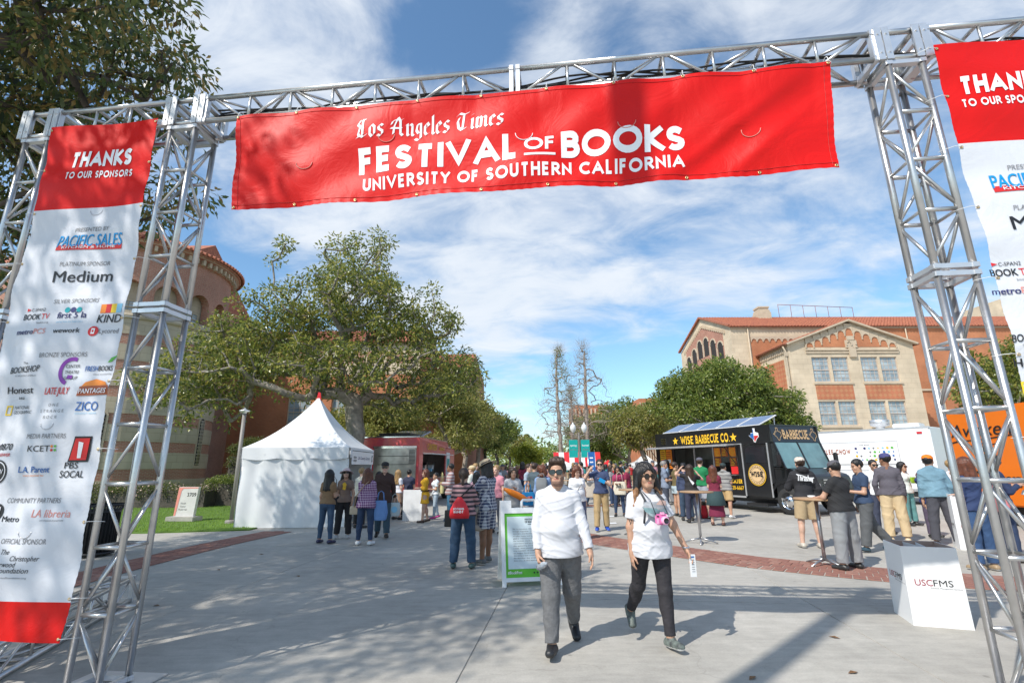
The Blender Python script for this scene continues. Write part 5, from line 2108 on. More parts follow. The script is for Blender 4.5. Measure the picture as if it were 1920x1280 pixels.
# ---------------------------------------------------------------- buildings
def brick_mat(name, c1, c2, mortar, bw=.215, bh=.075, diaper=False):
 m_ = bpy.data.materials.new(name)
 m_.use_nodes = True
 nt, N, L, p = nodes_of(m_)
 geo = N('ShaderNodeNewGeometry')
 cr = N('ShaderNodeVectorMath')
 cr.operation = 'CROSS_PRODUCT'
 cr.inputs[0].default_value = (0, 0, 1)
 L(geo.outputs['True Normal'], cr.inputs[1])
 dt = N('ShaderNodeVectorMath')
 dt.operation = 'DOT_PRODUCT'
 L(cr.outputs[0], dt.inputs[0])
 L(geo.outputs['Position'], dt.inputs[1])
 sp = N('ShaderNodeSeparateXYZ')
 L(geo.outputs['Position'], sp.inputs[0])
 cb = N('ShaderNodeCombineXYZ')
 L(dt.outputs['Value'], cb.inputs[0])
 L(sp.outputs[2], cb.inputs[1])
 bt_ = N('ShaderNodeTexBrick')
 bt_.inputs['Color1'].default_value = (*c1, 1)
 bt_.inputs['Color2'].default_value = (*c2, 1)
 bt_.inputs['Mortar'].default_value = (*mortar, 1)
 bt_.inputs['Scale'].default_value = 1
 bt_.inputs['Mortar Size'].default_value = .012
 bt_.inputs['Brick Width'].default_value = bw
 bt_.inputs['Row Height'].default_value = bh
 L(cb.outputs[0], bt_.inputs['Vector'])
 nz = N('ShaderNodeTexNoise')
 nz.inputs['Scale'].default_value = .6
 nz.inputs['Detail'].default_value = 6
 L(geo.outputs['Position'], nz.inputs[0])
 mr = N('ShaderNodeMapRange')
 mr.inputs['From Min'].default_value = .3
 mr.inputs['From Max'].default_value = .7
 mr.inputs['To Min'].default_value = .8
 mr.inputs['To Max'].default_value = 1.12
 L(nz.outputs[0], mr.inputs[0])
 mx = N('ShaderNodeMix')
 mx.data_type = 'RGBA'
 mx.blend_type = 'MULTIPLY'
 mx.inputs[0].default_value = 1
 L(bt_.outputs[0], mx.inputs[6])
 L(mr.outputs[0], mx.inputs[7])
 out = mx.outputs[2]
 if diaper:
  def mth(op, a, b):
   n = N('ShaderNodeMath')
   n.operation = op
   for i, v in enumerate((a, b)):
    if isinstance(v, (int, float)):
     n.inputs[i].default_value = v
    else:
     L(v, n.inputs[i])
   return n.outputs[0]
  u = mth('MULTIPLY', dt.outputs['Value'], 7.0)
  w = mth('MULTIPLY', sp.outputs[2], 7.0)
  s1 = mth('SINE', mth('ADD', u, w), 0)
  s2 = mth('SINE', mth('SUBTRACT', u, w), 0)
  pr = mth('MULTIPLY', s1, s2)
  r2 = N('ShaderNodeMapRange')
  r2.inputs['From Min'].default_value = -.1
  r2.inputs['From Max'].default_value = .45
  r2.inputs['To Max'].default_value = .55
  L(pr, r2.inputs[0])
  m2 = N('ShaderNodeMix')
  m2.data_type = 'RGBA'
  L(r2.outputs[0], m2.inputs[0])
  L(out, m2.inputs[6])
  m2.inputs[7].default_value = (.50, .27, .13, 1)
  out = m2.outputs[2]
 L(out, p.inputs['Base Color'])
 p.inputs['Roughness'].default_value = .9
 bp = N('ShaderNodeBump')
 bp.inputs['Strength'].default_value = .5
 bp.inputs['Distance'].default_value = .01
 bp.invert = True
 L(bt_.outputs['Fac'], bp.inputs['Height'])
 L(bp.outputs[0], p.inputs['Normal'])
 return m_
M['brick'] = brick_mat('orange_brick', (.53, .165, .065), (.45, .13, .05), (.46, .25, .14))
M['brick_rose'] = brick_mat('rose_brick', (.44, .18, .12), (.36, .13, .085), (.48, .33, .25))
M['brick_diaper'] = brick_mat('patterned_brick', (.52, .14, .06), (.45, .12, .05), (.44, .22, .13), diaper=True)
M['stone'] = brick_mat('buff_stone', (.64, .52, .375), (.61, .49, .35), (.52, .42, .30), .95, .46)
M['stone_rot'] = brick_mat('tan_stone', (.52, .43, .31), (.49, .40, .29), (.40, .32, .23), .8, .38)
M['trim_stone'] = mat('trim_stone', (.55, .44, .32), .85, var=.15, vs=2)
M['tile'] = mat('clay_tile', (.42, .15, .08), .85, var=.45, vs=5, col2=(.27, .09, .055), bump=.3, bs=12)
M['win_glass'] = mat('window_glass', (.20, .25, .28), .1, var=.5, vs=1.2, spec=.9, col2=(.42, .48, .50))
M['win_frame'] = mat('window_frame', (.50, .42, .36), .6)
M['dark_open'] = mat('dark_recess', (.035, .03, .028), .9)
M['roof_metal'] = mat('roof_rail', (.25, .08, .06), .6)
def tile_roof(name, parent, a, b, up_vec, rows_len, pitch=.26, proud=.05):
 """clay tile slope: from eave line a-b going along up_vec for its full length; ribs every pitch"""
 a, b, u = Vector(a), Vector(b), Vector(up_vec)
 d = (b-a)
 Lh = d.length
 d.normalize()
 nrm = d.cross(u).normalized()
 if nrm.z < 0:
  nrm = -nrm
 m_ = MB()
 m_.add([a, b, b+u, a+u, a-nrm*.12, b-nrm*.12, b+u-nrm*.12, a+u-nrm*.12], [(0, 1, 2, 3), (0, 4, 5, 1), (1, 5, 6, 2), (3, 2, 6, 7), (0, 3, 7, 4)])
 sl_ = m_.build(name, M['tile'], parent)
 n = int(Lh/pitch)
 nr = max(1, int(u.length/.42))
 prof = [(-.075, 0), (-.045, .055), (0, .075), (.045, .055), (.075, 0)]
 m_ = MB()
 for k in range(n):
  c = a+d*((k+.5)*pitch)-u.normalized()*.08
  r0 = 0
  for j in range(nr):
   p0 = c+u*(j/nr)
   p1 = c+u*((j+1)/nr)
   vs = [p0+d*(x*1.12)+nrm*(y*1.25) for x, y in prof]+[p1+d*(x*.9)+nrm*(y*.8) for x, y in prof]
   m_.add(vs, [(q, q+1, q+6, q+5) for q in range(4)]+[(0, 1, 2, 3, 4)], 0, False)
 o = m_.build('roof_tiles', M['tile'], sl_)
 o['kind'] = 'stuff'
 return sl_
def window(parent, x0, x1, z0, z1, fn, cols, rows, depth=.18, mullion=True, frame_m='win_frame'):
 """fn(u, n, z) -> local 3D; n = distance in from the wall face"""
 fr = MB()
 def bb(m_, u0, u1, n0, n1, a, b):
  vs = [fn(u0, n0, a), fn(u1, n0, a), fn(u1, n0, b), fn(u0, n0, b), fn(u0, n1, a), fn(u1, n1, a), fn(u1, n1, b), fn(u0, n1, b)]
  m_.add(vs, [(0, 1, 2, 3), (7, 6, 5, 4), (0, 4, 5, 1), (1, 5, 6, 2), (2, 6, 7, 3), (3, 7, 4, 0)])
 t = .07
 bb(fr, x0, x0+t, depth-.06, depth, z0, z1)
 bb(fr, x1-t, x1, depth-.06, depth, z0, z1)
 bb(fr, x0+t, x1-t, depth-.06, depth, z1-t, z1)
 bb(fr, x0+t, x1-t, depth-.06, depth, z0, z0+t)
 zm = z0+(z1-z0)*.48
 bb(fr, x0+t, x1-t, depth-.07, depth, zm-.04, zm+.04)
 w = fr.build('window', M[frame_m], parent)
 mu = MB()
 for k in range(1, cols):
  u = x0+(x1-x0)*k/cols
  bb(mu, u-.018, u+.018, depth-.04, depth-.004, z0+t, z1-t)
 for k in range(1, rows):
  z = z0+(z1-z0)*k/rows
  bb(mu, x0+t, x1-t, depth-.035, depth-.003, z-.018, z+.018)
 mu.build('glazing_bars', M[frame_m], w)
 g = MB()
 g.add([fn(x0+t, depth-.012, z0+t), fn(x1-t, depth-.012, z0+t), fn(x1-t, depth-.012, z1-t), fn(x0+t, depth-.012, z1-t)], [(0, 1, 2, 3)])
 g.build('pane', M['win_glass'], w)
 return w
def wall_holes(m_, u0, u1, z0, z1, holes, fn, depth=.2, mi=0, top=None):
 """flat wall with rectangular openings and reveals; top(u) gives a raking top"""
 us = sorted({u0, u1}.union(*[{h[0], h[1]} for h in holes]) if holes else {u0, u1})
 us = [u for u in us if u0 <= u <= u1]
 for a, b in zip(us, us[1:]):
  if b-a < 1e-6:
   continue
  hs = sorted([h for h in holes if h[0] <= a+1e-6 and h[1] >= b-1e-6], key=lambda h: h[2])
  z = z0
  for h in hs:
   m_.add([fn(a, 0, z), fn(b, 0, z), fn(b, 0, h[2]), fn(a, 0, h[2])], [(0, 1, 2, 3)], mi)
   z = h[3]
  if top:
   m_.add([fn(a, 0, z), fn(b, 0, z), fn(b, 0, top(b)), fn(a, 0, top(a))], [(0, 1, 2, 3)], mi)
  else:
   m_.add([fn(a, 0, z), fn(b, 0, z), fn(b, 0, z1), fn(a, 0, z1)], [(0, 1, 2, 3)], mi)
 for h in holes:
  a, b, c, d = h[:4]
  m_.add([fn(a, 0, c), fn(b, 0, c), fn(b, depth, c), fn(a, depth, c)], [(0, 1, 2, 3)], mi)
  m_.add([fn(a, 0, d), fn(a, depth, d), fn(b, depth, d), fn(b, 0, d)], [(0, 1, 2, 3)], mi)
  m_.add([fn(a, 0, c), fn(a, depth, c), fn(a, depth, d), fn(a, 0, d)], [(0, 1, 2, 3)], mi)
  m_.add([fn(b, 0, c), fn(b, 0, d), fn(b, depth, d), fn(b, depth, c)], [(0, 1, 2, 3)], mi)
def arch_poly(cx, r, z0, zs, n=10):
 return [(cx-r, z0), (cx+r, z0)]+[(cx+r*math.cos(PI*k/n), zs+r*math.sin(PI*k/n)) for k in range(n+1)]
def slab_poly(m_, poly, fn, n0, n1, mi=0):
 """extruded plate between depths n0 (front) and n1"""
 k = len(poly)
 vs = [fn(a, n0, b) for a, b in poly]+[fn(a, n1, b) for a, b in poly]
 m_.add(vs, [tuple(range(k)), tuple(range(2*k-1, k-1, -1))]+[(i, i+k, (i+1) % k+k, (i+1) % k) for i in range(k)], mi)
# ---- right building
gx = -2.75
rb = empty('campus_building', (26.0, 45.0, 0), math.radians(1.0), 'buff stone and brick college building with red tile roof and gabled wing on the right', 'building')
WU, WE, WP = 12.0, 12.55, 14.75
front = lambda u, n, z: (u, n, z)
rake = lambda u: WE+(WP-WE)*(1-abs(u-WU/2)/(WU/2))
m_ = MB()
wins = []
for bx in (2.1, 6.75):
 for k in (0, 1):
  u0 = bx+k*1.84
  wins.append((u0, u0+1.62))
holes = []
for (a, b) in wins:
 holes.append((a, b, 8.9, 11.25))
 holes.append((a, b, 4.9, 7.1))
 holes.append((a, b, .9, 2.9))
wall_holes(m_, 0, WU, 0, WE, holes, front, .22, 0, top=rake)
m_.add([(0, 0, 0), (0, 5.2, 0), (0, 5.2, WE), (0, 0, WE)], [(0, 1, 2, 3)], 0)
m_.add([(WU, 0, 0), (WU, 0, WE), (WU, 5.2, WE), (WU, 5.2, 0)], [(0, 1, 2, 3)], 0)
wing = m_.build('wall', M['stone'], rb)
for (a, b) in wins:
 window(rb, a, b, 8.9, 11.25, front, 4, 6)
 window(rb, a, b, 4.9, 7.1, front, 4, 5)
 window(rb, a, b, .9, 2.9, front, 4, 4)
for (u0, u1) in ((3.0, 6.3), (8.0, 11.3)):
 pass
for bx in (2.1, 6.75):
 m_ = MB()
 m_.b2((bx-.02, -.035, 7.25), (bx+3.48, .02, 8.6))
 m_.build('brick_panel', M['brick_diaper'], rb)
 for z in (8.66, 4.66):
  m_ = MB()
  m_.b2((bx-.12, -.10, z), (bx+3.6, .02, z+.16))
  m_.build('sill', M['trim_stone'], rb)
m_ = MB()
top_c = lambda u: rake(u)-.72
slab_poly(m_, [(1.75, 12.2), (10.4, 12.2), (10.4, top_c(10.4)), (6.0, top_c(6.0)), (1.75, top_c(1.75))], front, -.03, .02)
m_.build('brick_panel', M['brick'], rb)
N_ARC = 11
for k in range(N_ARC):
 uc = 2.1+k*(10.0-2.1)/(N_ARC-1)
 zc = min(top_c(uc), top_c(6.0))-.28
 m_ = MB()
 r = .30
 ring = [(uc+r*math.cos(PI*q/8), zc+r*math.sin(PI*q/8)) for q in range(9)]
 outer = [(uc+.40, zc+.62), (uc-.40, zc+.62)]
 top_p = ring+[(uc-.38, zc), (uc-.38, zc+.75), (uc+.38, zc+.75), (uc+.38, zc)]
 slab_poly(m_, top_p, front, -.10, -.03)
 m_.b2((uc-.42, -.11, zc-.22), (uc-.33, -.03, zc+.1))
 m_.b2((uc+.33, -.11, zc-.22), (uc+.42, -.03, zc+.1))
 m_.build('corbel_arch', M['trim_stone'], rb)
m_ = MB()
for z, d in ((11.6, .10), (11.85, .16)):
 m_.b2((1.65, -d, z), (10.5, .02, z+.14))
m_.build('string_course', M['trim_stone'], rb)
m_ = MB()
m_.b2((5.5, -.14, 12.1), (6.6, .0, 12.85))
m_.b2((5.7, -.18, 12.85), (6.4, .0, 13.25))
m_.b2((5.72, -.2, 11.2), (6.38, .0, 12.1))
for q in range(9):
 m_.box((5.6+.11*q, -.17, 12.4+.35*math.sin(q*.8)), (.08, .08, .16), ry=q)
m_.build('carved_crest', M['trim_stone'], rb, bevel=.01)
for s in (0, 1):
 m_ = MB()
 a = Vector((-.25 if s == 0 else WU+.25, -.25, WE-.10))
 b = Vector((WU/2, -.25, WP+.02))
 m_.bar(a, b, .34, .16, up=(0, 0, 1))
 m_.build('coping', M['trim_stone'], rb)
 u_ = Vector((WU/2-(-.45 if s == 0 else WU+.45), 0, WP+.12-(WE-.08)))
 e0 = Vector((-.45 if s == 0 else WU+.45, -.35, WE-.08))
 tile_roof('roof', rb, e0, e0+Vector((0, 5.6, 0)), u_, 8)
m_ = MB()
m_.b2((-.035, .9, .4), (.02, 4.7, 11.2))
m_.build('brick_panel', M['brick_diaper'], rb)
for k in range(14):
 m_ = MB()
 m_.b2((-.13, .35+k*.34, 11.75), (0, .55+k*.34, 12.15))
 m_.build('dentil', M['trim_stone'], rb)
m_ = MB()
m_.tube([(-.40, .1, 12.3), (-.20, .12, 11.9), (-.16, .12, 11.6), (-.16, .12, 0)], .075, 8)
m_.b2((-.30, 0, 11.35), (-.04, .24, 11.75))
m_.build('drain_pipe', M['trim_stone'], rb)
ME, MR = 15.7, 16.6
m_ = MB()
mf = lambda u, n, z: (u, 5.2+n, z)
hl = []
for k in range(7):
 u0 = 14.2+k*3.3
 hl += [(u0, u0+1.3, 9.6, 12.0), (u0, u0+1.3, 5.4, 7.9), (u0, u0+1.3, 1.2, 3.7)]
wall_holes(m_, WU, 40, 0, ME, hl, mf, .2)
for h in hl:
 pass
m_.build('wall', M['brick'], rb)
for h in hl:
 window(rb, h[0], h[1], h[2], h[3], mf, 3, 6, frame_m='trim_stone')
m_ = MB()
m_.b2((WU, 5.08, 8.75), (40, 5.22, 8.95))
m_.b2((WU, 5.05, ME-.22), (40, 5.22, ME))
m_.b2((gx, 5.05, ME-.22), (WU, 5.18, ME))
m_.build('string_course', M['trim_stone'], rb)
m_ = MB()
m_.add([(gx, 5.2, 0), (WU, 5.2, 0), (WU, 5.2, ME), (gx, 5.2, ME)], [(0, 1, 2, 3)])
m_.build('wall', M['stone'], rb)
m_ = MB()
m_.b2((-.7, 5.13, 11.2), (5.0, 5.19, 14.6))
m_.build('brick_panel', M['brick'], rb)
for k in range(10):
 uc = -.4+k*.66
 m_ = MB()
 r = .24
 zc = 14.1
 ring = [(uc+r*math.cos(PI*q/8), zc+r*math.sin(PI*q/8)) for q in range(9)]
 slab_poly(m_, ring+[(uc-.31, zc-.12), (uc-.33, zc+.5), (uc+.33, zc+.5), (uc+.31, zc-.12)], mf, -.14, -.07)
 m_.build('corbel_arch', M['trim_stone'], rb)
m_ = MB()
m_.tube([(-.95, 5.05, ME-.2), (-.95, 5.05, 0)], .07, 8)
m_.build('drain_pipe', M['trim_stone'], rb)
for u0 in (16.0,):
 m_ = MB()
 m_.tube([(u0, 5.05, ME-.2), (u0, 5.05, 0)], .06, 8)
 m_.build('drain_pipe', M['trim_stone'], rb)
gd = 12.6
gx = -2.75
def gf(u, n, z):
 return (gx+n-u*.06, 5.2+u, z)
grk = lambda u: ME+.35+(MR+1.6-ME)*(1-abs(u-gd/2)/(gd/2))
m_ = MB()
m_.add([gf(0, 0, 0), gf(gd, 0, 0), gf(gd, 0, ME), gf(gd/2, 0, grk(gd/2)), gf(0, 0, ME)], [(0, 4, 3, 2, 1)])
m_.build('wall', M['stone'], rb)
m_ = MB()
slab_poly(m_, [(1.6, 4), (gd-1.6, 4), (gd-1.6, ME-.3), (gd/2, grk(gd/2)-1.3), (1.6, ME-.3)], gf, -.04, .02)
m_.build('brick_panel', M['brick_rose'], rb)
for k in range(6):
 uc = 2.3+k*(gd-4.6)/5
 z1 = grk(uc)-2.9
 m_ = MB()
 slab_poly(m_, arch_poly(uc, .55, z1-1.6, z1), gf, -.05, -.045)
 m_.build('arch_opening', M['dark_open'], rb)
 m_ = MB()
 for q in range(8):
  a0, a1 = PI*q/8, PI*(q+1)/8
  slab_poly(m_, [(uc+.55*math.cos(a0), z1+.55*math.sin(a0)), (uc+.72*math.cos(a0), z1+.72*math.sin(a0)), (uc+.72*math.cos(a1), z1+.72*math.sin(a1)), (uc+.55*math.cos(a1), z1+.55*math.sin(a1))], gf, -.10, -.04)
 m_.b2(gf(uc+.62, -.12, z1-1.6), gf(uc+.85, -.0, z1))
 m_.build('arch_surround', M['trim_stone'], rb)
for k in range(26):
 uc = 1.2+k*(gd-2.4)/25
 m_ = MB()
 z1 = grk(uc)-.95
 m_.b2(gf(uc-.1, -.14, z1-.3), gf(uc+.1, 0, z1))
 m_.build('dentil', M['trim_stone'], rb)
for s in (0, 1):
 m_ = MB()
 a = Vector(gf(-.2 if s == 0 else gd+.2, -.15, ME+.1))
 b = Vector(gf(gd/2, -.15, grk(gd/2)+.05))
 m_.bar(a, b, .3, .2)
 m_.build('coping', M['tile'], rb)
rd = Vector((0, gd/2+.35, grk(gd/2)+.10-ME))
tile_roof('roof', rb, (gx-.2, 4.85, ME), (40, 4.85, ME), rd, 8, .34)
m_ = MB()
m_.add([(gx, 5.2+gd, ME), (40, 5.2+gd, ME), (40, 5.2+gd/2, grk(gd/2)+.1), (gx, 5.2+gd/2, grk(gd/2)+.1)], [(0, 1, 2, 3)])
m_.build('roof', M['tile'], rb)
m_ = MB()
for k, (w, h) in enumerate(((1.5, 1.0), (1.35, .3), (1.15, .25), (1.3, .2))):
 z = 18.0+[0, 1.0, 1.3, 1.55][k]
 m_.b2((4.2-w/2, 11.2-w/2, z), (4.2+w/2, 11.2+w/2, z+h))
m_.build('chimney', M['trim_stone'], rb)
m_ = MB()
for k in range(7):
 m_.tube([(6.2+k*1.5, 11.0, 18.2), (6.2+k*1.5, 11.0, 20.1-.06*k)], .028, 5)
m_.tube([(6.2, 11.0, 20.1), (15.2, 11.0, 19.7)], .035, 5)
m_.build('roof_railing', M['roof_metal'], rb)
m_ = MB()
m_.b2((47, 20, 0), (51, 30, 25))
m_.build('tower', M['stone'], rb)
# ---- round brick and stone building on the left
ro = empty('round_building', (-23.0, 29.0, 0), 0, 'round college building with bands of brick and stone and a tiled eave, far left', 'building')
RR = 4.6
NS = 64
def ringwall(m_, r0, r1, z0, z1, mi=0, n=NS):
 m_.lathe([(r0, z0), (r1, z1)], (0, 0, 0), n, mi, smooth=False)
z = 0.0
bands = [(1.0, 's')]
zz = 1.0
while zz < 9.1:
 bands.append((zz+.55, 'b'))
 bands.append((zz+.55+.85, 's'))
 zz += 1.40
z0 = 0
for z1, t in bands:
 m_ = MB()
 r = RR+(.03 if t == 's' else 0)
 m_.lathe([(r-.05, z0), (r, z0+.0), (r, z1), (r-.05, z1)], (0, 0, 0), NS, smooth=False)
 m_.build('stone_course' if t == 's' else 'brick_course', M['stone_rot'] if t == 's' else M['brick_rose'], ro)
 z0 = z1
zt = z0
m_ = MB()
m_.lathe([(RR-.05, zt), (RR+.12, zt), (RR+.12, zt+.25), (RR-.02, zt+.3)], (0, 0, 0), NS)
m_.build('string_course', M['stone_rot'], ro)
ga0, ga1 = zt+.3, 12.3
m_ = MB()
m_.lathe([(RR-.55, ga0), (RR-.55, ga1)], (0, 0, 0), NS, smooth=False)
m_.build('gallery_wall', M['stone_rot'], ro)
NA = 16
for k in range(NA):
 a = 2*PI*k/NA+.12
 def cf(u, n, z_, a=a):
  aa = a+u/RR
  return ((RR-n)*math.cos(aa), (RR-n)*math.sin(aa), z_)
 w = 2*PI*RR/NA
 zs = ga1-1.35
 m_ = MB()
 r = w*.36
 n = 12
 pts = [(r*math.cos(PI*q/n), zs+r*math.sin(PI*q/n)) for q in range(n+1)]
 for (p0, p1) in zip(pts, pts[1:]):
  vs = [cf(p0[0], 0, p0[1]), cf(p1[0], 0, p1[1]), cf(p1[0], 0, ga1), cf(p0[0], 0, ga1), cf(p0[0], .5, p0[1]), cf(p1[0], .5, p1[1])]
  m_.add(vs, [(0, 1, 2, 3), (0, 4, 5, 1)])
 for s in (-1, 1):
  e = s*w/2
  vs = [cf(s*r, 0, zs-1.0), cf(e, 0, zs-1.0), cf(e, 0, ga1), cf(s*r, 0, ga1), cf(s*r, .5, zs-1.0), cf(s*r, .5, zs)]
  m_.add(vs, [(0, 1, 2, 3), (0, 4, 5, 3)])
 m_.build('arch', M['brick_rose'], ro)
 m_ = MB()
 m_.add([cf(-r, 0, ga0), cf(r, 0, ga0), cf(r, .0, ga0+.15), cf(-r, .0, ga0+.15)], [(0, 1, 2, 3)])
 c = cf(w/2, .12, 0)
 m_.lathe([(.2, ga0), (.16, ga0+.2), (.14, zs-1.25), (.22, zs-1.0)], (c[0], c[1], 0), 10)
 m_.build('column', M['stone_rot'], ro)
 if k % 1 == 0:
  window(ro, -r*.7, r*.7, ga0+.1, zs-.4, (lambda u, n, z_, a=a: ((RR-.54-n+.1)*math.cos(a+u/RR), (RR-.54-n+.1)*math.sin(a+u/RR), z_)), 2, 4, .1, frame_m='stone_rot')
m_ = MB()
m_.lathe([(RR, ga1), (RR, 13.3)], (0, 0, 0), NS, smooth=False)
m_.build('brick_course', M['brick_rose'], ro)
for k in range(72):
 a = 2*PI*k/72
 m_ = MB()
 m_.box(((RR+.14)*math.cos(a), (RR+.14)*math.sin(a), 13.5), (.34, .15, .3), a)
 m_.build('dentil', M['trim_stone'], ro)
m_ = MB()
m_.lathe([(RR, 13.28), (RR+.1, 13.3), (RR+.12, 13.68), (RR+.5, 13.75), (RR+.55, 13.86), (RR+.3, 13.9)], (0, 0, 0), NS)
m_.build('cornice', M['brick_rose'], ro)
m_ = MB()
m_.lathe([(RR+.62, 13.85), (0.2, 16.2)], (0, 0, 0), NS)
rf = m_.build('roof', M['tile'], ro)
m_ = MB()
for k in range(110):
 a = 2*PI*k/110
 p0 = Vector(((RR+.72)*math.cos(a), (RR+.72)*math.sin(a), 13.86))
 p1 = Vector((.6*math.cos(a), .6*math.sin(a), 16.15))
 m_.tube([p0, p0.lerp(p1, .98)], [.095, .02], 6, smooth=False)
o = m_.build('roof_tiles', M['tile'], rf)
o['kind'] = 'stuff'
for az in (3, -62, -92):
 a = math.radians(az)
 def sf(u, n, z_, a=a):
  return ((RR+.05-n)*math.cos(a+u/RR), (RR+.05-n)*math.sin(a+u/RR), z_)
 m_ = MB()
 slab_poly(m_, arch_poly(0, .30, 1.6, 4.2), sf, 0, .06)
 w_ = m_.build('slit_window', M['trim_stone'], ro)
 m_ = MB()
 slab_poly(m_, arch_poly(0, .20, 1.75, 4.2), sf, -.015, .03)
 m_.build('pane', M['dark_open'], w_)
 m_ = MB()
 for q in range(14):
  z_ = 1.8+q*.19
  m_.tube([sf(-.19, -.02, z_), sf(.19, -.02, z_)], .022, 4)
 for q in (-1, 0, 1):
  m_.tube([sf(q*.1, -.02, 1.76), sf(q*.1, -.02, 4.3)], .022, 4)
 m_.build('lattice', M['trim_stone'], w_)
m_ = MB()
m_.b2((-14, 1, 0), (-1.5, 16, 14.5))
m_.build('hall_wall', M['brick_rose'], ro)
m_ = MB()
m_.add([(-1.6, .6, 14.3), (-14, .6, 14.3), (-14, 8.5, 19.5), (-1.6, 8.5, 19.5), (-1.6, 16.4, 14.3), (-14, 16.4, 14.3)], [(0, 1, 2, 3), (3, 2, 5, 4), (0, 3, 4)])
m_.build('hall_roof', M['tile'], ro)
# ---- brick building behind the magnolia
lb = empty('campus_building', (-19.0, 40.0, 0), math.radians(0), 'brick college building with arched windows and tile gables behind the magnolia tree', 'building')
m_ = MB()
lf = lambda u, n, z: (u, n, z)
hl = []
for k in range(5):
 u0 = .6+k*3.6
 hl += [(u0, u0+1.9, 4.6, 7.4)]
 hl += [(u0, u0+1.9, .8, 3.2)]
wall_holes(m_, -4, 11.3, 0, 9.0, [h for h in hl if h[1] < 11], lf, .3)
m_.add([(11.3, 0, 0), (11.3, 9, 0), (11.3, 9, 11.4), (11.3, 0, 11.4)], [(0, 3, 2, 1)])
m_.build('wall', M['brick'], lb)
for h in hl:
 if h[1] < 11:
  window(lb, *h, lf, 4, 5, .28, frame_m='trim_stone')
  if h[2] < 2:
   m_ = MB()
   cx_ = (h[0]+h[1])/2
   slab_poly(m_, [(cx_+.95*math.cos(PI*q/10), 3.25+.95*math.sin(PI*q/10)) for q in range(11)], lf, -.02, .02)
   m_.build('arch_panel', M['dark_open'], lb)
m_ = MB()
m_.add([(-4, -.02, 9.0), (11.3, -.02, 9.0), (11.3, -.02, 11.6), (-4, -.02, 11.6)], [(0, 1, 2, 3)])
m_.build('upper_wall', M['stone'], lb)
for k in range(18):
 uc = -3.5+k*.82
 m_ = MB()
 slab_poly(m_, arch_poly(uc, .26, 9.9, 10.7), lf, -.04, -.03)
 m_.build('arch_opening', M['brick_rose'], lb)
m_ = MB()
m_.b2((-4, -.2, 11.5), (11.4, .02, 11.75))
m_.b2((-4, -.08, 0), (11.4, .02, 1.1))
m_.build('string_course', M['trim_stone'], lb)
tile_roof('roof', lb, (-4, -.4, 11.7), (11.6, -.4, 11.7), (0, 4.6, 2.2), 8, .36)
m_ = MB()
m_.add([(11.3, 0, 11.4), (11.3, 9, 11.4), (11.3, 4.4, 14.0)], [(0, 2, 1)])
m_.add([(-4, 9.4, 11.7), (11.6, 9.4, 11.7), (11.6, 4.2, 13.9), (-4, 4.2, 13.9)], [(0, 1, 2, 3)])
m_.build('gable', M['stone'], lb)
lb2 = empty('campus_building', (-10.2, 46.0, 0), 0, 'tall brick end block with a small red tile roof right of the magnolia crown', 'building')
m_ = MB()
m_.add([(0, 0, 0), (6.0, 0, 0), (6.0, 0, 10.6), (0, 0, 10.6)], [(0, 1, 2, 3)])
m_.add([(6.0, 0, 0), (7.0, 9, 0), (7.0, 9, 10.6), (6.4, 4.5, 12.9), (6.0, 0, 10.6)], [(0, 1, 2, 3, 4)], 1)
m_.build('wall', [M['brick'], M['brick_rose']], lb2)
m_ = MB()
m_.b2((0, -.03, 8.6), (6.02, .0, 10.5))
m_.build('upper_wall', M['stone'], lb2)
for uc in (3.2, 4.1, 5.0):
 m_ = MB()
 slab_poly(m_, arch_poly(uc, .32, 8.7, 9.5), lf, -.05, -.032)
 m_.build('arch_opening', M['brick'], lb2)
tile_roof('roof', lb2, (-.2, -.4, 10.5), (6.2, -.4, 10.5), (.2, 4.9, 2.5), 6, .34)
for (x, y, w, d, h, lab) in ((10.5, 84, 6, 8, 11.5, 'distant orange brick block with vertical piers beyond the bare trees'), (18.6, 72, 3, 8, 11.0, 'distant brick tower rising above the right hand trees')):
 fb = empty('far_building', (x, y, 0), 0, lab, 'building')
 m_ = MB()
 m_.b2((0, 0, 0), (w, d, h))
 m_.build('wall', M['brick'], fb)
 for k in range(9):
  m_ = MB()
  m_.b2((w*(k+.2)/9, -.25, 0), (w*(k+.6)/9, -.001, h-.6))
  m_.build('pier', M['trim_stone'], fb)
# ---------------------------------------------------------------- trees and hedges
def tree(name, base, top, ells, n_att, label, cat='tree', group=None, leafm='leaf_mag', barkm='bark', r_base=.28, leaf=(.17, .07), per=30, spread=.5, seed=1, shell=.45, mind=.35, step=.5,
 wander=.14, tris=False, r_tip=.012, bias=.25, droop=.3, extra_tips=True, nside=6):
 root = empty(name, base, 0, label, cat, group)
 att = sample_env(ells, n_att, seed, shell, mind)-np.array(base)
 nodes, par, w, tips = grow((0, 0, -.1), att, step, seed+1, trunk_top=[tuple(np.array(t)-np.array(base)) for t in top], wander=wander, bias=bias)
 link('trunk', branch_mesh('trunk', nodes, par, w, r_base, r_tip, nside), root, M[barkm])
 cen = nodes[tips]
 if extra_tips:
  thin = np.where((w <= 2) & (np.arange(len(w)) > 3))[0]
  r = np.random.default_rng(seed+2)
  pick = r.choice(thin, size=min(len(thin), len(tips)), replace=False) if len(thin) else []
  cen = np.concatenate([cen, nodes[pick]]) if len(pick) else cen
 if per:
  V, F = leaf_cloud(cen, per, spread, leaf[0], leaf[1], seed+3, tris=tris, droop=droop)
  link('crown', np_mesh('crown', V, F), root, M[leafm])
 return root, cen+np.array(base)
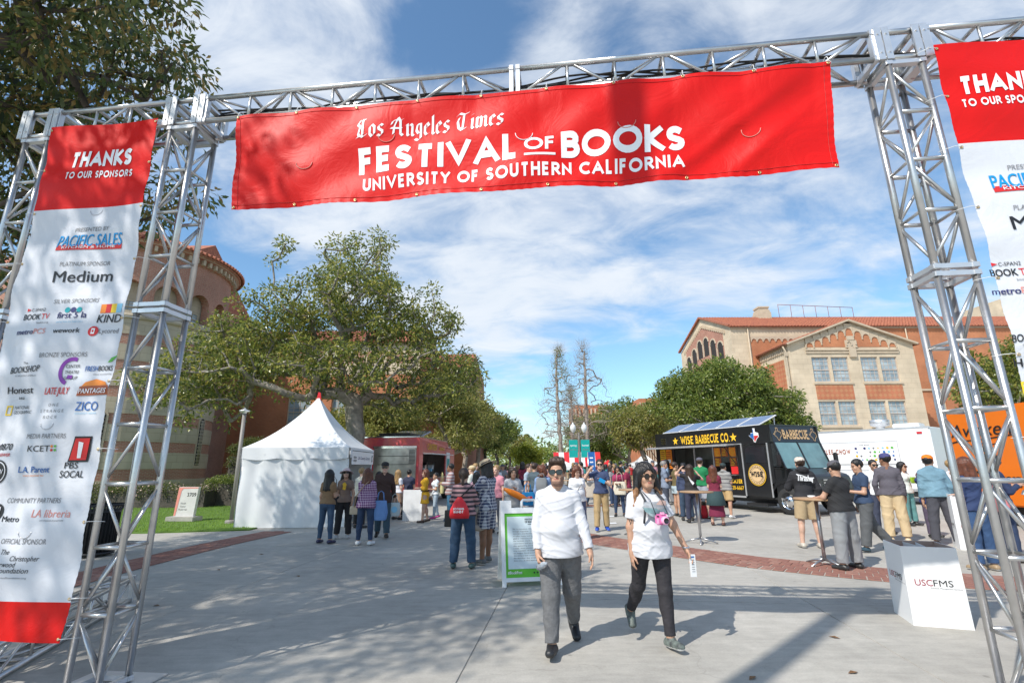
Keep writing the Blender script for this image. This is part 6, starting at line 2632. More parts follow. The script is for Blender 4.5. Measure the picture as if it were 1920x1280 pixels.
tree('magnolia_tree', (-6.9, 20.2, 0), [(-6.7, 20.2, 1.0), (-6.4, 20.1, 2.4), (-6.5, 20.2, 4.2)],
 [((-6.9, 20.2, 8.9), (2.6, 2.6, 2.6)), ((-9.3, 20.2, 7.6), (2.5, 2.6, 1.8)), ((-4.6, 20.4, 7.6), (2.6, 2.6, 1.7)), ((-11.4, 19.6, 6.2), (2.3, 2.6, 1.9)),
 ((-2.6, 20.4, 5.4), (1.9, 2.2, 1.5)), ((-12.2, 18.9, 4.6), (2.2, 2.2, 1.6)), ((-7.3, 19.2, 5.4), (4.6, 2.4, 1.2)), ((-4.6, 21.0, 4.4), (2.2, 2.0, .9)), ((-10.2, 20.0, 10.6), (.8, .8, 1.0)), ((-6.0, 20.0, 11.0), (1.6, 1.2, .6))],
 560, 'large spreading magnolia tree with pale limbs behind the white tent', seed=11, r_base=.36, per=44, spread=.46, leaf=(.19, .08), leafm='leaf_mag', mind=.40, wander=.16, shell=.25, step=.45)
nroot, ncen = tree('shade_tree', (-12.6, 5.2, 0), [(-12.5, 5.2, 2.0), (-12.2, 5.2, 4.2), (-11.2, 5.4, 6.2)],
 [((-10.2, 3.4, 9.3), (5.2, 6.6, 2.1)), ((-7.0, 6.4, 8.5), (1.7, 2.0, 1.5)), ((-9.2, 8.2, 7.6), (3.0, 2.4, 1.6)), ((-9.6, 8.6, 5.4), (2.0, 1.6, 1.3)), ((-5.6, 7.6, 6.2), (.35, .4, .35))],
 640, 'big dark leaved shade tree overhanging the left end of the gate', seed=23, r_base=.40, per=58, spread=.52, leaf=(.18, .066), leafm='leaf_near', barkm='bark_dark', mind=.36, wander=.12, shell=.2, droop=.9, step=.5, r_tip=.009)
r_ = np.random.default_rng(5)
cam_d = []
for c in ncen:
 q = c-np.array([0, 0, CH])
 k = q@_F
 if k > 1:
  u, v = 960+CF*(q@_R)/k, 640-CF*(q@_U)/k
  if 0 < u < 440 and 0 < v < 360:
   cam_d.append((k, c))
cam_d.sort(key=lambda t: t[0])
lv = []
for q in range(4):
 l_ = .20+.02*q
 b_ = MB()
 w_ = .072
 pts = [(0, 0, 0), (l_*.25, w_*.42, .006), (l_*.6, w_*.5, .0), (l_, 0, -.03), (l_*.6, -w_*.5, .0), (l_*.25, -w_*.42, .006), (l_*.3, 0, -.004), (l_*.62, 0, -.010)]
 b_.add(pts, [(0, 1, 6), (1, 2, 7, 6), (2, 3, 7), (3, 4, 7), (4, 5, 6, 7), (5, 0, 6)], 0, True)
 me = b_.mesh('leaf')
 me.materials.append(mat('single_leaf', [(0.045, .075, .028), (.07, .11, .035), (.035, .06, .025), (.20, .12, .045)][q], .35, var=.3, vs=15))
 lv.append(me)
for k in range(290):
 if not cam_d:
  break
 c = cam_d[int(r_.integers(0, min(len(cam_d), 60)))][1]
 o = link('leaf', lv[int(r_.choice(4, p=[.35, .3, .27, .08]))], nroot)
 o.location = Vector(c+r_.normal(0, .22, 3))-nroot.location
 o.rotation_euler = (r_.uniform(-.8, .8), r_.uniform(.2, 1.5), r_.uniform(0, 6.3))
def round_tree(nm, seed, H=8.5, R_=3.4, lo=2.4, per=42, n=130, leafm='leaf_olive', leaf=(.26, .12), barkm='bark_dark', label='', x=0, y=0, group=None):
 rr = random.Random(seed)
 es = []
 for k in range(7):
  a = k*2.4+rr.uniform(-.3, .3)
  d = R_*.48*rr.uniform(.6, 1.1)
  es.append(((x+d*math.cos(a), y+d*math.sin(a), lo+(H-lo)*rr.uniform(.3, .72)), (R_*.55, R_*.55, (H-lo)*.28)))
 es.append(((x, y, lo+(H-lo)*.72), (R_*.5, R_*.5, (H-lo)*.28)))
 return tree(nm, (x, y, 0), [(x, y, 1.2), (x+.15, y, lo)], es, n, label, group=group, leafm=leafm, barkm=barkm, r_base=.20, leaf=leaf, per=per, spread=.62, seed=seed, shell=.4, mind=.3, step=.8, tris=True, nside=5)
AV = 'clipped trees lining the left side of the avenue'
specs_l = [(-4.6, 33.5, 8.0, 3.2, 'leaf_olive', 'first and tallest olive green tree of the left avenue row'), (-3.9, 40, 8.3, 3.4, 'leaf_olive', 'second tree of the left avenue row, behind the tallest'), (-3.4, 47, 7.8, 3.4, 'leaf_dark', 'third tree of the left avenue row'),
 (-3.2, 56, 8.2, 3.6, 'leaf_dark', 'fourth tree of the left avenue row'), (-2.2, 68, 8.0, 3.8, 'leaf_dark', 'fifth tree of the left avenue row'), (-.6, 84, 7.5, 4, 'leaf_olive', 'far end tree of the left avenue row'),
 (-8.4, 31, 5.6, 2.6, 'leaf_olive', 'low brownish tree between the red truck and the brick building'), (-11.5, 33, 5.0, 2.6, 'leaf_olive', 'low shrubby tree behind the white tent roof')]
for k, (x, y, H, R_, lm_, lab) in enumerate(specs_l):
 round_tree('avenue_tree', 40+k, H, R_, 2.3, 46 if y < 50 else 30, 150 if y < 50 else 90, lm_, (.24 if y < 50 else .34, .12 if y < 50 else .2), 'bark_pale' if k < 3 else 'bark_dark', lab, x, y, AV if k < 6 else None)
round_tree('lime_tree', 61, 4.6, 2.4, 1.2, 40, 90, 'leaf_lime', (.3, .18), 'bark_dark', 'bright yellow green tree at the end of the left row', 2.2, 72)
tree('broad_tree', (14.6, 33.5, 0), [(14.5, 33.5, 1.4), (14.3, 33.5, 2.8)],
 [((12.2, 33.5, 6.0), (2.6, 3, 1.7)), ((14.6, 33.5, 6.9), (3.0, 3, 1.4)), ((17.0, 33.5, 5.4), (2.5, 3, 1.5)), ((13.4, 32.5, 4.7), (3.4, 2.4, 1.4)), ((18.2, 33.2, 4.0), (1.5, 2.4, .9)), ((14.4, 34, 7.9), (1.5, 1.6, .6))],
 330, 'broad glossy evergreen tree behind the barbecue truck', leafm='leaf_dark', barkm='bark', r_base=.34, leaf=(.24, .11), per=80, spread=.62, seed=71, shell=.35, mind=.4, step=.6, tris=True)
AR = 'trees lining the right side of the avenue'
for k, (x, y, H, R_, lm_, lab) in enumerate([(10.4, 40, 6.2, 2.7, 'leaf_olive', 'olive tree with bare grey limbs left of the broad evergreen'), (11.2, 49, 8.6, 3.4, 'leaf_dark', 'mid green tree behind the olive one on the right side'), (10.4, 60, 8.2, 3.4, 'leaf_olive', 'third tree of the right avenue row'),
 (9.9, 73, 8.3, 3.4, 'leaf_dark', 'fourth tree of the right avenue row'), (15.0, 47, 9.3, 3.6, 'leaf_dark', 'tall tree behind the broad evergreen'), (8.6, 52, 4.6, 2.2, 'leaf_dark', 'low tree behind the striped tent')]):
 round_tree('avenue_tree', 80+k, H, R_, 1.9, 44 if y < 50 else 30, 140 if y < 50 else 90, lm_, (.26 if y < 50 else .34, .13 if y < 50 else .2), 'bark_pale', lab, x, y, AR)
tree('magnolia_tree', (20.5, 19.5, 0), [(20.4, 19.5, 1.4), (20.3, 19.5, 2.6)],
 [((19.8, 19.5, 4.6), (2.2, 2.2, 1.5)), ((22.4, 19.5, 5.6), (2.2, 2.2, 1.5)), ((18.4, 19.2, 4.0), (1.2, 1.4, .9))],
 150, 'magnolia tree behind the orange truck, seen through the right tower', leafm='leaf_mag', r_base=.25, leaf=(.2, .085), per=70, spread=.5, seed=91, shell=.3, mind=.3)
def bare_tree(x, y, H, R_, seed, lab, grp, leaves=False):
 rr = np.random.default_rng(seed)
 root = empty('bare_tree', (x, y, 0), 0, lab, 'tree', grp)
 n = 300
 t = rr.random(n)**.8
 z = H*(.24+.76*t)
 env = R_*np.minimum(1, (1.02-t)*1.5)*(.35+.65*np.minimum(1, t*3+.3))
 a = rr.uniform(0, 2*PI, n)
 rad = env*np.sqrt(rr.random(n))
 att = np.stack([rad*np.cos(a), rad*np.sin(a), z], 1)
 lean = rr.normal(0, .2, 2)
 tops = [(lean[0]*.3, lean[1]*.3, H*.25), (lean[0]*.6, 0, H*.5), (lean[0], 0, H*.72), (lean[0]*1.2, 0, H*.93)]
 nodes, par, w, tips = grow((0, 0, -.1), att, .45, seed+1, trunk_top=tops, wander=.10, bias=.05)
 link('trunk', branch_mesh('trunk', nodes, par, w, .19, .009, 5, .6), root, M['bark_pale'])
 tw = []
 V, F = leaf_cloud(nodes[tips], 9, .4, .8, .010, seed+4, tris=True, droop=-1.4)
 link('twigs', np_mesh('twigs', V, F), root, M['bark_pale'])
 if leaves:
  V, F = leaf_cloud(nodes[tips][:160], 5, .4, .14, .08, seed+5, tris=True)
  link('crown', np_mesh('crown', V, F), root, M['leaf_lime'])
 return root
BG = 'bare trees in the middle of the avenue'
bare_tree(4.35, 45.0, 12.2, 2.6, 101, 'slim leafless tree left of the teal banner lamp', BG, True)
bare_tree(6.7, 45.0, 12.6, 3.2, 102, 'widest leafless tree right of the teal banner lamp', BG)
bare_tree(5.9, 50.0, 9.0, 2.4, 103, 'smaller leafless tree between the other two', BG)
def palm(x, y, H, lab):
 root = empty('palm_tree', (x, y, 0), 0, lab, 'tree', 'far palm trees')
 m_ = MB()
 m_.tube([(0, 0, 0), (.1, 0, H*.5), (0, 0, H)], [.3, .22, .2], 8)
 m_.build('trunk', M['bark_dark'], root)
 rr = random.Random(int(x*10))
 V, F = [], []
 b = 0
 for k in range(46):
  a = k*2.399
  el = 1.3-1.9*(k/46)
  d = Vector((math.cos(a)*math.cos(el), math.sin(a)*math.cos(el), math.sin(el)))
  s = d.cross(Vector((0, 0, 1))).normalized()
  p = Vector((0, 0, H))
  prev = None
  for j in range(6):
   t = j/5
   q = p+d*(1.9*t)+Vector((0, 0, -1.1*t*t))
   w = .28*math.sin(PI*min(1, t*.85+.12))
   cur = (q-s*w-Vector((0, 0, w*.5)), q, q+s*w-Vector((0, 0, w*.5)))
   V += [tuple(c) for c in cur]
   if j:
    F += [(b-3, b-2, b+1, b), (b-2, b-1, b+2, b+1)]
   b += 3
 link('crown', np_mesh('crown', V, F), root, M['leaf_olive'])
palm(15.2, 88, 9.6, 'palm tree above the right hand tree row')
palm(5.4, 150, 9.0, 'tiny distant palm at the end of the avenue')
palm(4.6, 165, 11.0, 'tiny distant palm, left one at the end of the avenue')
r_ = np.random.default_rng(9)
pts = []
for k in range(260):
 x = r_.uniform(-70, 90)
 pts.append((x, r_.uniform(105, 150), r_.uniform(.5, 5.2)+1.2*math.sin(x*.3)))
V, F = leaf_cloud(np.array(pts), 90, 3.2, .9, .6, 12, tris=True)
tag(link('far_wood', np_mesh('far_wood', V, F), None, M['leaf_dark']), 'dense far trees closing the end of the avenue', 'trees', kind='stuff')
def hedge(name, x0, x1, y0, y1, h, lab, leafm='leaf_hedge', n=420, flowers=False, seed=5):
 root = empty(name, ((x0+x1)/2, (y0+y1)/2, 0), 0, lab, 'hedge')
 L0_ = np.array(root.location)
 r = np.random.default_rng(seed)
 P_ = np.stack([r.uniform(x0, x1, n), y0+(y1-y0)*r.random(n)**1.5, h*(1-.55*r.random(n)**2)], 1)
 P_[:, 2] *= 1+.10*np.sin(P_[:, 0]*2)
 V, F = leaf_cloud(P_-L0_, 34, .2, .07, .04, seed, tris=True)
 link('leaves', np_mesh('leaves', V, F), root, M[leafm])
 m_ = MB()
 m_.b2((x0-L0_[0], y0+.1-L0_[1], 0), (x1-L0_[0], y1-L0_[1], h*.8))
 m_.build('inner_twigs', M['bark_dark'], root)
 if flowers:
  V, F = leaf_cloud(P_[:200]-L0_+np.array([0, -.1, .08]), 4, .16, .06, .06, seed+1, tris=True)
  link('blossoms', np_mesh('blossoms', V, F), root, mat('blossom', (.75, .45, .40), .7, var=.5, vs=30, col2=(.7, .6, .5)))
 return root
hedge('hedge', -21, -12.6, 20.8, 22.0, .85, 'low flowering hedge in front of the round building', flowers=True)
hedge('hedge', -13.2, -8.2, 21.6, 23.2, 1.15, 'darker clipped hedge left of the white tent', 'leaf_dark', n=380, seed=8)
hedge('hedge', -12.8, -11.6, 22.6, 23.4, 2.6, 'tall thin shrub at the corner of the round building', 'leaf_hedge', n=160, seed=14)
# ---------------------------------------------------------------- people
class Field:
 def __init__(self, lo, hi, res):
  self.lo = np.array(lo, dtype=np.float32)
  self.res = res
  n = np.ceil((np.array(hi)-np.array(lo))/res).astype(int)+1
  self.n = n
  self.ax = [self.lo[i]+res*np.arange(n[i], dtype=np.float32) for i in range(3)]
  self.v = np.full(tuple(n), 1.0, dtype=np.float32)
 def sl(self, lo, hi):
  a = [int(max(0, math.floor((lo[i]-self.lo[i])/self.res))) for i in range(3)]
  b = [int(min(self.n[i], math.ceil((hi[i]-self.lo[i])/self.res)+1)) for i in range(3)]
  if any(b[i] <= a[i] for i in range(3)):
   return None
  s = tuple(slice(a[i], b[i]) for i in range(3))
  X, Y, Z = np.meshgrid(*[self.ax[i][a[i]:b[i]] for i in range(3)], indexing='ij', sparse=True)
  return s, X, Y, Z
 def put(self, s, d, k, mode='add'):
  v = self.v[s]
  if mode == 'add':
   if k > 0:
    h = np.maximum(k-np.abs(v-d), 0)/k
    self.v[s] = np.minimum(v, d)-h*h*k*.25
   else:
    self.v[s] = np.minimum(v, d)
  elif mode == 'sub':
   self.v[s] = np.maximum(v, -d)
 def cone(self, a, b, ra, rb, k=.03, sy=1.0, mode='add', cut=None, sx=1.0):
  """round cone; sy / sx scale the depth / width of the section"""
  a = np.array(a, float)
  b = np.array(b, float)
  m_ = max(ra, rb)*max(1, sy, sx)+k+2*self.res
  r = self.sl(np.minimum(a, b)-m_, np.maximum(a, b)+m_)
  if r is None:
   return
  s, X, Y, Z = r
  ba = b-a
  ba_s = ba/np.array([sx, sy, 1])
  px, py, pz = (X-a[0])/sx, (Y-a[1])/sy, Z-a[2]
  l2 = float((ba_s*ba_s).sum())+1e-9
  t = np.clip((px*ba_s[0]+py*ba_s[1]+pz*ba_s[2])/l2, 0, 1)
  dx, dy, dz = px-t*ba_s[0], py-t*ba_s[1], pz-t*ba_s[2]
  d = np.sqrt(dx*dx+dy*dy+dz*dz)-(ra+(rb-ra)*t)
  if min(sx, sy) < 1:
   d = d*(.5+.5*min(sx, sy))
  if cut is not None:
   c, nrm = cut
   d = np.maximum(d, (X-c[0])*nrm[0]+(Y-c[1])*nrm[1]+(Z-c[2])*nrm[2])
  self.put(s, d.astype(np.float32), k, mode)
 def ell(self, c, r, k=.03, R=None, mode='add', cut=None):
  c = np.array(c, float)
  m_ = max(r)+k+2*self.res
  q = self.sl(c-m_, c+m_)
  if q is None:
   return
  s, X, Y, Z = q
  px, py, pz = X-c[0], Y-c[1], Z-c[2]
  if R is not None:
   px, py, pz = (R[0, 0]*px+R[1, 0]*py+R[2, 0]*pz, R[0, 1]*px+R[1, 1]*py+R[2, 1]*pz, R[0, 2]*px+R[1, 2]*py+R[2, 2]*pz)
  k0 = np.sqrt((px/r[0])**2+(py/r[1])**2+(pz/r[2])**2)
  k1 = np.sqrt((px/r[0]**2)**2+(py/r[1]**2)**2+(pz/r[2]**2)**2)+1e-9
  d = k0*(k0-1)/k1
  if cut is not None:
   cc, nrm = cut
   d = np.maximum(d, (X-cc[0])*nrm[0]+(Y-cc[1])*nrm[1]+(Z-cc[2])*nrm[2])
  self.put(s, d.astype(np.float32), k, mode)
 def clip(self, c, nrm):
  """keep the side where (p-c).n < 0"""
  X, Y, Z = np.meshgrid(*self.ax, indexing='ij', sparse=True)
  self.v = np.maximum(self.v, ((X-c[0])*nrm[0]+(Y-c[1])*nrm[1]+(Z-c[2])*nrm[2]).astype(np.float32))
 def wrinkle(self, amp, seed=0, leg=False):
  """cloth folds: thin diagonal ridges, denser where the phase bends"""
  r = np.random.default_rng(seed)
  X, Y, Z = np.meshgrid(*self.ax, indexing='ij', sparse=True)
  w = 0
  for i in range(5):
   tilt = r.uniform(-.9, .9)
   kz = (24, 38, 55, 75, 16)[i]
   kx = kz*tilt*(1 if i != 4 else 2.2)
   if leg:
    kz, kx = kz*.42, kz*r.choice([-1, 1])*r.uniform(.5, 1.1)
   ky = kz*r.uniform(-.7, .7)
   ph = X*kx+Y*ky+Z*kz+r.uniform(0, 6)+2.2*np.sin(X*r.uniform(6, 12)+Z*r.uniform(3, 8)+i)+1.2*np.sin(Y*9+Z*r.uniform(6, 12))
   m_ = .5+.5*np.sin(X*r.uniform(5, 11)+Y*7+Z*r.uniform(4, 9)+i*2)
   w = w-m_*(np.maximum(0, np.sin(ph))**4*1.5-.3)/(1+.22*i)
  self.v = self.v+(amp*.62*w).astype(np.float32)
 def strands(self, amp, seed=0):
  r = np.random.default_rng(seed)
  X, Y, Z = np.meshgrid(*self.ax, indexing='ij', sparse=True)
  w = 0
  for i in range(3):
   w = w+np.sin(X*r.uniform(90, 190)+Y*r.uniform(90, 190)+Z*r.uniform(-14, 14)+2*np.sin(Z*11+i))/(1+i*.4)
  self.v = self.v+(amp*.6*w).astype(np.float32)
 def mesh(self, name, mi_fn=None, mats=None, parent=None):
  V = self.v
  ins = V < 0
  if not ins.any():
   return None
  a = ins[:-1, :-1, :-1]
  al = a.copy()
  an = a.copy()
  for i in (0, 1):
   for j in (0, 1):
    for k in (0, 1):
     c = ins[i:ins.shape[0]-1+i, j:ins.shape[1]-1+j, k:ins.shape[2]-1+k]
     al &= c
     an |= c
  act = an & ~al
  idx = np.argwhere(act)
  n = len(idx)
  cid = np.full(act.shape, -1, dtype=np.int32)
  cid[act] = np.arange(n)
  cor = np.empty((n, 8), dtype=np.float32)
  offs = [(i, j, k) for i in (0, 1) for j in (0, 1) for k in (0, 1)]
  for q, o in enumerate(offs):
   cor[:, q] = V[idx[:, 0]+o[0], idx[:, 1]+o[1], idx[:, 2]+o[2]]
  acc = np.zeros((n, 3), dtype=np.float32)
  cnt = np.zeros(n, dtype=np.float32)
  for p in range(8):
   for axis in range(3):
    o = offs[p]
    if o[axis]:
     continue
    o2 = list(o)
    o2[axis] = 1
    q = offs.index(tuple(o2))
    va, vb = cor[:, p], cor[:, q]
    m_ = (va < 0) != (vb < 0)
    t = np.where(m_, va/(va-vb+1e-12), 0)
    for ax_ in range(3):
     acc[:, ax_] += np.where(m_, o[ax_]+(t if ax_ == axis else 0), 0)
    cnt += m_
  P_ = (acc/np.maximum(cnt, 1)[:, None]+idx)*self.res+self.lo
  quads = []
  sh = V.shape
  for axis in range(3):
   s0 = [slice(1, sh[i]-1) for i in range(3)]
   s0[axis] = slice(0, sh[axis]-1)
   s1 = list(s0)
   s1[axis] = slice(1, sh[axis])
   A, B = ins[tuple(s0)], ins[tuple(s1)]
   cr = np.argwhere(A != B)
   if not len(cr):
    continue
   base = cr+np.array([1 if i != axis else 0 for i in range(3)])
   fl = A[cr[:, 0], cr[:, 1], cr[:, 2]]
   u, w = [(1, 2), (2, 0), (0, 1)][axis]
   ids = []
   for du, dw in ((-1, -1), (0, -1), (0, 0), (-1, 0)):
    c = base.copy()
    c[:, u] += du
    c[:, w] += dw
    ids.append(cid[c[:, 0], c[:, 1], c[:, 2]])
   Q = np.stack(ids, 1)
   Q[~fl] = Q[~fl][:, ::-1]
   quads.append(Q)
  Q = np.concatenate(quads)
  Q = Q[(Q >= 0).all(1)]
  mi = None
  if mi_fn is not None:
   C = P_[Q].mean(1)
   mi = mi_fn(C)
  me = np_mesh(name, P_, Q, True, mi)
  return link(name, me, parent, mats)
def rotm(yaw=0.0, pitch=0.0, roll=0.0):
 return np.array(Matrix.Rotation(yaw, 3, 'Z') @ Matrix.Rotation(pitch, 3, 'X') @ Matrix.Rotation(roll, 3, 'Y'))
SKINS = {'light': (0.62, 0.39, 0.29), 'tan': (0.52, 0.30, 0.20), 'brown': (0.27, 0.13, 0.075), 'dark': (0.13, 0.06, 0.035)}
for k_, c_ in SKINS.items():
 m_ = mat('skin_'+k_, c_, .5, var=.14, vs=9, bump=.05, bs=120)
 nt, N, L, p = nodes_of(m_)
 p.inputs['Subsurface Weight'].default_value = .12
 p.inputs['Subsurface Radius'].default_value = (.02, .008, .005)
 p.inputs['Subsurface Scale'].default_value = .4
 M['skin_'+k_] = m_
 M['lip_'+k_] = mat('lips_'+k_, (c_[0]*.82, c_[1]*.5, c_[2]*.55), .45)
 M['beard_'+k_] = mat('beard_'+k_, (c_[0]*.5, c_[1]*.5, c_[2]*.55), .8, var=.3, vs=90)
HAIRS = {'black': (0.012, 0.010, 0.010), 'brown': (0.055, 0.028, 0.016), 'auburn': (0.15, 0.045, 0.02), 'blond': (0.42, 0.26, 0.11), 'grey': (0.30, 0.28, 0.26), 'red': (0.22, 0.03, 0.03)}
def hair_mat(name, c, c2=None):
 m_ = mat(name, c, .42, var=.5, vs=30, col2=c2)
 nt, N, L, p = nodes_of(m_)
 tc = N('ShaderNodeTexCoord')
 mp = N('ShaderNodeMapping')
 mp.inputs['Scale'].default_value = (130, 130, 9)
 nz = N('ShaderNodeTexNoise')
 nz.inputs['Scale'].default_value = 1
 L(tc.outputs['Object'], mp.inputs[0])
 L(mp.outputs[0], nz.inputs[0])
 bp = N('ShaderNodeBump')
 bp.inputs['Strength'].default_value = .7
 bp.inputs['Distance'].default_value = .01
 L(nz.outputs[0], bp.inputs['Height'])
 L(bp.outputs[0], p.inputs['Normal'])
 return m_
for k_, c_ in HAIRS.items():
 M['hair_'+k_] = hair_mat('hair_'+k_, c_)
M['hair_tips'] = hair_mat('hair_tips', (0.36, 0.17, 0.07))
_CLM = {}
def cloth_mat(c, kind='plain', c2=None, sc=1.0):
 key = (tuple(c), kind, tuple(c2) if c2 else None, sc)
 if key in _CLM:
  return _CLM[key]
 rough = {'leather': .4}.get(kind, .85)
 m_ = mat('cloth_'+kind, c, rough, var=.22 if kind == 'denim' else .08, vs=6 if kind == 'denim' else 8, bump=.12, bs=140, sheen=.0)
 nt, N, L, p = nodes_of(m_)
 if kind in ('stripes', 'plaid', 'vstripes', 'thin'):
  tc = N('ShaderNodeTexCoord')
  sp = N('ShaderNodeSeparateXYZ')
  L(tc.outputs['Object'], sp.inputs[0])
  def wave(out, freq, lo, hi):
   a = N('ShaderNodeMath')
   a.operation = 'MULTIPLY'
   a.inputs[1].default_value = freq
   L(out, a.inputs[0])
   b = N('ShaderNodeMath')
   b.operation = 'SINE'
   L(a.outputs[0], b.inputs[0])
   r = N('ShaderNodeMapRange')
   r.inputs['From Min'].default_value = lo
   r.inputs['From Max'].default_value = hi
   L(b.outputs[0], r.inputs[0])
   return r.outputs[0]
  def mixc(fac, a, b):
   x = N('ShaderNodeMix')
   x.data_type = 'RGBA'
   L(fac, x.inputs[0])
   for q, i in ((a, 6), (b, 7)):
    if isinstance(q, tuple):
     x.inputs[i].default_value = (*q, 1)
    else:
     L(q, x.inputs[i])
   return x.outputs[2]
  if kind == 'stripes':
   o = mixc(wave(sp.outputs[2], 2*PI/(.075*sc), -.12, .12), tuple(c), tuple(c2))
  elif kind == 'thin':
   o = mixc(wave(sp.outputs[2], 2*PI/(.11*sc), .72, .8), tuple(c), tuple(c2))
  else:
   x1 = wave(sp.outputs[2], 2*PI/(.06*sc), .25, .45)
   ad = N('ShaderNodeMath')
   ad.operation = 'ADD'
   L(sp.outputs[0], ad.inputs[0])
   L(sp.outputs[1], ad.inputs[1])
   x2 = wave(ad.outputs[0], 2*PI/(.06*sc), .25, .45)
   av = tuple((a*.5+b*.5) for a, b in zip(c, c2))
   o = mixc(x2, mixc(x1, tuple(c), av), mixc(x1, av, tuple(c2)))
  L(o, p.inputs['Base Color'])
 _CLM[key] = m_
 return m_
def dirv(az, el):
 """direction from azimuth (0 = forward -y, +90 = outward to own left +x) and elevation (deg)"""
 a, e = math.radians(az), math.radians(el)
 return np.array([math.sin(a)*math.cos(e), -math.cos(a)*math.cos(e), math.sin(e)])
ARMS = {'down': ((90, -80), (20, -82)), 'relax': ((80, -74), (-5, -66)), 'swingf': ((25, -66), (5, -52)), 'swingb': ((150, -66), (120, -80)),
 'hold': ((30, -76), (-25, 5)), 'phone': ((30, -72), (-35, 22)), 'chest': ((40, -70), (-60, 28)), 'high': ((60, -20), (-70, 55)), 'head': ((85, 12), (-120, 48)),
 'out': ((60, -60), (20, -10)), 'point': ((20, -45), (0, 0)), 'table': ((35, -58), (-20, -8)), 'pocket': ((110, -70), (-20, -72)), 'hip': ((80, -55), (-80, -35))}
def person(px, H=1.7, face=0.0, skin='light', hair='short', hairc='brown', top=None, topk='tee', bottom=None, botk='pants', shoe=(.03, .03, .03),
 arms=('down', 'down'), legs=((0, 0, 4), (0, 0, 4)), girth=1.0, fem=False, head=(0, 0), hat=None, glasses=None, lean=0.0, res=.014, seed=0,
 beard=False, label='', extra=None, group=None, tmat=None, bmat=None, sleeve=None, hem=None, shoem=None, loc=None, hands=None, solid=False, bag=None, sock=None, turn=0.0):
 """px = foot pixel (u, v); face = heading in degrees, 0 looks towards the camera, 90 towards the right of the picture"""
 x, y = loc if loc else ground(*px)
 root = empty('person', (x, y, .012), math.radians(face), label, 'person', group)
 h = H
 hl = h*.139                       # head length
 S3 = np.array
 hip_w = h*(.056 if fem else .05)*(.6+.4*girth)
 sh_w = h*(.080 if fem else .091)*(.8+.2*girth)
 th, sh = h*.243, h*.235
 ank = h*.042
 J = {}
 hipz = None
 lows = []
 for i, s in enumerate((1, -1)):
  fl, kn, ou = legs[i]
  a = math.radians(fl)
  o = math.radians(ou)
  d1 = S3([s*math.sin(o)*1., -math.sin(a), -math.cos(a)*math.cos(o)])
  d1 /= np.linalg.norm(d1)
  a2 = a-math.radians(kn)
  d2 = S3([s*math.sin(o)*.7, -math.sin(a2), -math.cos(a2)])
  d2 /= np.linalg.norm(d2)
  J[s] = (d1, d2, a2)
  lows.append(-(d1*th+d2*sh)[2]+ank)
 hipz = max(lows)
 L_ = {}
 for s in (1, -1):
  d1, d2, a2 = J[s]
  hp = S3([s*hip_w, 0, hipz])
  kn = hp+d1*th
  an = kn+d2*sh
  L_[s] = (hp, kn, an, a2)
 ly = math.sin(math.radians(lean))
 cz = hipz
 def T(xx, yy, zz):               # torso point with lean; zz is fraction of H above the hips
  return S3([xx, yy-ly*zz*h, cz+zz*h*math.cos(math.radians(lean))])
 g = girth
 pel = T(0, .0, .03)
 wai = T(0, 0, .115)
 che = T(0, .0, .235)
 shz = .300
 neck = T(0, .008, .326)
 hc = neck+S3([0, -.02*h*.6-ly*.02, h*.075])
 A_ = {}
 tr = rotm(math.radians(turn))
 for i, s in enumerate((1, -1)):
  p = arms[i]
  p = ARMS[p] if isinstance(p, str) else p
  ua = dirv(p[0][0], p[0][1])*S3([s, 1, 1])
  fa = dirv(p[1][0], p[1][1])*S3([s, 1, 1])
  so = T(s*sh_w, .008, shz-.028)
  el = so+ua*h*.165
  wr = el+fa*h*.145
  A_[s] = (so, el, wr, ua, fa)
 R = rotm(math.radians(head[0]), math.radians(-head[1]))
 def Hd(xx, yy, zz):
  k = hl/.228
  return hc+R@S3([xx*k, yy*k, zz*k])
 hk = hl/.228
 pts = [L_[s][j] for s in (1, -1) for j in range(3)]+[A_[s][j] for s in (1, -1) for j in range(3)]+[A_[s][2]+A_[s][4]*.2 for s in (1, -1)]+[hc]
 lo = np.min(pts, axis=0)-.2
 hi = np.max(pts, axis=0)+.2
 lo[2] = -.03
 lo[0] = min(lo[0], -.30*g)
 hi[0] = max(hi[0], .30*g)
 lo[1] = min(lo[1], -.32*g)
 hi[1] = max(hi[1], .3)
 F = Field(lo, hi, res)
 rs = h/1.75
 def limbs(F, off=0.0, toff=None, up=True, legs_=True, k=.03, loose=1.0, arm=True, sleeve_t=1.0, leg_t=1.0, torso=True, tmin=-1):
  loff = off
  if torso:
   off = toff if toff is not None else off
   F.cone(T(-hip_w*.75, .0, .015), T(hip_w*.75, .0, .015), .098*g*rs+off, .098*g*rs+off, k, sy=.95)
   if fem:
    F.ell(T(0, .03, .0), (.155*g*rs+off, .125*g*rs+off, .11*rs+off), k)
   F.cone(wai, T(0, -.01*g, .19), (.112 if fem else .122)*g*rs+off, .128*g*rs+off, k, sy=.78, sx=1.08)
   if g > 1.08:
    F.ell(T(0, -.035*g, .10), (.15*g*rs+off, .125*g*rs+off, .13*rs+off), .06)
   F.cone(T(-sh_w*.42, .0, .235), T(sh_w*.42, .0, .235), .108*rs*(.8+.2*g)+off, .108*rs*(.8+.2*g)+off, .05, sy=.92)
   for s in (1, -1):
    F.cone(T(s*.02, .012, shz+.018), T(s*sh_w*.93, .010, shz-.030), .040*rs+off, .050*rs+off, .04)
   if fem:
    for s in (1, -1):
     F.ell(T(s*.07*rs, -.085*rs*(.7+.3*g), .225), (.062*rs+off, .055*rs+off, .06*rs+off), .04)
  off = loff
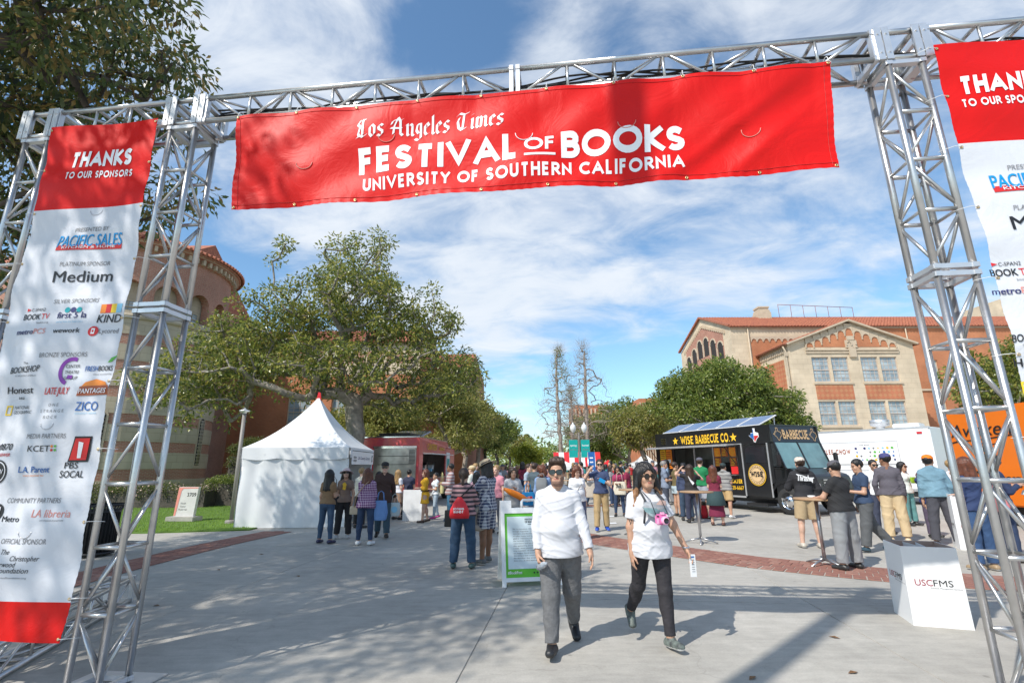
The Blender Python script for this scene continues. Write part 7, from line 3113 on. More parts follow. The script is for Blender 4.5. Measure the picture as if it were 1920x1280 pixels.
  if arm:
   for s in (1, -1):
    so, el, wr, ua, fa = A_[s]
    lg = (.8+.2*g)
    cut = None
    if sleeve_t < 1:
     e = so+(el-so)*sleeve_t
     F.cone(so, e+ua*.06, .052*rs*lg+off, .045*rs*lg+off*1.5, k, cut=(e, ua))
     continue
    F.cone(so, el, .050*rs*lg+off, .039*rs*lg+off, k)
    if sleeve_t < 2:
     e = el+(wr-el)*(sleeve_t-1)
     if sleeve_t > 1:
      F.cone(el, e+fa*.05, .039*rs*lg+off, .031*rs*lg+off*1.1, k, cut=(e, fa))
    else:
     F.cone(el, wr, .039*rs*lg+off, .027*rs+off, k)
  if legs_:
   for s in (1, -1):
    hp, kn, an, a2 = L_[s]
    lg = .75+.25*g
    if leg_t < 1:
     d = (kn-hp)/np.linalg.norm(kn-hp)
     e = hp+(kn-hp)*leg_t
     F.cone(hp, e+d*.07, .092*rs*lg+off, (.066+.03*(1-leg_t))*rs*lg+off*1.7, k, cut=(e, d))
    else:
     F.cone(hp, kn, .090*rs*lg+off, .058*rs*lg+off*max(loose, .9 if off > .025 else 0), k)
     d = (an-kn)/np.linalg.norm(an-kn)
     e = kn+(an-kn)*(leg_t-1)
     cut = (e, d) if leg_t < 2 else None
     end = e+d*.06 if leg_t < 2 else an
     F.cone(kn, end, .056*rs*lg+off*max(loose, .9 if off > .025 else 0), .040*rs+off*loose*1.2, k, cut=cut)
     if off < .012:
      F.ell(kn+(an-kn)*.3+S3([0, .018, 0]), (.05*rs*lg+off, .052*rs*lg+off, .10*rs+off), .03)
 limbs(F, 0.0, sleeve_t=2.0, leg_t=2.0)
 F.cone(neck-S3([0, 0, .05]), hc+S3([0, .012, -.04]), .056*rs*(.85+.15*g if not fem else .82), .052*rs*(.85+.15*g if not fem else .8), .03)
 F.ell(Hd(0, .012, .035), (.076*hk, .093*hk, .085*hk), .02, R)
 F.ell(Hd(0, -.022, -.045), ((.060+.01*(g-1)*3)*hk, .068*hk, .068*hk), .035, R)
 F.cone(Hd(-.018, -.068, -.090), Hd(.018, -.068, -.090), .026*hk, .026*hk, .03)
 F.cone(Hd(0, -.082, .012), Hd(0, -.104, -.028), .010*hk, .0145*hk, .012)
 for s in (1, -1):
  F.ell(Hd(s*.078, .006, -.008), (.010*hk, .020*hk, .031*hk), .008, R)
  F.ell(Hd(s*.034, -.076, .020), (.024*hk, .016*hk, .010*hk), .015, R)
  F.ell(Hd(s*.038, -.066, -.030), (.026*hk, .022*hk, .026*hk), .02, R)
  F.ell(Hd(s*.032, -.093, .002), (.016*hk, .014*hk, .011*hk), .008, R, mode='sub') if res < .009 else None
 F.ell(Hd(0, -.088, -.058), (.024*hk, .010*hk, .010*hk), .006, R)
 for i, s in enumerate((1, -1)):
  so, el, wr, ua, fa = A_[s]
  pose = (hands[i] if hands else 'relax')
  f_ = fa/np.linalg.norm(fa)
  inn = S3([-s, 0, 0]) if abs(f_[2]) > .5 else S3([0, 0, -1.])
  pn = inn-f_*(inn@f_)
  pn /= np.linalg.norm(pn)          # palm normal (inward)
  th_d = np.cross(f_, pn)*s         # thumb side (forward)
  if abs(f_[2]) > .5 and th_d[1] > 0:
   th_d = -th_d
  sc_ = h/1.75
  F.cone(wr-f_*.01, wr+f_*.03*sc_, .026*rs, .026*rs, .015)
  for q in (-1, 0, 1):
   F.cone(wr+f_*.02*sc_+th_d*.008*q, wr+f_*.078*sc_+th_d*.021*q*sc_, .015*sc_, .0125*sc_, .012)
  if res < .02:
   curl = {'relax': .35, 'grip': 1.25, 'flat': .1}[pose]
   for q, ln in enumerate((.068, .076, .071, .056)):
    b0 = wr+f_*.084*sc_+th_d*(.027-.018*q)*sc_
    cu = curl*(.85+.08*q)
    d1 = f_*math.cos(cu)+pn*math.sin(cu)
    d2 = f_*math.cos(cu*2.1)+pn*math.sin(cu*2.1)
    m1 = b0+d1*ln*.48*sc_
    F.cone(b0-f_*.012, m1, .0092*sc_, .0085*sc_, .005)
    F.cone(m1, m1+d2*ln*.5*sc_, .0085*sc_, .0072*sc_, .003)
   t0 = wr+f_*.028*sc_+th_d*.022*sc_+pn*.006
   d1 = f_*.72+th_d*.55+pn*(.25+.3*curl)
   d1 /= np.linalg.norm(d1)
   t1 = t0+d1*.045*sc_
   d2 = f_*.9+th_d*.05+pn*(.2+.6*curl)
   d2 /= np.linalg.norm(d2)
   F.cone(t0, t1, .0125*sc_, .0105*sc_, .008)
   F.cone(t1, t1+d2*.034*sc_, .0100*sc_, .0080*sc_, .004)
 feet = {}
 for s in (1, -1):
  hp, kn, an, a2 = L_[s]
  toe_up = 0.0
  tip = an[2]-ank
  a3 = a2*.9 if a2 < 0 else a2*.8
  fd = S3([s*.14, -math.cos(a3), math.sin(a3)])
  fd /= np.linalg.norm(fd)
  dn = S3([0, -math.sin(a3), -math.cos(a3)])
  heel = an+dn*(ank-.03)-fd*.035*rs
  ball = an+dn*(ank-.022)+fd*.13*rs
  mz = min(heel[2]-.03, ball[2]-.02)
  if mz < 0:
   heel = heel-S3([0, 0, mz])
   ball = ball-S3([0, 0, mz])
  feet[s] = (heel, ball, fd, an)
  F.cone(heel, ball, .030*rs, .022*rs, .02, sx=1.25)
  F.cone(an, heel+fd*.03, .032*rs, .03*rs, .02)
 def mi_body(C):
  q = (C-hc)@R/hk
  mi = np.zeros(len(C), dtype=int)
  lips = (np.abs(q[:, 0]) < .024) & (np.abs(q[:, 2]+.058) < .0085) & (q[:, 1] < -.075)
  mi[lips] = 1
  if beard:
   bd = (q[:, 1] < .0) & (q[:, 2] < -.035) & (q[:, 2] > -.125) & (np.abs(q[:, 0]) < .085) & ~lips & ((q[:, 2] < -.075) | (np.abs(q[:, 0]) > .040) | (q[:, 2] > -.048)) & (q[:, 2] < -.042+.9*np.maximum(0, np.abs(q[:, 0])-.045))
   mi[bd] = 2
  br = (q[:, 2] > .022) & (q[:, 2] < .031) & (np.abs(q[:, 0]) > .012) & (np.abs(q[:, 0]) < .052) & (q[:, 1] < -.06)
  mi[br] = 3
  return mi
 F.mesh('body', mi_body, [M['skin_'+skin], M['lip_'+skin], M['beard_'+skin], M['hair_'+(hairc if hairc in HAIRS else 'brown')]], root)
 tb = None
 if bottom is not None or bmat:
  B = Field((lo[0], lo[1], 0.0), (hi[0], hi[1], cz+.16*h), res)
  off = {'skinny': .010, 'pants': .020, 'baggy': .030, 'shorts': .026, 'skirt': .02, 'midi': .02, 'jogger': .030}[botk]
  if botk in ('skirt', 'midi'):
   B.cone(T(0, 0, .05), S3([0, 0, (.26 if botk == 'skirt' else .16)*h]), .145*g*rs, (.20 if botk == 'skirt' else .24)*rs, .03, sy=.75, cut=(S3([0, 0, (.34 if botk == 'skirt' else .14)*h]), S3([0, 0, -1.])))
   limbs(B, off, .010, arm=False, legs_=False)
   wr_ = .008
  else:
   lt = {'shorts': .82, 'pants': 1.93, 'baggy': 1.93, 'skinny': 1.92, 'jogger': 1.94}[botk]
   if botk == 'shorts' and hem:
    lt = hem
   limbs(B, off, .009, arm=False, leg_t=lt, loose={'skinny': .7, 'pants': 1.3, 'baggy': 1.25, 'shorts': 1.3, 'jogger': .5}[botk])
   wr_ = {'skinny': .003, 'pants': .007, 'baggy': .008, 'shorts': .006, 'jogger': .007}[botk]
  B.wrinkle(wr_, seed+5, True)
  B.clip(T(0, 0, .035), S3([0, 0, 1.]))
  tb = B.mesh({'shorts': 'shorts', 'skirt': 'skirt', 'midi': 'skirt'}.get(botk, 'trousers'), None, bmat or cloth_mat(bottom, 'denim' if bottom[2] > bottom[0]*1.4 else 'plain'), root)
 tz = {'tee': .0, 'long': -.01, 'shirt': -.03, 'hoodie': -.01, 'jacket': .0, 'dress': -.17, 'tank': 0.02, 'crop': .06, 'tunic': -.06}[topk]
 st = {'tee': .62, 'long': 1.95, 'shirt': .72, 'hoodie': 1.97, 'jacket': 1.95, 'dress': 1.4, 'tank': .14, 'crop': .3, 'tunic': 1.9}[topk]
 if sleeve is not None:
  st = sleeve
 off = {'tee': .012, 'long': .010, 'shirt': .02, 'hoodie': .030, 'jacket': .030, 'dress': .02, 'tank': .010, 'crop': .01, 'tunic': .026}[topk]
 Tp = Field((lo[0], lo[1], cz+(tz-.09)*h), (hi[0], hi[1], hc[2]+.06), res)
 limbs(Tp, off, legs_=False, sleeve_t=st)
 if topk == 'dress':
  Tp.cone(T(0, 0, .06), S3([0, 0, cz-.16*h]), .13*rs*g, .19*rs, .04, sy=.8)
 elif topk != 'crop':
  Tp.cone(T(0, -.015*(g-1)*4, .10), T(0, -.005, -.03), (.135 if not fem else .125)*g*rs+off*.5, .162*g*rs+off*.8, .05, sy=.88, sx=1.04)
 if topk not in ('dress', 'crop', 'tank'):
  po = {'skinny': .012, 'pants': .022, 'baggy': .030, 'shorts': .028, 'jogger': .031}.get(botk, .02)
  for s in (1, -1):
   hp, kn = L_[s][0], L_[s][1]
   Tp.cone(hp, hp+(kn-hp)*.35, .090*rs*(.75+.25*g)+po+.006, .084*rs*(.75+.25*g)+po+.006, .05)
 if topk == 'hoodie':
  Tp.ell(T(0, .075, .335), (.115, .075, .075), .03)
  Tp.cone(neck+S3([-.05, -.02, .0]), neck+S3([.05, -.02, .0]), .05, .05, .03)
 if topk in ('shirt', 'jacket'):
  Tp.cone(neck+S3([0, .03, .0]), neck+S3([0, .02, .022]), .062, .058, .012)
 Tp.wrinkle((.0075 if res < .008 else .0085) if topk not in ('hoodie', 'jacket') else .009, seed+9)
 hz = hem if (hem is not None and botk != 'shorts') else tz
 Tp.clip(T(0, 0, hz), S3([0, .12 if topk != 'dress' else 0, -1.])/1.0)
 if topk not in ('shirt', 'jacket', 'hoodie'):
  q = neck+S3([0, -.075, .035])
  Tp.ell(q, (.075, .07, .062 if not fem else .08), .0, mode='sub')
  Tp.clip(neck+S3([0, 0, .022]), S3([0, .35, 1.0]))
 else:
  q = neck+S3([0, -.085, .03])
  Tp.ell(q, (.035, .07, .085), .0, mode='sub')
  if topk != 'hoodie':
   Tp.clip(neck+S3([0, 0, .045]), S3([0, -.3, 1.0]))
 if topk in ('tank', 'crop'):
  for s in (1, -1):
   Tp.ell(T(s*(sh_w+.02), 0, .29), (.05, .12, .07), 0, mode='sub')
 nm = {'tee': 't_shirt', 'long': 'long_sleeved_shirt', 'shirt': 'shirt', 'hoodie': 'hoodie', 'jacket': 'jacket', 'dress': 'dress', 'tank': 'tank_top', 'crop': 'tank_top', 'tunic': 'sweater'}[topk]
 Tp.mesh(nm, None, tmat or cloth_mat(top), root)
 for s in (1, -1):
  heel, ball, fd, an = feet[s]
  Sh = Field(np.minimum(np.minimum(heel, ball), an)-.12, np.maximum(np.maximum(heel, ball), an)+S3([.12, .12, .04]), min(res, .012))
  Sh.cone(heel+S3([0, 0, .006])-fd*.008, ball+S3([0, 0, .006])+fd*.022, .043*rs, .036*rs, .02, sx=1.2)
  Sh.cone(an-S3([0, 0, .005]), heel+fd*.05, .045*rs, .034*rs, .03)
  side = np.cross(fd, S3([0, 0, 1.]))
  upn = np.cross(side, fd)
  Sh.clip(heel-upn*.030, -upn)
  Sh.clip(an+upn*.012+S3([0, 0, .004]), upn)
  sole_c = heel-upn*.014
  Sh.mesh('shoe', (lambda C, sc2=sole_c, un=upn: ((C-sc2)@un < 0).astype(int)), [shoem or cloth_mat(shoe, 'leather'), M['sole'] if sum(shoe) > .25 or shoem else M['sole_dark']], root)
 if hair != 'none':
  Hf = Field(hc-S3([.22, .26, .42]), hc+S3([.22, .26, .2]), max(min(res, .011), res*.75))
  cap = .0
  if hair in ('short', 'quiff', 'long', 'bob', 'pony', 'bun', 'curly'):
   t = {'short': .008, 'quiff': .010, 'curly': .03}.get(hair, .014)*1.0
   Hf.ell(Hd(0, .018, .040), ((.078+t)*hk, (.095+t)*hk, (.087+t*1.3)*hk), .0, R)
   if hair == 'quiff':
    Hf.cone(Hd(-.04, -.055, .105), Hd(.045, -.045, .110), .030*hk, .034*hk, .03)
    Hf.cone(Hd(.0, -.02, .115), Hd(.0, .06, .09), .04*hk, .04*hk, .03)
   fz = {'short': .062, 'quiff': .078}.get(hair, .066)
   side_cut = {'short': -.005, 'quiff': -.012, 'curly': -.06}.get(hair, -.30)
   Hf.ell(Hd(0, -.125, -.010), (.073*hk, .085*hk, (.078 if not fem else .088)*hk), 0, R, mode='sub')
   if hair in ('short', 'quiff'):
    n_ = R@S3([0, -.35, -1.])
    n_ = n_/np.linalg.norm(n_)
    Hf.clip(Hd(0, .02, -.03), n_)
    n_ = R@S3([0, -1., -.55])
    Hf.clip(Hd(0, -.03, .0), n_/np.linalg.norm(n_))
    if hair == 'quiff':
     Hf.cone(Hd(-.035, -.068, .100), Hd(.045, -.062, .108), .024*hk, .028*hk, .02)
  if hair in ('long', 'bob'):
   ln = .30 if hair == 'long' else .17
   wd = 1.0 if hairc != 'ombre' else 1.35
   for s in (1, -1):
    Hf.cone(Hd(s*.055, .045, .02), hc+R@S3([s*.065, .055, 0])*hk+S3([s*.012, .02, -ln]), .052*hk, .04*hk, .04)
    Hf.cone(Hd(s*.078, .0, .03), hc+R@S3([s*.090*wd, -.005, 0])*hk+S3([s*.02*wd, .01-.03*(wd-1)*3, -ln*.9]), .034*hk, .030*hk, .04)
   Hf.cone(Hd(0, .07, .02), hc+R@S3([0, .085, 0])*hk+S3([0, .02, -ln]), .055*hk, .045*hk, .04)
  if hair == 'curly':
   for q in range(26):
    a = q*2.4
    zq = -.12+.24*((q*.37) % 1)
    Hf.ell(Hd(.085*math.cos(a), .03+.08*abs(math.sin(a)), zq), (.04, .04, .04), .02)
  if hair == 'pony':
   Hf.cone(Hd(0, .10, .02), Hd(0, .125, -.14), .03, .022, .03)
  if hair == 'bun':
   Hf.ell(Hd(0, .09, .09), (.045, .045, .045), .01)
  Hf.strands(.004, seed+3)
  tipz = hc[2]-.12
  def mi_h(C):
   return ((C[:, 2] < tipz+.02*np.sin(C[:, 0]*90)).astype(int) if hairc == 'ombre' else np.zeros(len(C), int))
  Hf.mesh('hair', mi_h, [M['hair_'+('black' if hairc == 'ombre' else hairc)], M['hair_tips']], root)
 if hat:
  kind, hcol = hat
  hb = MB()
  n = 20
  def ring(rx, ry, z, oy=0.0):
   return [Hd(rx*math.cos(2*PI*k/n), oy+.012+ry*math.sin(2*PI*k/n), z) for k in range(n)]
  if kind in ('cap', 'capback'):
   rs_ = [ring(.088, .104, .045), ring(.089, .105, .07), ring(.083, .098, .098), ring(.06, .072, .122), ring(.025, .03, .134)]
   vs = [tuple(p) for r_ in rs_ for p in r_]
   fs = [(i*n+k, i*n+(k+1) % n, (i+1)*n+(k+1) % n, (i+1)*n+k) for i in range(4) for k in range(n)]+[tuple(range(4*n, 5*n))]
   hb.add(vs, fs, 0, True)
   hb.build('cap_crown', cloth_mat(hcol), root)
   sgn = -1 if kind == 'cap' else 1
   b2_ = MB()
   va, vb = [], []
   for k in range(9):
    a = math.radians(-62+124*k/8)
    xa, ya = .085*math.sin(a), sgn*.100*math.cos(a)+.012
    xb, yb = .080*math.sin(a)*1.0, sgn*(.100*math.cos(a)+.075*math.cos(a)**.7)+.012
    va.append(Hd(xa, ya, .052))
    vb.append(Hd(xb, yb, .044-.0*abs(a)))
   vs = [tuple(p) for p in va+vb]+[tuple(p-R@S3([0, 0, .006])) for p in va+vb]
   fs = [(k, k+1, k+10, k+9) for k in range(8)]+[(k+18, k+27, k+28, k+19) for k in range(8)]+[(k+9, k+10, k+28, k+27) for k in range(8)]
   b2_.add(vs, fs, 0, True)
   b2_.build('cap_peak', cloth_mat(hat[2] if len(hat) > 2 else hcol), root)
  else:
   br_ = .17 if kind == 'sunhat' else .135
   rs_ = [ring(br_, br_*1.08, .030), ring(.098, .112, .052), ring(.094, .108, .06), ring(.090, .103, .105), ring(.07, .085, .128), ring(.02, .03, .122)]
   vs = [tuple(p) for r_ in rs_ for p in r_]+[tuple(p) for p in ring(br_-.002, br_*1.08-.002, .026)]+[tuple(p) for p in ring(.09, .1, .046)]
   fs = [(i*n+k, i*n+(k+1) % n, (i+1)*n+(k+1) % n, (i+1)*n+k) for i in range(5) for k in range(n)]+[tuple(range(5*n, 6*n))]
   fs += [(6*n+k, 7*n+k, 7*n+(k+1) % n, 6*n+(k+1) % n) for k in range(n)]+[(k, 6*n+k, 6*n+(k+1) % n, (k+1) % n) for k in range(n)]
   hb.add(vs, fs, 0, True)
   hb.build('hat', cloth_mat(hcol), root)
   if kind == 'sunhat':
    bd = MB()
    bd.tube([tuple(p) for p in ring(.099, .113, .058)+ring(.099, .113, .058)[:1]], .006, 5)
    bd.build('hat_band', cloth_mat(tuple(c*.6 for c in hcol)), root)
 if glasses:
  gb = MB()
  gl = MB()
  for s in (1, -1):
   c = Hd(s*.033, -.104, .004)
   rnd = glasses == 'round'
   rw_, rh_ = (.027, .026) if rnd else (.029, .0215)
   n = 14
   pts = []
   for k in range(n):
    a = 2*PI*k/n
    ca, sa = math.cos(a), math.sin(a)
    if not rnd:
     ca = math.copysign(abs(ca)**.6, ca)
     sa = math.copysign(abs(sa)**.6, sa)
    pts.append(Hd(s*.033+rw_*ca, -.104+.25*abs(s*.033+rw_*ca)**1.0*.35, .004+rh_*sa))
   gl.add([tuple(p) for p in pts]+[tuple(p+R@S3([0, .004, 0])) for p in pts], [tuple(range(n-1, -1, -1)), tuple(range(n, 2*n))]+[(k, (k+1) % n, (k+1) % n+n, k+n) for k in range(n)])
   gb.tube([tuple(p) for p in pts+pts[:1]], .0042 if rnd else .003, 5, cap=False)
   gb.tube([tuple(Hd(s*.062, -.092, .010)), tuple(Hd(s*.079, -.04, .010)), tuple(Hd(s*.082, .01, .004))], .0028, 5)
  gb.tube([tuple(Hd(-.010, -.107, .008)), tuple(Hd(0, -.110, .011)), tuple(Hd(.010, -.107, .008))], .003, 5)
  gb.build('glasses_frame', M['tortoise'] if glasses == 'round' else M['black_plastic'], root)
  gl.build('lens', M['lens'] if glasses != 'clear' else M['clear_lens'], root)
 elif res < .02:
  for s in (1, -1):
   e = MB()
   c = Hd(s*.031, -.0915, .004)
   e.lathe([(0, .0075), (.009, .004), (.012, 0), (.009, -.004), (0, -.0075)], (0, 0, 0), 8)
   o = e.build('eye', M['eye'], root)
   o.location = tuple(c)
 return root, dict(T=T, Hd=Hd, A=A_, L=L_, neck=neck, hc=hc, R=R, h=h, hipz=hipz, feet=feet, girth=g, F=(lo, hi), shw=sh_w)
M['sole'] = mat('white_sole', (.75, .74, .72), .6)
M['sole_dark'] = mat('dark_sole', (.05, .045, .04), .7)
M['lens'] = mat('dark_lens', (.012, .010, .010), .08, spec=.8)
M['clear_lens'] = mat('tinted_lens', (.10, .10, .11), .08, spec=.8)
M['tortoise'] = mat('tortoise_frame', (.10, .05, .02), .25, var=.6, vs=60)
M['black_plastic'] = mat('black_plastic', (.02, .018, .018), .3)
M['eye'] = mat('eye', (.03, .02, .015), .3)
# ---------------------------------------------------------------- the cast
def held(name, mesh_mb, m_, root, local, lab, cat, rz=0.0, bevel=0.0, group=None):
 """a thing carried by a person: its own top-level object, placed from person-local coordinates"""
 root_m = Matrix.Translation(root.location) @ Matrix.Rotation(root.rotation_euler.z, 4, 'Z')
 o = mesh_mb.build(name, m_, None, bevel)
 o.location = root_m @ Vector(local)
 o.rotation_euler = (0, 0, root.rotation_euler.z+rz)
 tag(o, lab, cat, group)
 return o
def soft_bag(root, local, size, c, lab, cat='bag', rz=0.0, handle=.2, hc=None, name='shoulder_bag', prt=None):
 w, d, h = size
 m_ = MB()
 prof = []
 vs = []
 n = 16
 for t, k in ((0, .82), (.06, .95), (.4, 1.04), (.8, .98), (.96, .86), (1, .8)):
  for q in range(n):
   a = 2*PI*q/n
   ca, sa = math.cos(a), math.sin(a)
   ex = .45
   vs.append((w/2*k*math.copysign(abs(ca)**ex, ca)+.01*math.sin(t*7+q), d/2*(1.1 if .1 < t < .7 else .7)*math.copysign(abs(sa)**.7, sa), h*t))
 m_.add(vs, [(i*n+q, i*n+(q+1) % n, (i+1)*n+(q+1) % n, (i+1)*n+q) for i in range(5) for q in range(n)]+[tuple(range(n))[::-1], tuple(range(5*n, 6*n))], 0, True)
 o = held(name, m_, cloth_mat(c), root, local, lab, cat, rz)
 if handle:
  for s in (-1, 1):
   b = MB()
   b.tube([(-w*.25, s*d*.2, h), (-w*.18, s*d*.1, h+handle*.8), (0, 0, h+handle), (w*.18, s*d*.1, h+handle*.8), (w*.25, s*d*.2, h)], .007, 5)
   b.build('handle', cloth_mat(hc or c), o)
 if prt:
  p = Print(lambda x, z, l: Vector((x, -d/2*1.12-l, z)))
  prt(p)
  p.build('lettering', o)
 return o
def strap(root, pts, c=(.03, .03, .03), w=.012, name='strap'):
 m_ = MB()
 m_.tube(pts, w, 5)
 return m_.build(name, cloth_mat(c), root)
JEANS = (.045, .085, .15)
DJEANS = (.03, .055, .115)
KHAKI = (.46, .33, .17)
WHITE = (.80, .80, .82)
FG = .0058
# --- the two people in front
M['sweat_grey'] = mat('grey_marl', (.15, .15, .155), .9, var=.22, vs=26, bump=.35, bs=60)
M['shirt_white'] = mat('white_jersey', (.60, .60, .63), .85, var=.04, vs=3, bump=.3, bs=9)
man, mi = person((1054, 1216), 1.665, -4, 'tan', 'quiff', 'brown', topk='long', tmat=M['shirt_white'], botk='jogger', bmat=M['sweat_grey'], shoe=(.02, .02, .022), arms=(((48, -70), (30, -66)), ((42, -74), (-8, -70))),
 legs=((-14, 20, 3), (15, 4, 0)), girth=1.16, head=(-8, 3), glasses='square', res=FG, seed=1, beard=True, hands=('relax', 'grip'), sleeve=1.86, hem=-.035,
 label='bearded man in dark sunglasses, white long sleeved shirt and grey sweatpants walking towards the camera')
so, el, wr, ua, fa = mi['A'][-1]
c = wr+fa*.085
m_ = MB()
m_.lathe([(0, -.07), (.027, -.07), (.029, -.03), (.026, .0), (.029, .03), (.027, .07), (.012, .10), (.012, .12), (0, .12)], (0, 0, 0), 14)
bo = held('water_bottle', m_, mat('clear_bottle', (.75, .82, .9), .08, trans=.6, var=.0), man, (c[0]+.025, c[1]-.01, c[2]-.02), 'small clear plastic water bottle in the right hand of the man in the white shirt', 'bottle')
bo.rotation_euler = (math.radians(70), .1, .3)
M['tee_white'] = mat('white_tee', (.62, .62, .65), .85, var=.04, vs=3, bump=.3, bs=11)
M['leggings'] = mat('black_jeans', (.028, .025, .03), .8, var=.2, vs=12, bump=.5, bs=30)
M['sneaker'] = mat('grey_sneaker', (.05, .055, .055), .6, vs=22, col2=(.16, .19, .17))
wo, wi = person((1232, 1207), 1.615, 8, 'tan', 'long', 'ombre', topk='tee', tmat=M['tee_white'], botk='skinny', bmat=M['leggings'], shoem=M['sneaker'], arms=(((62, -66), (40, -62)), ((78, -78), (20, -84))),
 legs=((12, 3, -2), (-20, 24, -1)), girth=1.16, fem=True, head=(3, -2), glasses='round', res=FG, seed=2, hands=('relax', 'relax'), sleeve=.72, hem=-.045,
 label='woman in white graphic tee, black jeans and round sunglasses, pink camera round her neck')
T, Hd = wi['T'], wi['Hd']
def front_y(x, zf, g=1.16, rs=1.615/1.75):
 w = .165*g*rs
 d = (.128+.03*math.exp(-((zf-.10)/.09)**2)+.035*math.exp(-((zf-.225)/.05)**2))*g*rs
 return -d*math.sqrt(max(.05, 1-(x/(w*1.12))**2))-.030
p = Print(lambda x, z, l: Vector(tuple(T(x, front_y(x, z)-l-.006, z))), .02)
for (m_, c_) in (('g_teal', (.22, .36, .38)), ('g_grey', (.38, .40, .43)), ('g_pink', (.62, .42, .36)), ('g_lteal', (.42, .55, .57))):
 M[m_] = mat('shirt_print_'+m_, c_, .8, var=.35, vs=30)
p.poly('g_grey', [(-.12, .228), (.10, .222), (.125, .245), (.06, .262), (-.10, .258)], .004)
p.poly('g_pink', [(.0, .245), (.11, .238), (.12, .262), (.05, .27)], .005)
p.poly('g_teal', [(-.125, .232), (.0, .224), (.07, .2), (-.02, .19), (-.10, .205)], .003)
p.poly('g_lteal', [(-.10, .205), (.11, .222), (.12, .19), (.02, .165), (-.05, .18)], .002)
p.build('shirt_print', wo)
for s in (1, -1):
 strap(wo, [tuple(T(s*.075, .06, .31)), tuple(T(s*.08, -.03, .318)), tuple(T(s*.092, front_y(.09, .27)-.004, .27)), tuple(T(s*.102, front_y(.1, .2)+.004, .19)), tuple(T(s*.108, front_y(.105, .14)+.012, .14))], (.05, .05, .055), .011, 'backpack_strap')
cz_ = .165
cam_c = T(.035, front_y(.03, cz_)-.045, cz_)
cp = empty('instant_camera', (0, 0, 0), 0, 'pink instant camera hanging at the chest of the woman in white', 'camera')
rm = Matrix.Translation(wo.location) @ Matrix.Rotation(wo.rotation_euler.z, 4, 'Z')
cp.location = rm @ Vector(tuple(cam_c))
cp.rotation_euler = (0, 0, wo.rotation_euler.z+.05)
M['pink'] = mat('pink_plastic', (.80, .18, .45), .35, var=.05, coat=.3)
M['pink_l'] = mat('pale_pink_plastic', (.85, .40, .60), .35, var=.05)
m_ = MB()
m_.box((0, 0, 0), (.125, .05, .095))
m_.build('body', M['pink'], cp, bevel=.014)
m_ = MB()
m_.lathe([(.036, .0), (.038, .02), (.032, .034), (.026, .036)], (0, 0, 0), 20)
o = m_.build('lens_ring', M['pink_l'], cp)
o.location = (.012, -.025, -.008)
o.rotation_euler = (PI/2, 0, 0)
m_ = MB()
m_.lathe([(.027, .03), (.018, .024), (0, .022)], (0, 0, 0), 18)
o = m_.build('lens', M['lens'], cp)
o.location = (.012, -.025, -.008)
o.rotation_euler = (PI/2, 0, 0)
for x, z, w_, h_, c_ in ((.0, .052, .035, .024, 'pink_l'), (-.045, .028, .018, .014, 'lens'), (.045, .030, .02, .016, 'globe'), (-.048, -.015, .02, .05, 'pink_l')):
 m_ = MB()
 m_.box((x, -.012, z), (w_, .032, h_))
 m_.build('camera_detail', M[c_], cp, bevel=.003)
for s in (1, -1):
 m_ = MB()
 pts = [Vector(tuple(T(s*.055, .05, .325))), Vector(tuple(T(s*.062, -.03, .318))), Vector(tuple(T(s*.055+.01, front_y(.06, .27)-.012, .27))), Vector(tuple(cam_c))+Vector((s*.06, -.005, .045))]
 m_.tube([cp.matrix_basis.inverted() @ (rm @ q) for q in pts], .0035, 5)
 m_.build('neck_cord', M['dark_metal'], cp)
so, el, wr, ua, fa = wi['A'][1]
c = wr+fa*.075
m_ = MB()
m_.box((0, 0, -.07), (.055, .012, .19))
wb = held('white_card', m_, M['print_white'], wo, (c[0]+.0, c[1]-.035, c[2]), 'narrow white printed card held in the left hand of the woman in white', 'card')
p = Print(side_fn(-.006))
for k in range(6):
 p.rect('grey_print', 0, -.02-k*.02, .03, .004)
p.rect('p_blue', 0, .005, .03, .012)
p.build('lettering', wb)
m_ = MB()
ring = [tuple(wr+.029*(math.cos(a)*np.array([1, 0, 0])+math.sin(a)*np.array([0, 1, 0]))+np.array([0, 0, .012])) for a in np.linspace(0, 2*PI, 13)]
m_.tube(ring, .008, 5, cap=False)
m_.build('wristwatch', M['chrome'], wo)
so, el, wr, ua, fa = wi['A'][-1]
m_ = MB()
e_ = so+(el-so)*.86
for k in range(3):
 m_.tube([tuple(e_+np.array([-.030+.020*k, -.034, -.03])), tuple(e_+np.array([-.016+.014*k, -.040, .0])), tuple(e_+np.array([-.030+.026*k, -.036, .035]))], .0035, 4)
m_.build('tattoo', M['dark_metal'], wo)
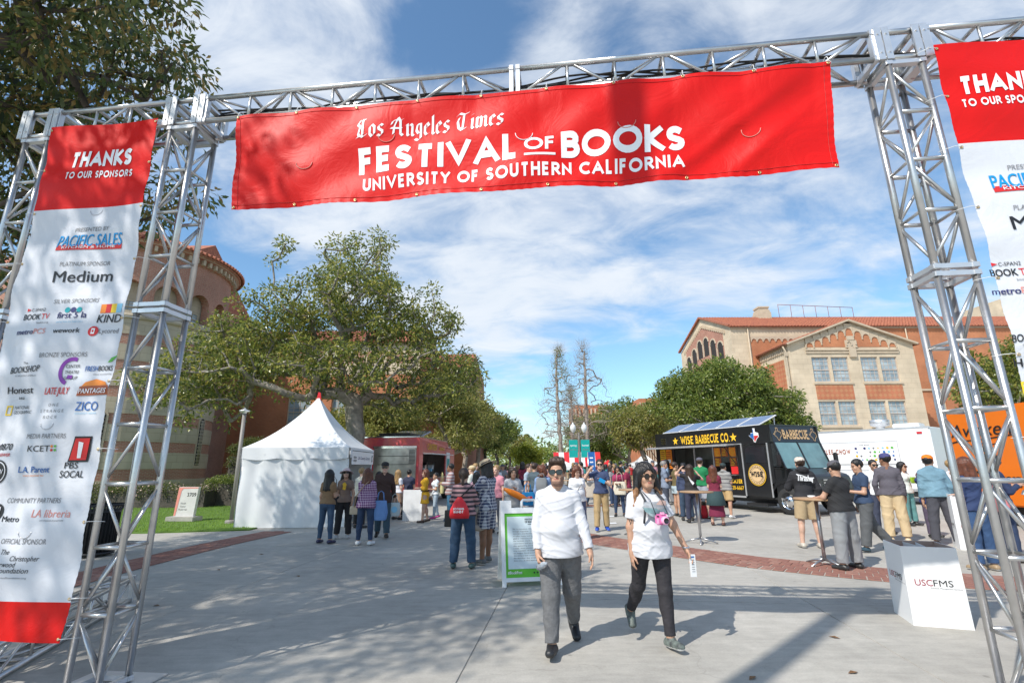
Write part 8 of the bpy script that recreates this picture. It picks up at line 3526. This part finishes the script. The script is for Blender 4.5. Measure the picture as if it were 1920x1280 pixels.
# --- middle distance: px, height from the photo
def P_(foot, top_v, **k):
 x, y = ground(*foot)
 H = height_at(foot[0], top_v, y)
 k.setdefault('res', .014 if y < 13 else .019)
 return person(foot, H, **k)
def drawstring(root, I, lab):
 T = I['T']
 m_ = MB()
 n = 12
 vs = []
 for z, w, d in ((0, .15, .035), (.05, .165, .07), (.14, .15, .085), (.24, .10, .06), (.33, .03, .02)):
  for q in range(n):
   a = 2*PI*q/n
   vs.append((w*math.cos(a), d*math.sin(a), z))
 m_.add(vs, [(i*n+q, i*n+(q+1) % n, (i+1)*n+(q+1) % n, (i+1)*n+q) for i in range(4) for q in range(n)]+[tuple(range(n))[::-1]], 0, True)
 t = T(.03, .20, -.02)
 o = held('drawstring_bag', m_, mat('red_nylon', (.75, .02, .03), .45, var=.1), root, tuple(t), lab, 'bag')
 p = Print(lambda x, z, l: Vector((-x, .085*math.sqrt(max(0.1, 1-(x/.17)**2))+l+.004, z)))
 p.bold('vinyl_print', 'NOTHING', 0, .135, .035, w=.24, gap=.1, width=.17)
 p.bold('vinyl_print', 'BUNDT', 0, .09, .035, w=.24, gap=.1, width=.16)
 p.build('lettering', o)
r, I = P_((608, 1019), 881, face=165, skin='tan', hair='long', hairc='black', fem=True, top=(.25, .15, .075), bottom=JEANS, botk='skinny', arms=('down', 'hold'), legs=((2, 4, 5), (-2, 0, 6)), seed=11, shoe=(.03, .03, .08), label='woman with long black hair, brown tee and blue jeans seen from behind by the tent')
r, I = P_((641, 1009), 879, face=10, skin='tan', hair='bob', hairc='black', fem=True, top=(.22, .145, .11), bottom=(.02, .018, .02), botk='pants', head=(0, 18), hat=('sunhat', (.60, .45, .45)), glasses='square', arms=('relax', 'down'), seed=12, shoe=(.5, .5, .5), girth=.92, label='woman in pale bucket hat and sunglasses, brown tee with yellow print, looking up')
p = Print(lambda x, z, l: Vector((x, -.165-l, z+I['hipz'])))
p.poly('sign_yellow', [(-.03, .33), (.03, .34), (.045, .38), (.0, .44), (-.05, .40)])
p.poly('sign_yellow', [(-.045, .28), (.02, .26), (.04, .33), (-.04, .33)])
p.build('shirt_print', r)
soft_bag(r, (-.26, -.05, .62), (.30, .10, .30), (.02, .018, .02), 'black handbag hanging beside the woman in the bucket hat', hc=(.02, .02, .02), handle=.45)
plaid = cloth_mat((.12, .02, .13), 'plaid', (.55, .42, .50), .8)
r, I = P_((682, 1022), 879, face=172, skin='light', hair='bob', hairc='auburn', fem=True, girth=1.2, topk='shirt', tmat=plaid, sleeve=1.3, bottom=DJEANS, botk='skinny', arms=('hold', 'hold'), seed=13, shoe=(.75, .75, .75), hem=-.05, label='woman in a purple plaid shirt and jeans seen from behind in front of the tent')
soft_bag(r, (.26, -.02, .60), (.22, .09, .17), (.50, .40, .29), 'cream shoulder bag of the woman in purple plaid', handle=0)
strap(r, [tuple(I['T'](.26, .02, -.03)), tuple(I['T'](.16, .16, .12)), tuple(I['T'](.0, .155, .26)), tuple(I['T'](-.1, .06, .33))], (.42, .28, .18), .01)
soft_bag(r, (-.30, -.05, .48), (.30, .12, .40), (.14, .26, .52), 'light blue plastic bag of the woman in purple plaid', name='plastic_bag')
r, I = P_((715, 1008), 866, face=12, skin='light', hair='short', hairc='grey', topk='shirt', top=(.055, .028, .022), sleeve=1.9, bottom=(.05, .09, .12), botk='pants', hat=('cap', (.02, .02, .02)), glasses='square', arms=('swingb', 'down'), legs=((8, 2, 2), (-10, 12, 2)), seed=14, shoe=(.02, .015, .012), hem=-.06, label='man in a black cap, sunglasses and dark brown shirt walking past the tent entrance')
soft_bag(r, (.26, -.02, .46), (.26, .10, .30), (.55, .62, .62), 'white printed carrier bag in the hand of the man in the brown shirt', name='carrier_bag', prt=lambda p: p.disc('p_ltblue', 0, .15, .07))
r, I = P_((672, 990), 877, face=150, skin='light', hair='short', hairc='blond', top=(.62, .58, .48), topk='long', bottom=(.02, .02, .02), seed=15, label='person in a cream jacket standing behind the woman in purple plaid')
r, I = P_((706, 975), 884, face=200, skin='tan', hair='bob', hairc='black', fem=True, top=(.05, .05, .07), bottom=DJEANS, seed=16, label='person with black hair half hidden behind the man in the brown shirt')
r, I = P_((743, 974), 881, face=150, skin='light', hair='long', hairc='blond', fem=True, top=(.70, .70, .75), bottom=(.35, .22, .15), botk='shorts', seed=17, girth=.85, label='blonde woman in a white tee facing the red truck')
r, I = P_((764, 971), 880, face=170, skin='tan', hair='short', hairc='black', top=(.03, .035, .07), bottom=(.04, .035, .05), arms=('chest', 'hold'), legs=((0, 0, 9), (0, 0, 9)), seed=18, label='man in navy tee and dark trousers leaning at the steel end of the truck')
r, I = P_((795, 980), 880, face=-75, skin='light', hair='long', hairc='auburn', fem=True, topk='dress', top=(.72, .38, .02), bottom=None, arms=('hold', 'hold'), legs=((6, 2, 0), (-6, 6, 0)), seed=19, shoe=(.06, .03, .02), girth=.88, label='woman with long auburn hair in a mustard yellow dress beside the red truck')
strap(r, [tuple(I['T'](.15*math.cos(a), .12*math.sin(a), .075)) for a in np.linspace(0, 2*PI, 16)], (.05, .02, .02), .016, 'belt')
r, I = P_((815, 973), 886, face=-60, skin='tan', hair='short', hairc='black', fem=True, top=(.68, .72, .76), bottom=(.38, .47, .55), botk='skinny', arms=('hold', 'down'), legs=((8, 4, 2), (-8, 10, 2)), seed=20, shoe=(.45, .02, .22), girth=.85, label='woman in a white top, pale jeans and magenta shoes behind the woman in yellow')
soft_bag(r, (.18, .14, .75), (.22, .1, .34), (.55, .50, .25), 'pale yellow cloth bag hanging behind the woman with magenta shoes', handle=.3)
r, I = P_((843, 978), 869, face=-80, skin='brown', hair='short', hairc='black', topk='tunic', tmat=cloth_mat((.30, .16, .16), 'stripes', (.45, .40, .40), 1.2), bottom=(.05, .15, .25), arms=('hold', 'hold'), seed=21, shoe=(.05, .1, .2), label='person in a patterned mauve sweater ordering at the red truck window')
r, I = P_((884, 985), 873, face=-110, skin='light', hair='short', hairc='blond', hat=('cap', (.60, .48, .30)), top=(.62, .64, .58), bottom=(.5, .42, .3), seed=22, label='man in a beige cap and pale shirt behind the woman with the red bag')
r, I = P_((893, 995), 885, face=180, skin='light', hair='bob', hairc='black', fem=True, top=(.72, .42, .48), topk='long', bottom=(.04, .05, .08), seed=23, label='person in a pink top between the red bag and the man in the straw hat')
stripe = cloth_mat((.48, .27, .28), 'stripes', (.05, .04, .05), .95)
r, I = P_((867, 1066), 879, face=176, skin='light', hair='pony', hairc='brown', fem=True, girth=1.22, topk='long', tmat=stripe, bottom=(.035, .075, .14), botk='pants', arms=('table', 'table'), legs=((0, 0, 5), (0, 0, 5)), seed=24, shoe=(.05, .10, .10), res=.011, label='woman from behind in pink and grey striped sweater, jeans and a red drawstring bag')
drawstring(r, I, 'bright red drawstring bag with white lettering on the back of the woman in stripes')
strap(r, [tuple(I['T'](-.17, .06, .31)), tuple(I['T'](-.0, .17, .20)), tuple(I['T'](.20, .12, .02))], (.02, .02, .02), .011)
soft_bag(r, (.24, -.02, .62), (.14, .12, .26), (.02, .02, .02), 'small black bag at the left hip of the woman in stripes', handle=0)
gpl = cloth_mat((.05, .06, .12), 'plaid', (.58, .58, .62), .85)
r, I = P_((912, 1056), 863, face=-120, skin='brown', hair='bob', hairc='black', topk='shirt', tmat=gpl, bmat=gpl, botk='shorts', hem=.80, arms=('table', 'table'), legs=((0, 0, 4), (4, 0, 4)), seed=25, girth=1.1, head=(0, -28), hat=('sunhat', (.42, .34, .24)), sock=1, shoe=(.13, .13, .13), res=.011, label='man in a wide tan sun hat with matching blue plaid shirt and shorts reading something')
m_ = MB()
m_.lathe([(0, 0), (.10, .01), (.11, .06), (.19, .10), (.195, .105), (.11, .07), (.09, .02), (0, .01)], (0, 0, 0), 24)
x, y = ground(903, 1056)
o = m_.build('sun_hat', cloth_mat((.50, .40, .33)))
o.location = (x-.08, y-.12, .72)
o.rotation_euler = (1.45, .3, .4)
tag(o, 'pale sun hat dangling between the woman in stripes and the man in plaid', 'hat')
r, I = P_((931, 1000), 872, face=-30, skin='light', hair='short', hairc='blond', top=(.62, .25, .30), bottom=(.1, .1, .12), seed=26, label='man in a pink shirt behind the man in the tan sun hat')
r, I = P_((962, 1012), 877, face=20, skin='tan', hair='bob', hairc='brown', fem=True, girth=1.12, top=(.42, .42, .43), topk='tunic', bottom=(.02, .02, .025), arms=('chest', 'hold'), seed=27, label='woman in a grey sweater behind the sandwich board with a blue bag')
soft_bag(r, (.30, -.16, .72), (.34, .14, .28), (.01, .22, .50), 'bright blue shopping bag with a colourful picture beside the sandwich board', name='shopping_bag', prt=lambda p: (p.disc('p_lred', .0, .14, .06), p.disc('vinyl_print', -.05, .11, .035, .005), p.disc('p_red', .05, .17, .03, .005)))
m_ = MB()
m_.tube([(-.28, 0, .13), (-.14, 0, .06), (0, 0, 0), (.14, 0, -.07), (.26, 0, -.12)], [.03, .065, .072, .072, .04], 12)
o = held('balloon', m_, mat('orange_balloon', (.85, .22, .01), .3, var=.03), r, (-.08, -.45, .97), 'long orange inflated balloon above the sandwich board', 'balloon')
r, I = P_((1004, 980), 868, face=150, skin='tan', hair='short', hairc='brown', top=(.07, .10, .12), bottom=DJEANS, arms=('down', 'down'), seed=28, label='man in a dark slate tee and jeans, arm hanging, left of the man in front')
r, I = P_((992, 972), 870, face=60, skin='light', hair='short', hairc='brown', top=(.35, .42, .50), bottom=(.25, .27, .3), seed=29, label='man in a light blue tee behind the man in the slate tee')
r, I = P_((1020, 1005), 874, face=170, skin='light', hair='curly', hairc='auburn', fem=True, top=(.20, .30, .50), topk='shirt', sleeve=1.9, bottom=(.05, .07, .12), seed=30, label='woman with curly auburn hair in a light blue shirt with a small backpack')
soft_bag(r, (0, .20, 1.0), (.26, .14, .30), (.22, .23, .24), 'small grey backpack on the woman in the light blue shirt', name='backpack', handle=.1)
r, I = P_((1086, 1012), 874, face=15, skin='light', hair='long', hairc='auburn', fem=True, top=(.75, .75, .77), bottom=(.1, .12, .2), head=(0, -25), seed=31, girth=1.1, label='woman with long auburn hair looking down, white top, behind the man in front')
strap(r, [tuple(I['T'](.12, .0, .32)), tuple(I['T'](.03, -.16, .22)), tuple(I['T'](-.12, -.14, .08))], (.2, .2, .2), .008)
r, I = P_((1130, 995), 861, face=-5, skin='light', hair='short', hairc='brown', top=(.045, .065, .14), bottom=KHAKI, botk='pants', arms=('chest', 'high'), legs=((-4, 6, 3), (6, 2, 4)), glasses='square', seed=32, shoe=(.02, .08, .45), girth=.97, label='man in navy tee, khaki trousers and bright blue shoes between the front two people')
soft_bag(r, (-.27, .0, .78), (.28, .08, .38), (.60, .53, .44), 'cream tote bag on the arm of the man in the navy tee', name='tote_bag', handle=.3)
m_ = MB()
m_.box((0, 0, 0), (.16, .02, .09), ry=.5)
held('phone', m_, M['p_cyan'], r, (.02, -.30, 1.20), 'blue cased phone held by the man in the navy tee', 'phone')
r, I = P_((1163, 968), 874, face=-15, skin='brown', hair='bob', hairc='black', fem=True, top=(.30, .03, .09), bottom=DJEANS, botk='skinny', seed=33, arms=('hold', 'hold'), label='woman in a maroon top carrying a cream tote bag with black words')
soft_bag(r, (.05, -.20, .66), (.38, .10, .40), (.66, .60, .48), 'cream tote bag with black words in front of the woman in maroon', name='tote_bag', handle=.3, prt=lambda p: (p.bold('black', 'PLOT', 0, .26, .045, width=.2), p.bold('black', 'TWIST', 0, .20, .045, width=.24)))
r, I = P_((1180, 962), 872, face=60, skin='tan', hair='short', hairc='black', top=(.25, .02, .06), bottom=(.03, .03, .05), seed=34, label='person in dark red behind the tote bag with black words')
# --- queue at the barbecue truck
r, I = P_((1252, 966), 864, face=75, skin='tan', hair='short', hairc='grey', top=(.20, .24, .32), topk='shirt', bottom=(.06, .07, .1), arms=('chest', 'hold'), seed=41, label='grey haired man in a blue grey shirt at the back of the barbecue queue')
r, I = P_((1273, 968), 866, face=95, skin='tan', hair='short', hairc='brown', fem=True, topk='tank', top=(.13, .10, .04), bottom=(.40, .48, .52), botk='shorts', hem=.45, seed=42, label='woman in an olive tank top and pale denim shorts in the barbecue queue')
r, I = P_((1290, 976), 868, face=160, skin='light', hair='short', hairc='black', top=(.04, .055, .11), topk='long', bottom=(.04, .07, .12), seed=43, label='man in a navy shirt behind the woman with raised arms')
r, I = P_((1302, 980), 871, face=170, skin='light', hair='long', hairc='brown', fem=True, top=(.02, .018, .02), bottom=(.035, .04, .075), botk='pants', arms=('head', 'high'), girth=1.1, seed=44, shoe=(.02, .02, .02), label='woman raising her arms to her hair, black tee with white wing print behind')
p = Print(lambda x, z, l: Vector((-x, .155+l, z+I['hipz'])))
for k in range(6):
 p.line('vinyl_print', [(-.08+.012*k, .44-.02*k), (-.03+.01*k, .30), (.03+.008*k, .20+.01*k)], .012)
p.build('shirt_print', r)
r, I = P_((1322, 972), 858, face=150, skin='light', hair='short', hairc='brown', hat=('cap', (.10, .10, .13)), top=(.01, .20, .07), bottom=(.38, .40, .45), botk='shorts', arms=('table', 'hold'), seed=45, shoe=(.05, .05, .05), label='man in a dark cap, green tee and pale grey shorts in the barbecue queue')
soft_bag(r, (.05, -.10, .0), (.34, .22, .36), (.55, .02, .03), 'bag with flag colours standing on the ground by the barbecue queue', name='shopping_bag', handle=0, prt=lambda p: [p.rect('vinyl_print', -.13+.055*k, .16, .02, .26) for k in range(3)])
r, I = P_((1347, 985), 873, face=155, skin='light', hair='long', hairc='auburn', fem=True, hat=('cap', (.10, .11, .15)), top=(.17, .015, .04), bottom=(.17, .015, .05), botk='midi', arms=('hold', 'hold'), girth=1.05, seed=46, shoe=(.10, .04, .03), label='woman with wavy auburn hair, maroon shirt, long maroon skirt, green jacket round her waist')
I_ = I
m_ = MB()
m_.lathe([(.185, .0), (.22, -.15), (.25, -.36), (.24, -.37), (.20, -.15), (.175, .0)], (0, .02, 0), 22, smooth=True)
o = m_.build('tied_jacket', cloth_mat((.035, .07, .075)), r)
o.location = tuple(I_['T'](0, 0, .05))
r, I = P_((1366, 971), 868, face=130, skin='tan', hair='short', hairc='black', hat=('cap', (.03, .05, .05)), topk='shirt', tmat=cloth_mat((.30, .29, .28), 'thin', (.10, .10, .11)), bottom=(.50, .34, .16), botk='shorts', arms=('hold', 'hold'), legs=((2, 0, 8), (-6, 4, 6)), girth=1.1, seed=47, shoe=(.78, .78, .78), hem=.85, label='man in a grey striped polo, khaki shorts and white shoes at the truck window')
# --- right hand group
r, I = P_((1523, 1027), 857, face=170, skin='light', hair='short', hairc='brown', hat=('cap', (.60, .53, .46)), topk='hoodie', top=(.022, .022, .026), bottom=(.42, .31, .18), botk='shorts', hem=.88, arms=('table', 'pocket'), legs=((0, 0, 6), (0, 0, 6)), seed=51, shoe=(.50, .45, .38), res=.012, label='man in a pale cap, black hoodie with white brush lettering and khaki shorts')
p = Print(lambda x, z, l: Vector((-x, .175+l, z+I['hipz'])))
p.text('vinyl_print', 'Thrasher', 0, .36, .12, bold=.03, shear=.2, width=.3, ang=-.05)
p.line('vinyl_print', [(-.16, .49), (-.05, .46), (.10, .40), (.12, .33)], .014)
p.build('lettering', r)
r, I = P_((1597, 1068), 864, face=-158, skin='tan', hair='short', hairc='black', hat=('cap', (.10, .095, .11)), top=(.022, .022, .024), bottom=(.26, .27, .28), botk='baggy', arms=('table', 'table'), legs=((0, 0, 7), (0, 0, 7)), girth=1.28, seed=52, shoe=(.03, .03, .03), res=.010, head=(-20, -18), glasses='square', label='heavy set man in a black tee and washed grey jeans leaning at the standing table')
r, I = P_((1636, 1034), 860, face=-100, skin='tan', hair='short', hairc='black', top=(.03, .055, .11), bottom=(.10, .105, .11), botk='baggy', arms=('hold', 'down'), legs=((10, 0, 2), (-16, 24, 2)), seed=53, shoe=(.04, .08, .11), head=(0, -12), res=.012, label='young dark haired man in a navy tee and grey trousers, one heel lifted')
r, I = P_((1660, 1000), 862, face=-10, skin='tan', hair='short', hairc='black', top=(.74, .75, .77), bottom=(.05, .06, .1), glasses='square', beard=True, seed=54, label='bearded man in sunglasses and a white tee behind the navy tee')
r, I = P_((1688, 1016), 850, face=150, skin='brown', hair='short', hairc='black', hat=('cap', (.06, .06, .18)), topk='long', top=(.105, .095, .115), bottom=(.62, .47, .28), botk='baggy', arms=('pocket', 'down'), legs=((0, 0, 4), (0, 0, 4)), seed=55, shoe=(.62, .5, .35), girth=1.1, head=(40, 0), res=.012, label='man in blue cap, dark grey long sleeved shirt and pale khaki trousers, back turned')
r, I = P_((1712, 985), 866, face=20, skin='tan', hair='bob', hairc='black', fem=True, top=(.66, .70, .66), topk='long', bottom=(.12, .3, .3), seed=56, glasses='square', label='woman in sunglasses and a white top with green straps behind the man in grey')
soft_bag(r, (.1, -.16, 1.05), (.18, .06, .16), (.25, .42, .02), 'lime green pouch of the woman in white behind the man in grey', name='pouch', handle=0)
r, I = P_((1752, 1008), 884, face=35, skin='light', hair='bob', hairc='red', fem=True, hat=('cap', (.22, .17, .19)), topk='hoodie', top=(.02, .03, .11), bottom=(.09, .07, .11), seed=57, girth=.85, label='short person with dark red hair, cap and navy hoodie between the two men')
denim = cloth_mat((.17, .30, .38), 'denim')
r, I = P_((1778, 1024), 852, face=165, skin='tan', hair='short', hairc='black', hat=('cap', (.80, .20, .01)), topk='jacket', tmat=denim, bottom=(.065, .065, .08), botk='pants', arms=('down', 'pocket'), legs=((0, 0, 7), (-4, 4, 5)), lean=8, seed=58, shoe=(.03, .03, .04), girth=1.12, head=(-35, 0), res=.012, label='man in an orange cap, light denim jacket and dark jeans leaning in to listen')
r, I = P_((1812, 1008), 862, face=100, skin='light', hair='short', hairc='blond', top=(.76, .75, .78), topk='long', bottom=(.02, .02, .02), arms=('hold', 'hold'), seed=59, label='man with short fair hair in a white shirt and black trousers facing the orange truck')
r, I = P_((1853, 1070), 858, face=-170, skin='light', hair='bob', hairc='auburn', topk='long', top=(.025, .045, .12), bottom=(.04, .09, .20), botk='pants', arms=('down', 'hold'), seed=60, shoe=(.35, .25, .15), res=.011, girth=1.1, label='person with wavy hair in a navy sweater and jeans, seen through the right tower')
r, I = P_((1902, 1052), 850, face=70, skin='tan', hair='short', hairc='black', topk='long', top=(.02, .035, .09), bottom=(.03, .05, .11), arms=('phone', 'phone'), seed=61, glasses='clear', res=.011, head=(0, -18), label='dark haired man in glasses and a navy sweater holding a phone near the right edge')
m_ = MB()
m_.box((0, 0, 0), (.14, .02, .08), rx=.5)
held('phone', m_, M['print_white'], r, (0, -.36, 1.08), 'white phone held by the man in glasses near the right edge', 'phone')
soft_bag(r, (-.22, .10, .78), (.36, .14, .26), (.62, .20, .22), 'pink bag beside the person in the navy sweater at the right tower', handle=.2)
# --- crowd down the avenue: a few bodies, many copies with their own clothes
CR = random.Random(77)
proto = []
bases = []
for q, kw in enumerate((dict(hair='short', hairc='black', arms=('down', 'hold'), legs=((8, 2, 2), (-10, 10, 2))), dict(hair='long', hairc='brown', fem=True, arms=('hold', 'down'), botk='skinny'), dict(hair='short', hairc='brown', botk='shorts', arms=('down', 'down'), topk='tee'),
 dict(hair='bob', hairc='black', fem=True, arms=('down', 'hip'), legs=((-8, 10, 2), (10, 2, 2))), dict(hair='short', hairc='grey', hat=('cap', (.1, .1, .12)), arms=('phone', 'down')), dict(hair='pony', hairc='blond', fem=True, topk='long', arms=('down', 'chest')))):
 kw.setdefault('botk', 'pants')
 r, I = person(None, 1.68, 0, ['tan', 'light', 'light', 'brown', 'tan', 'light'][q], top=(.3, .3, .3), bottom=(.05, .06, .1), seed=100+q, res=.024, loc=(0, 24+q), label='x', **kw)
 bases.append((r, [c for c in bpy.data.objects if c.parent == r], kw))
cols = [('white', (.72, .72, .73)), ('black', (.02, .02, .022)), ('navy', (.03, .04, .11)), ('maroon', (.2, .02, .05)), ('grey', (.25, .25, .26)), ('light blue', (.28, .38, .52)), ('red', (.5, .03, .03)), ('olive', (.12, .11, .05)), ('pink', (.6, .3, .35)), ('teal', (.03, .2, .2)), ('tan', (.4, .3, .2))]
bcols = [('blue', JEANS), ('dark blue', DJEANS), ('khaki', (.38, .28, .16)), ('black', (.02, .02, .022)), ('grey', (.2, .2, .21))]
dirs = ['facing us', 'from behind', 'facing left', 'facing right', 'turned left', 'turned right']
used_l = set()
placed = []
n_cr = 0
tries = 0
while n_cr < 86 and tries < 3000:
 tries += 1
 y = CR.uniform(19.5, 60) if n_cr > 26 else CR.uniform(19, 28)
 lo_u, hi_u = 880+max(0, (y-30))*1.1, 1255-max(0, (y-30))*1.0
 u = CR.uniform(lo_u, hi_u)
 x = (u-960)/CF*(y*math.cos(CTH)+CH*math.sin(CTH))
 if any((x-a)**2+(y-b)**2 < .55 for a, b in placed) or abs(x-4.25) < .5 and abs(y-32) < .8:
  continue
 if x < -2.6 and y < 28:
  continue
 placed.append((x, y))
 k = CR.randrange(len(bases))
 ci, bi, di = CR.randrange(len(cols)), CR.randrange(len(bcols)), CR.randrange(6)
 near = 'front of the crowd' if y < 26 else ('mid crowd' if y < 40 else 'far crowd')
 kw = bases[k][2]
 hr = {'short': 'short', 'long': 'long', 'bob': 'bobbed', 'pony': 'tied'}[kw['hair']]
 side = 'left' if x < .6 else ('centre' if x < 3.5 else 'right')
 lab = f"{cols[ci][0]} top, {bcols[bi][0]} {'shorts' if kw['botk'] == 'shorts' else 'trousers'}, {hr} {kw['hairc']} hair, {dirs[di]}, {near}, {side}"
 if lab in used_l:
  placed.pop()
  continue
 used_l.add(lab)
 src, kids, _ = bases[k]
 if n_cr < len(bases) and not src.get('used'):
  root, kk = src, kids
  src['used'] = 1
 else:
  root = src.copy()
  COL.objects.link(root)
  kk = []
  for ch in kids:
   c = ch.copy()
   COL.objects.link(c)
   c.parent = root
   kk.append(c)
 root.location = (x, y, .012)
 root.rotation_euler = (0, 0, math.radians([0, 180, -90, 90, -45, 45][di]+CR.uniform(-20, 20)))
 s = CR.uniform(.93, 1.06)
 root.scale = (s, s, s)
 root['label'] = lab
 root['category'] = 'person'
 root['group'] = 'people in the crowd down the avenue'
 for c in kk:
  if c.name.startswith(('t_shirt', 'long_', 'shirt')):
   c.material_slots[0].link = 'OBJECT'
   c.material_slots[0].material = cloth_mat(cols[ci][1])
  elif c.name.startswith(('trousers', 'shorts')):
   c.material_slots[0].link = 'OBJECT'
   c.material_slots[0].material = cloth_mat(bcols[bi][1])
 n_cr += 1
for src, kids, kw in bases:
 if not src.get('used'):
  for c in kids+[src]:
   bpy.data.objects.remove(c)
 elif 'used' in src:
  del src['used']
for o in list(bpy.data.objects):
 if 'used' in o.keys():
  del o['used']
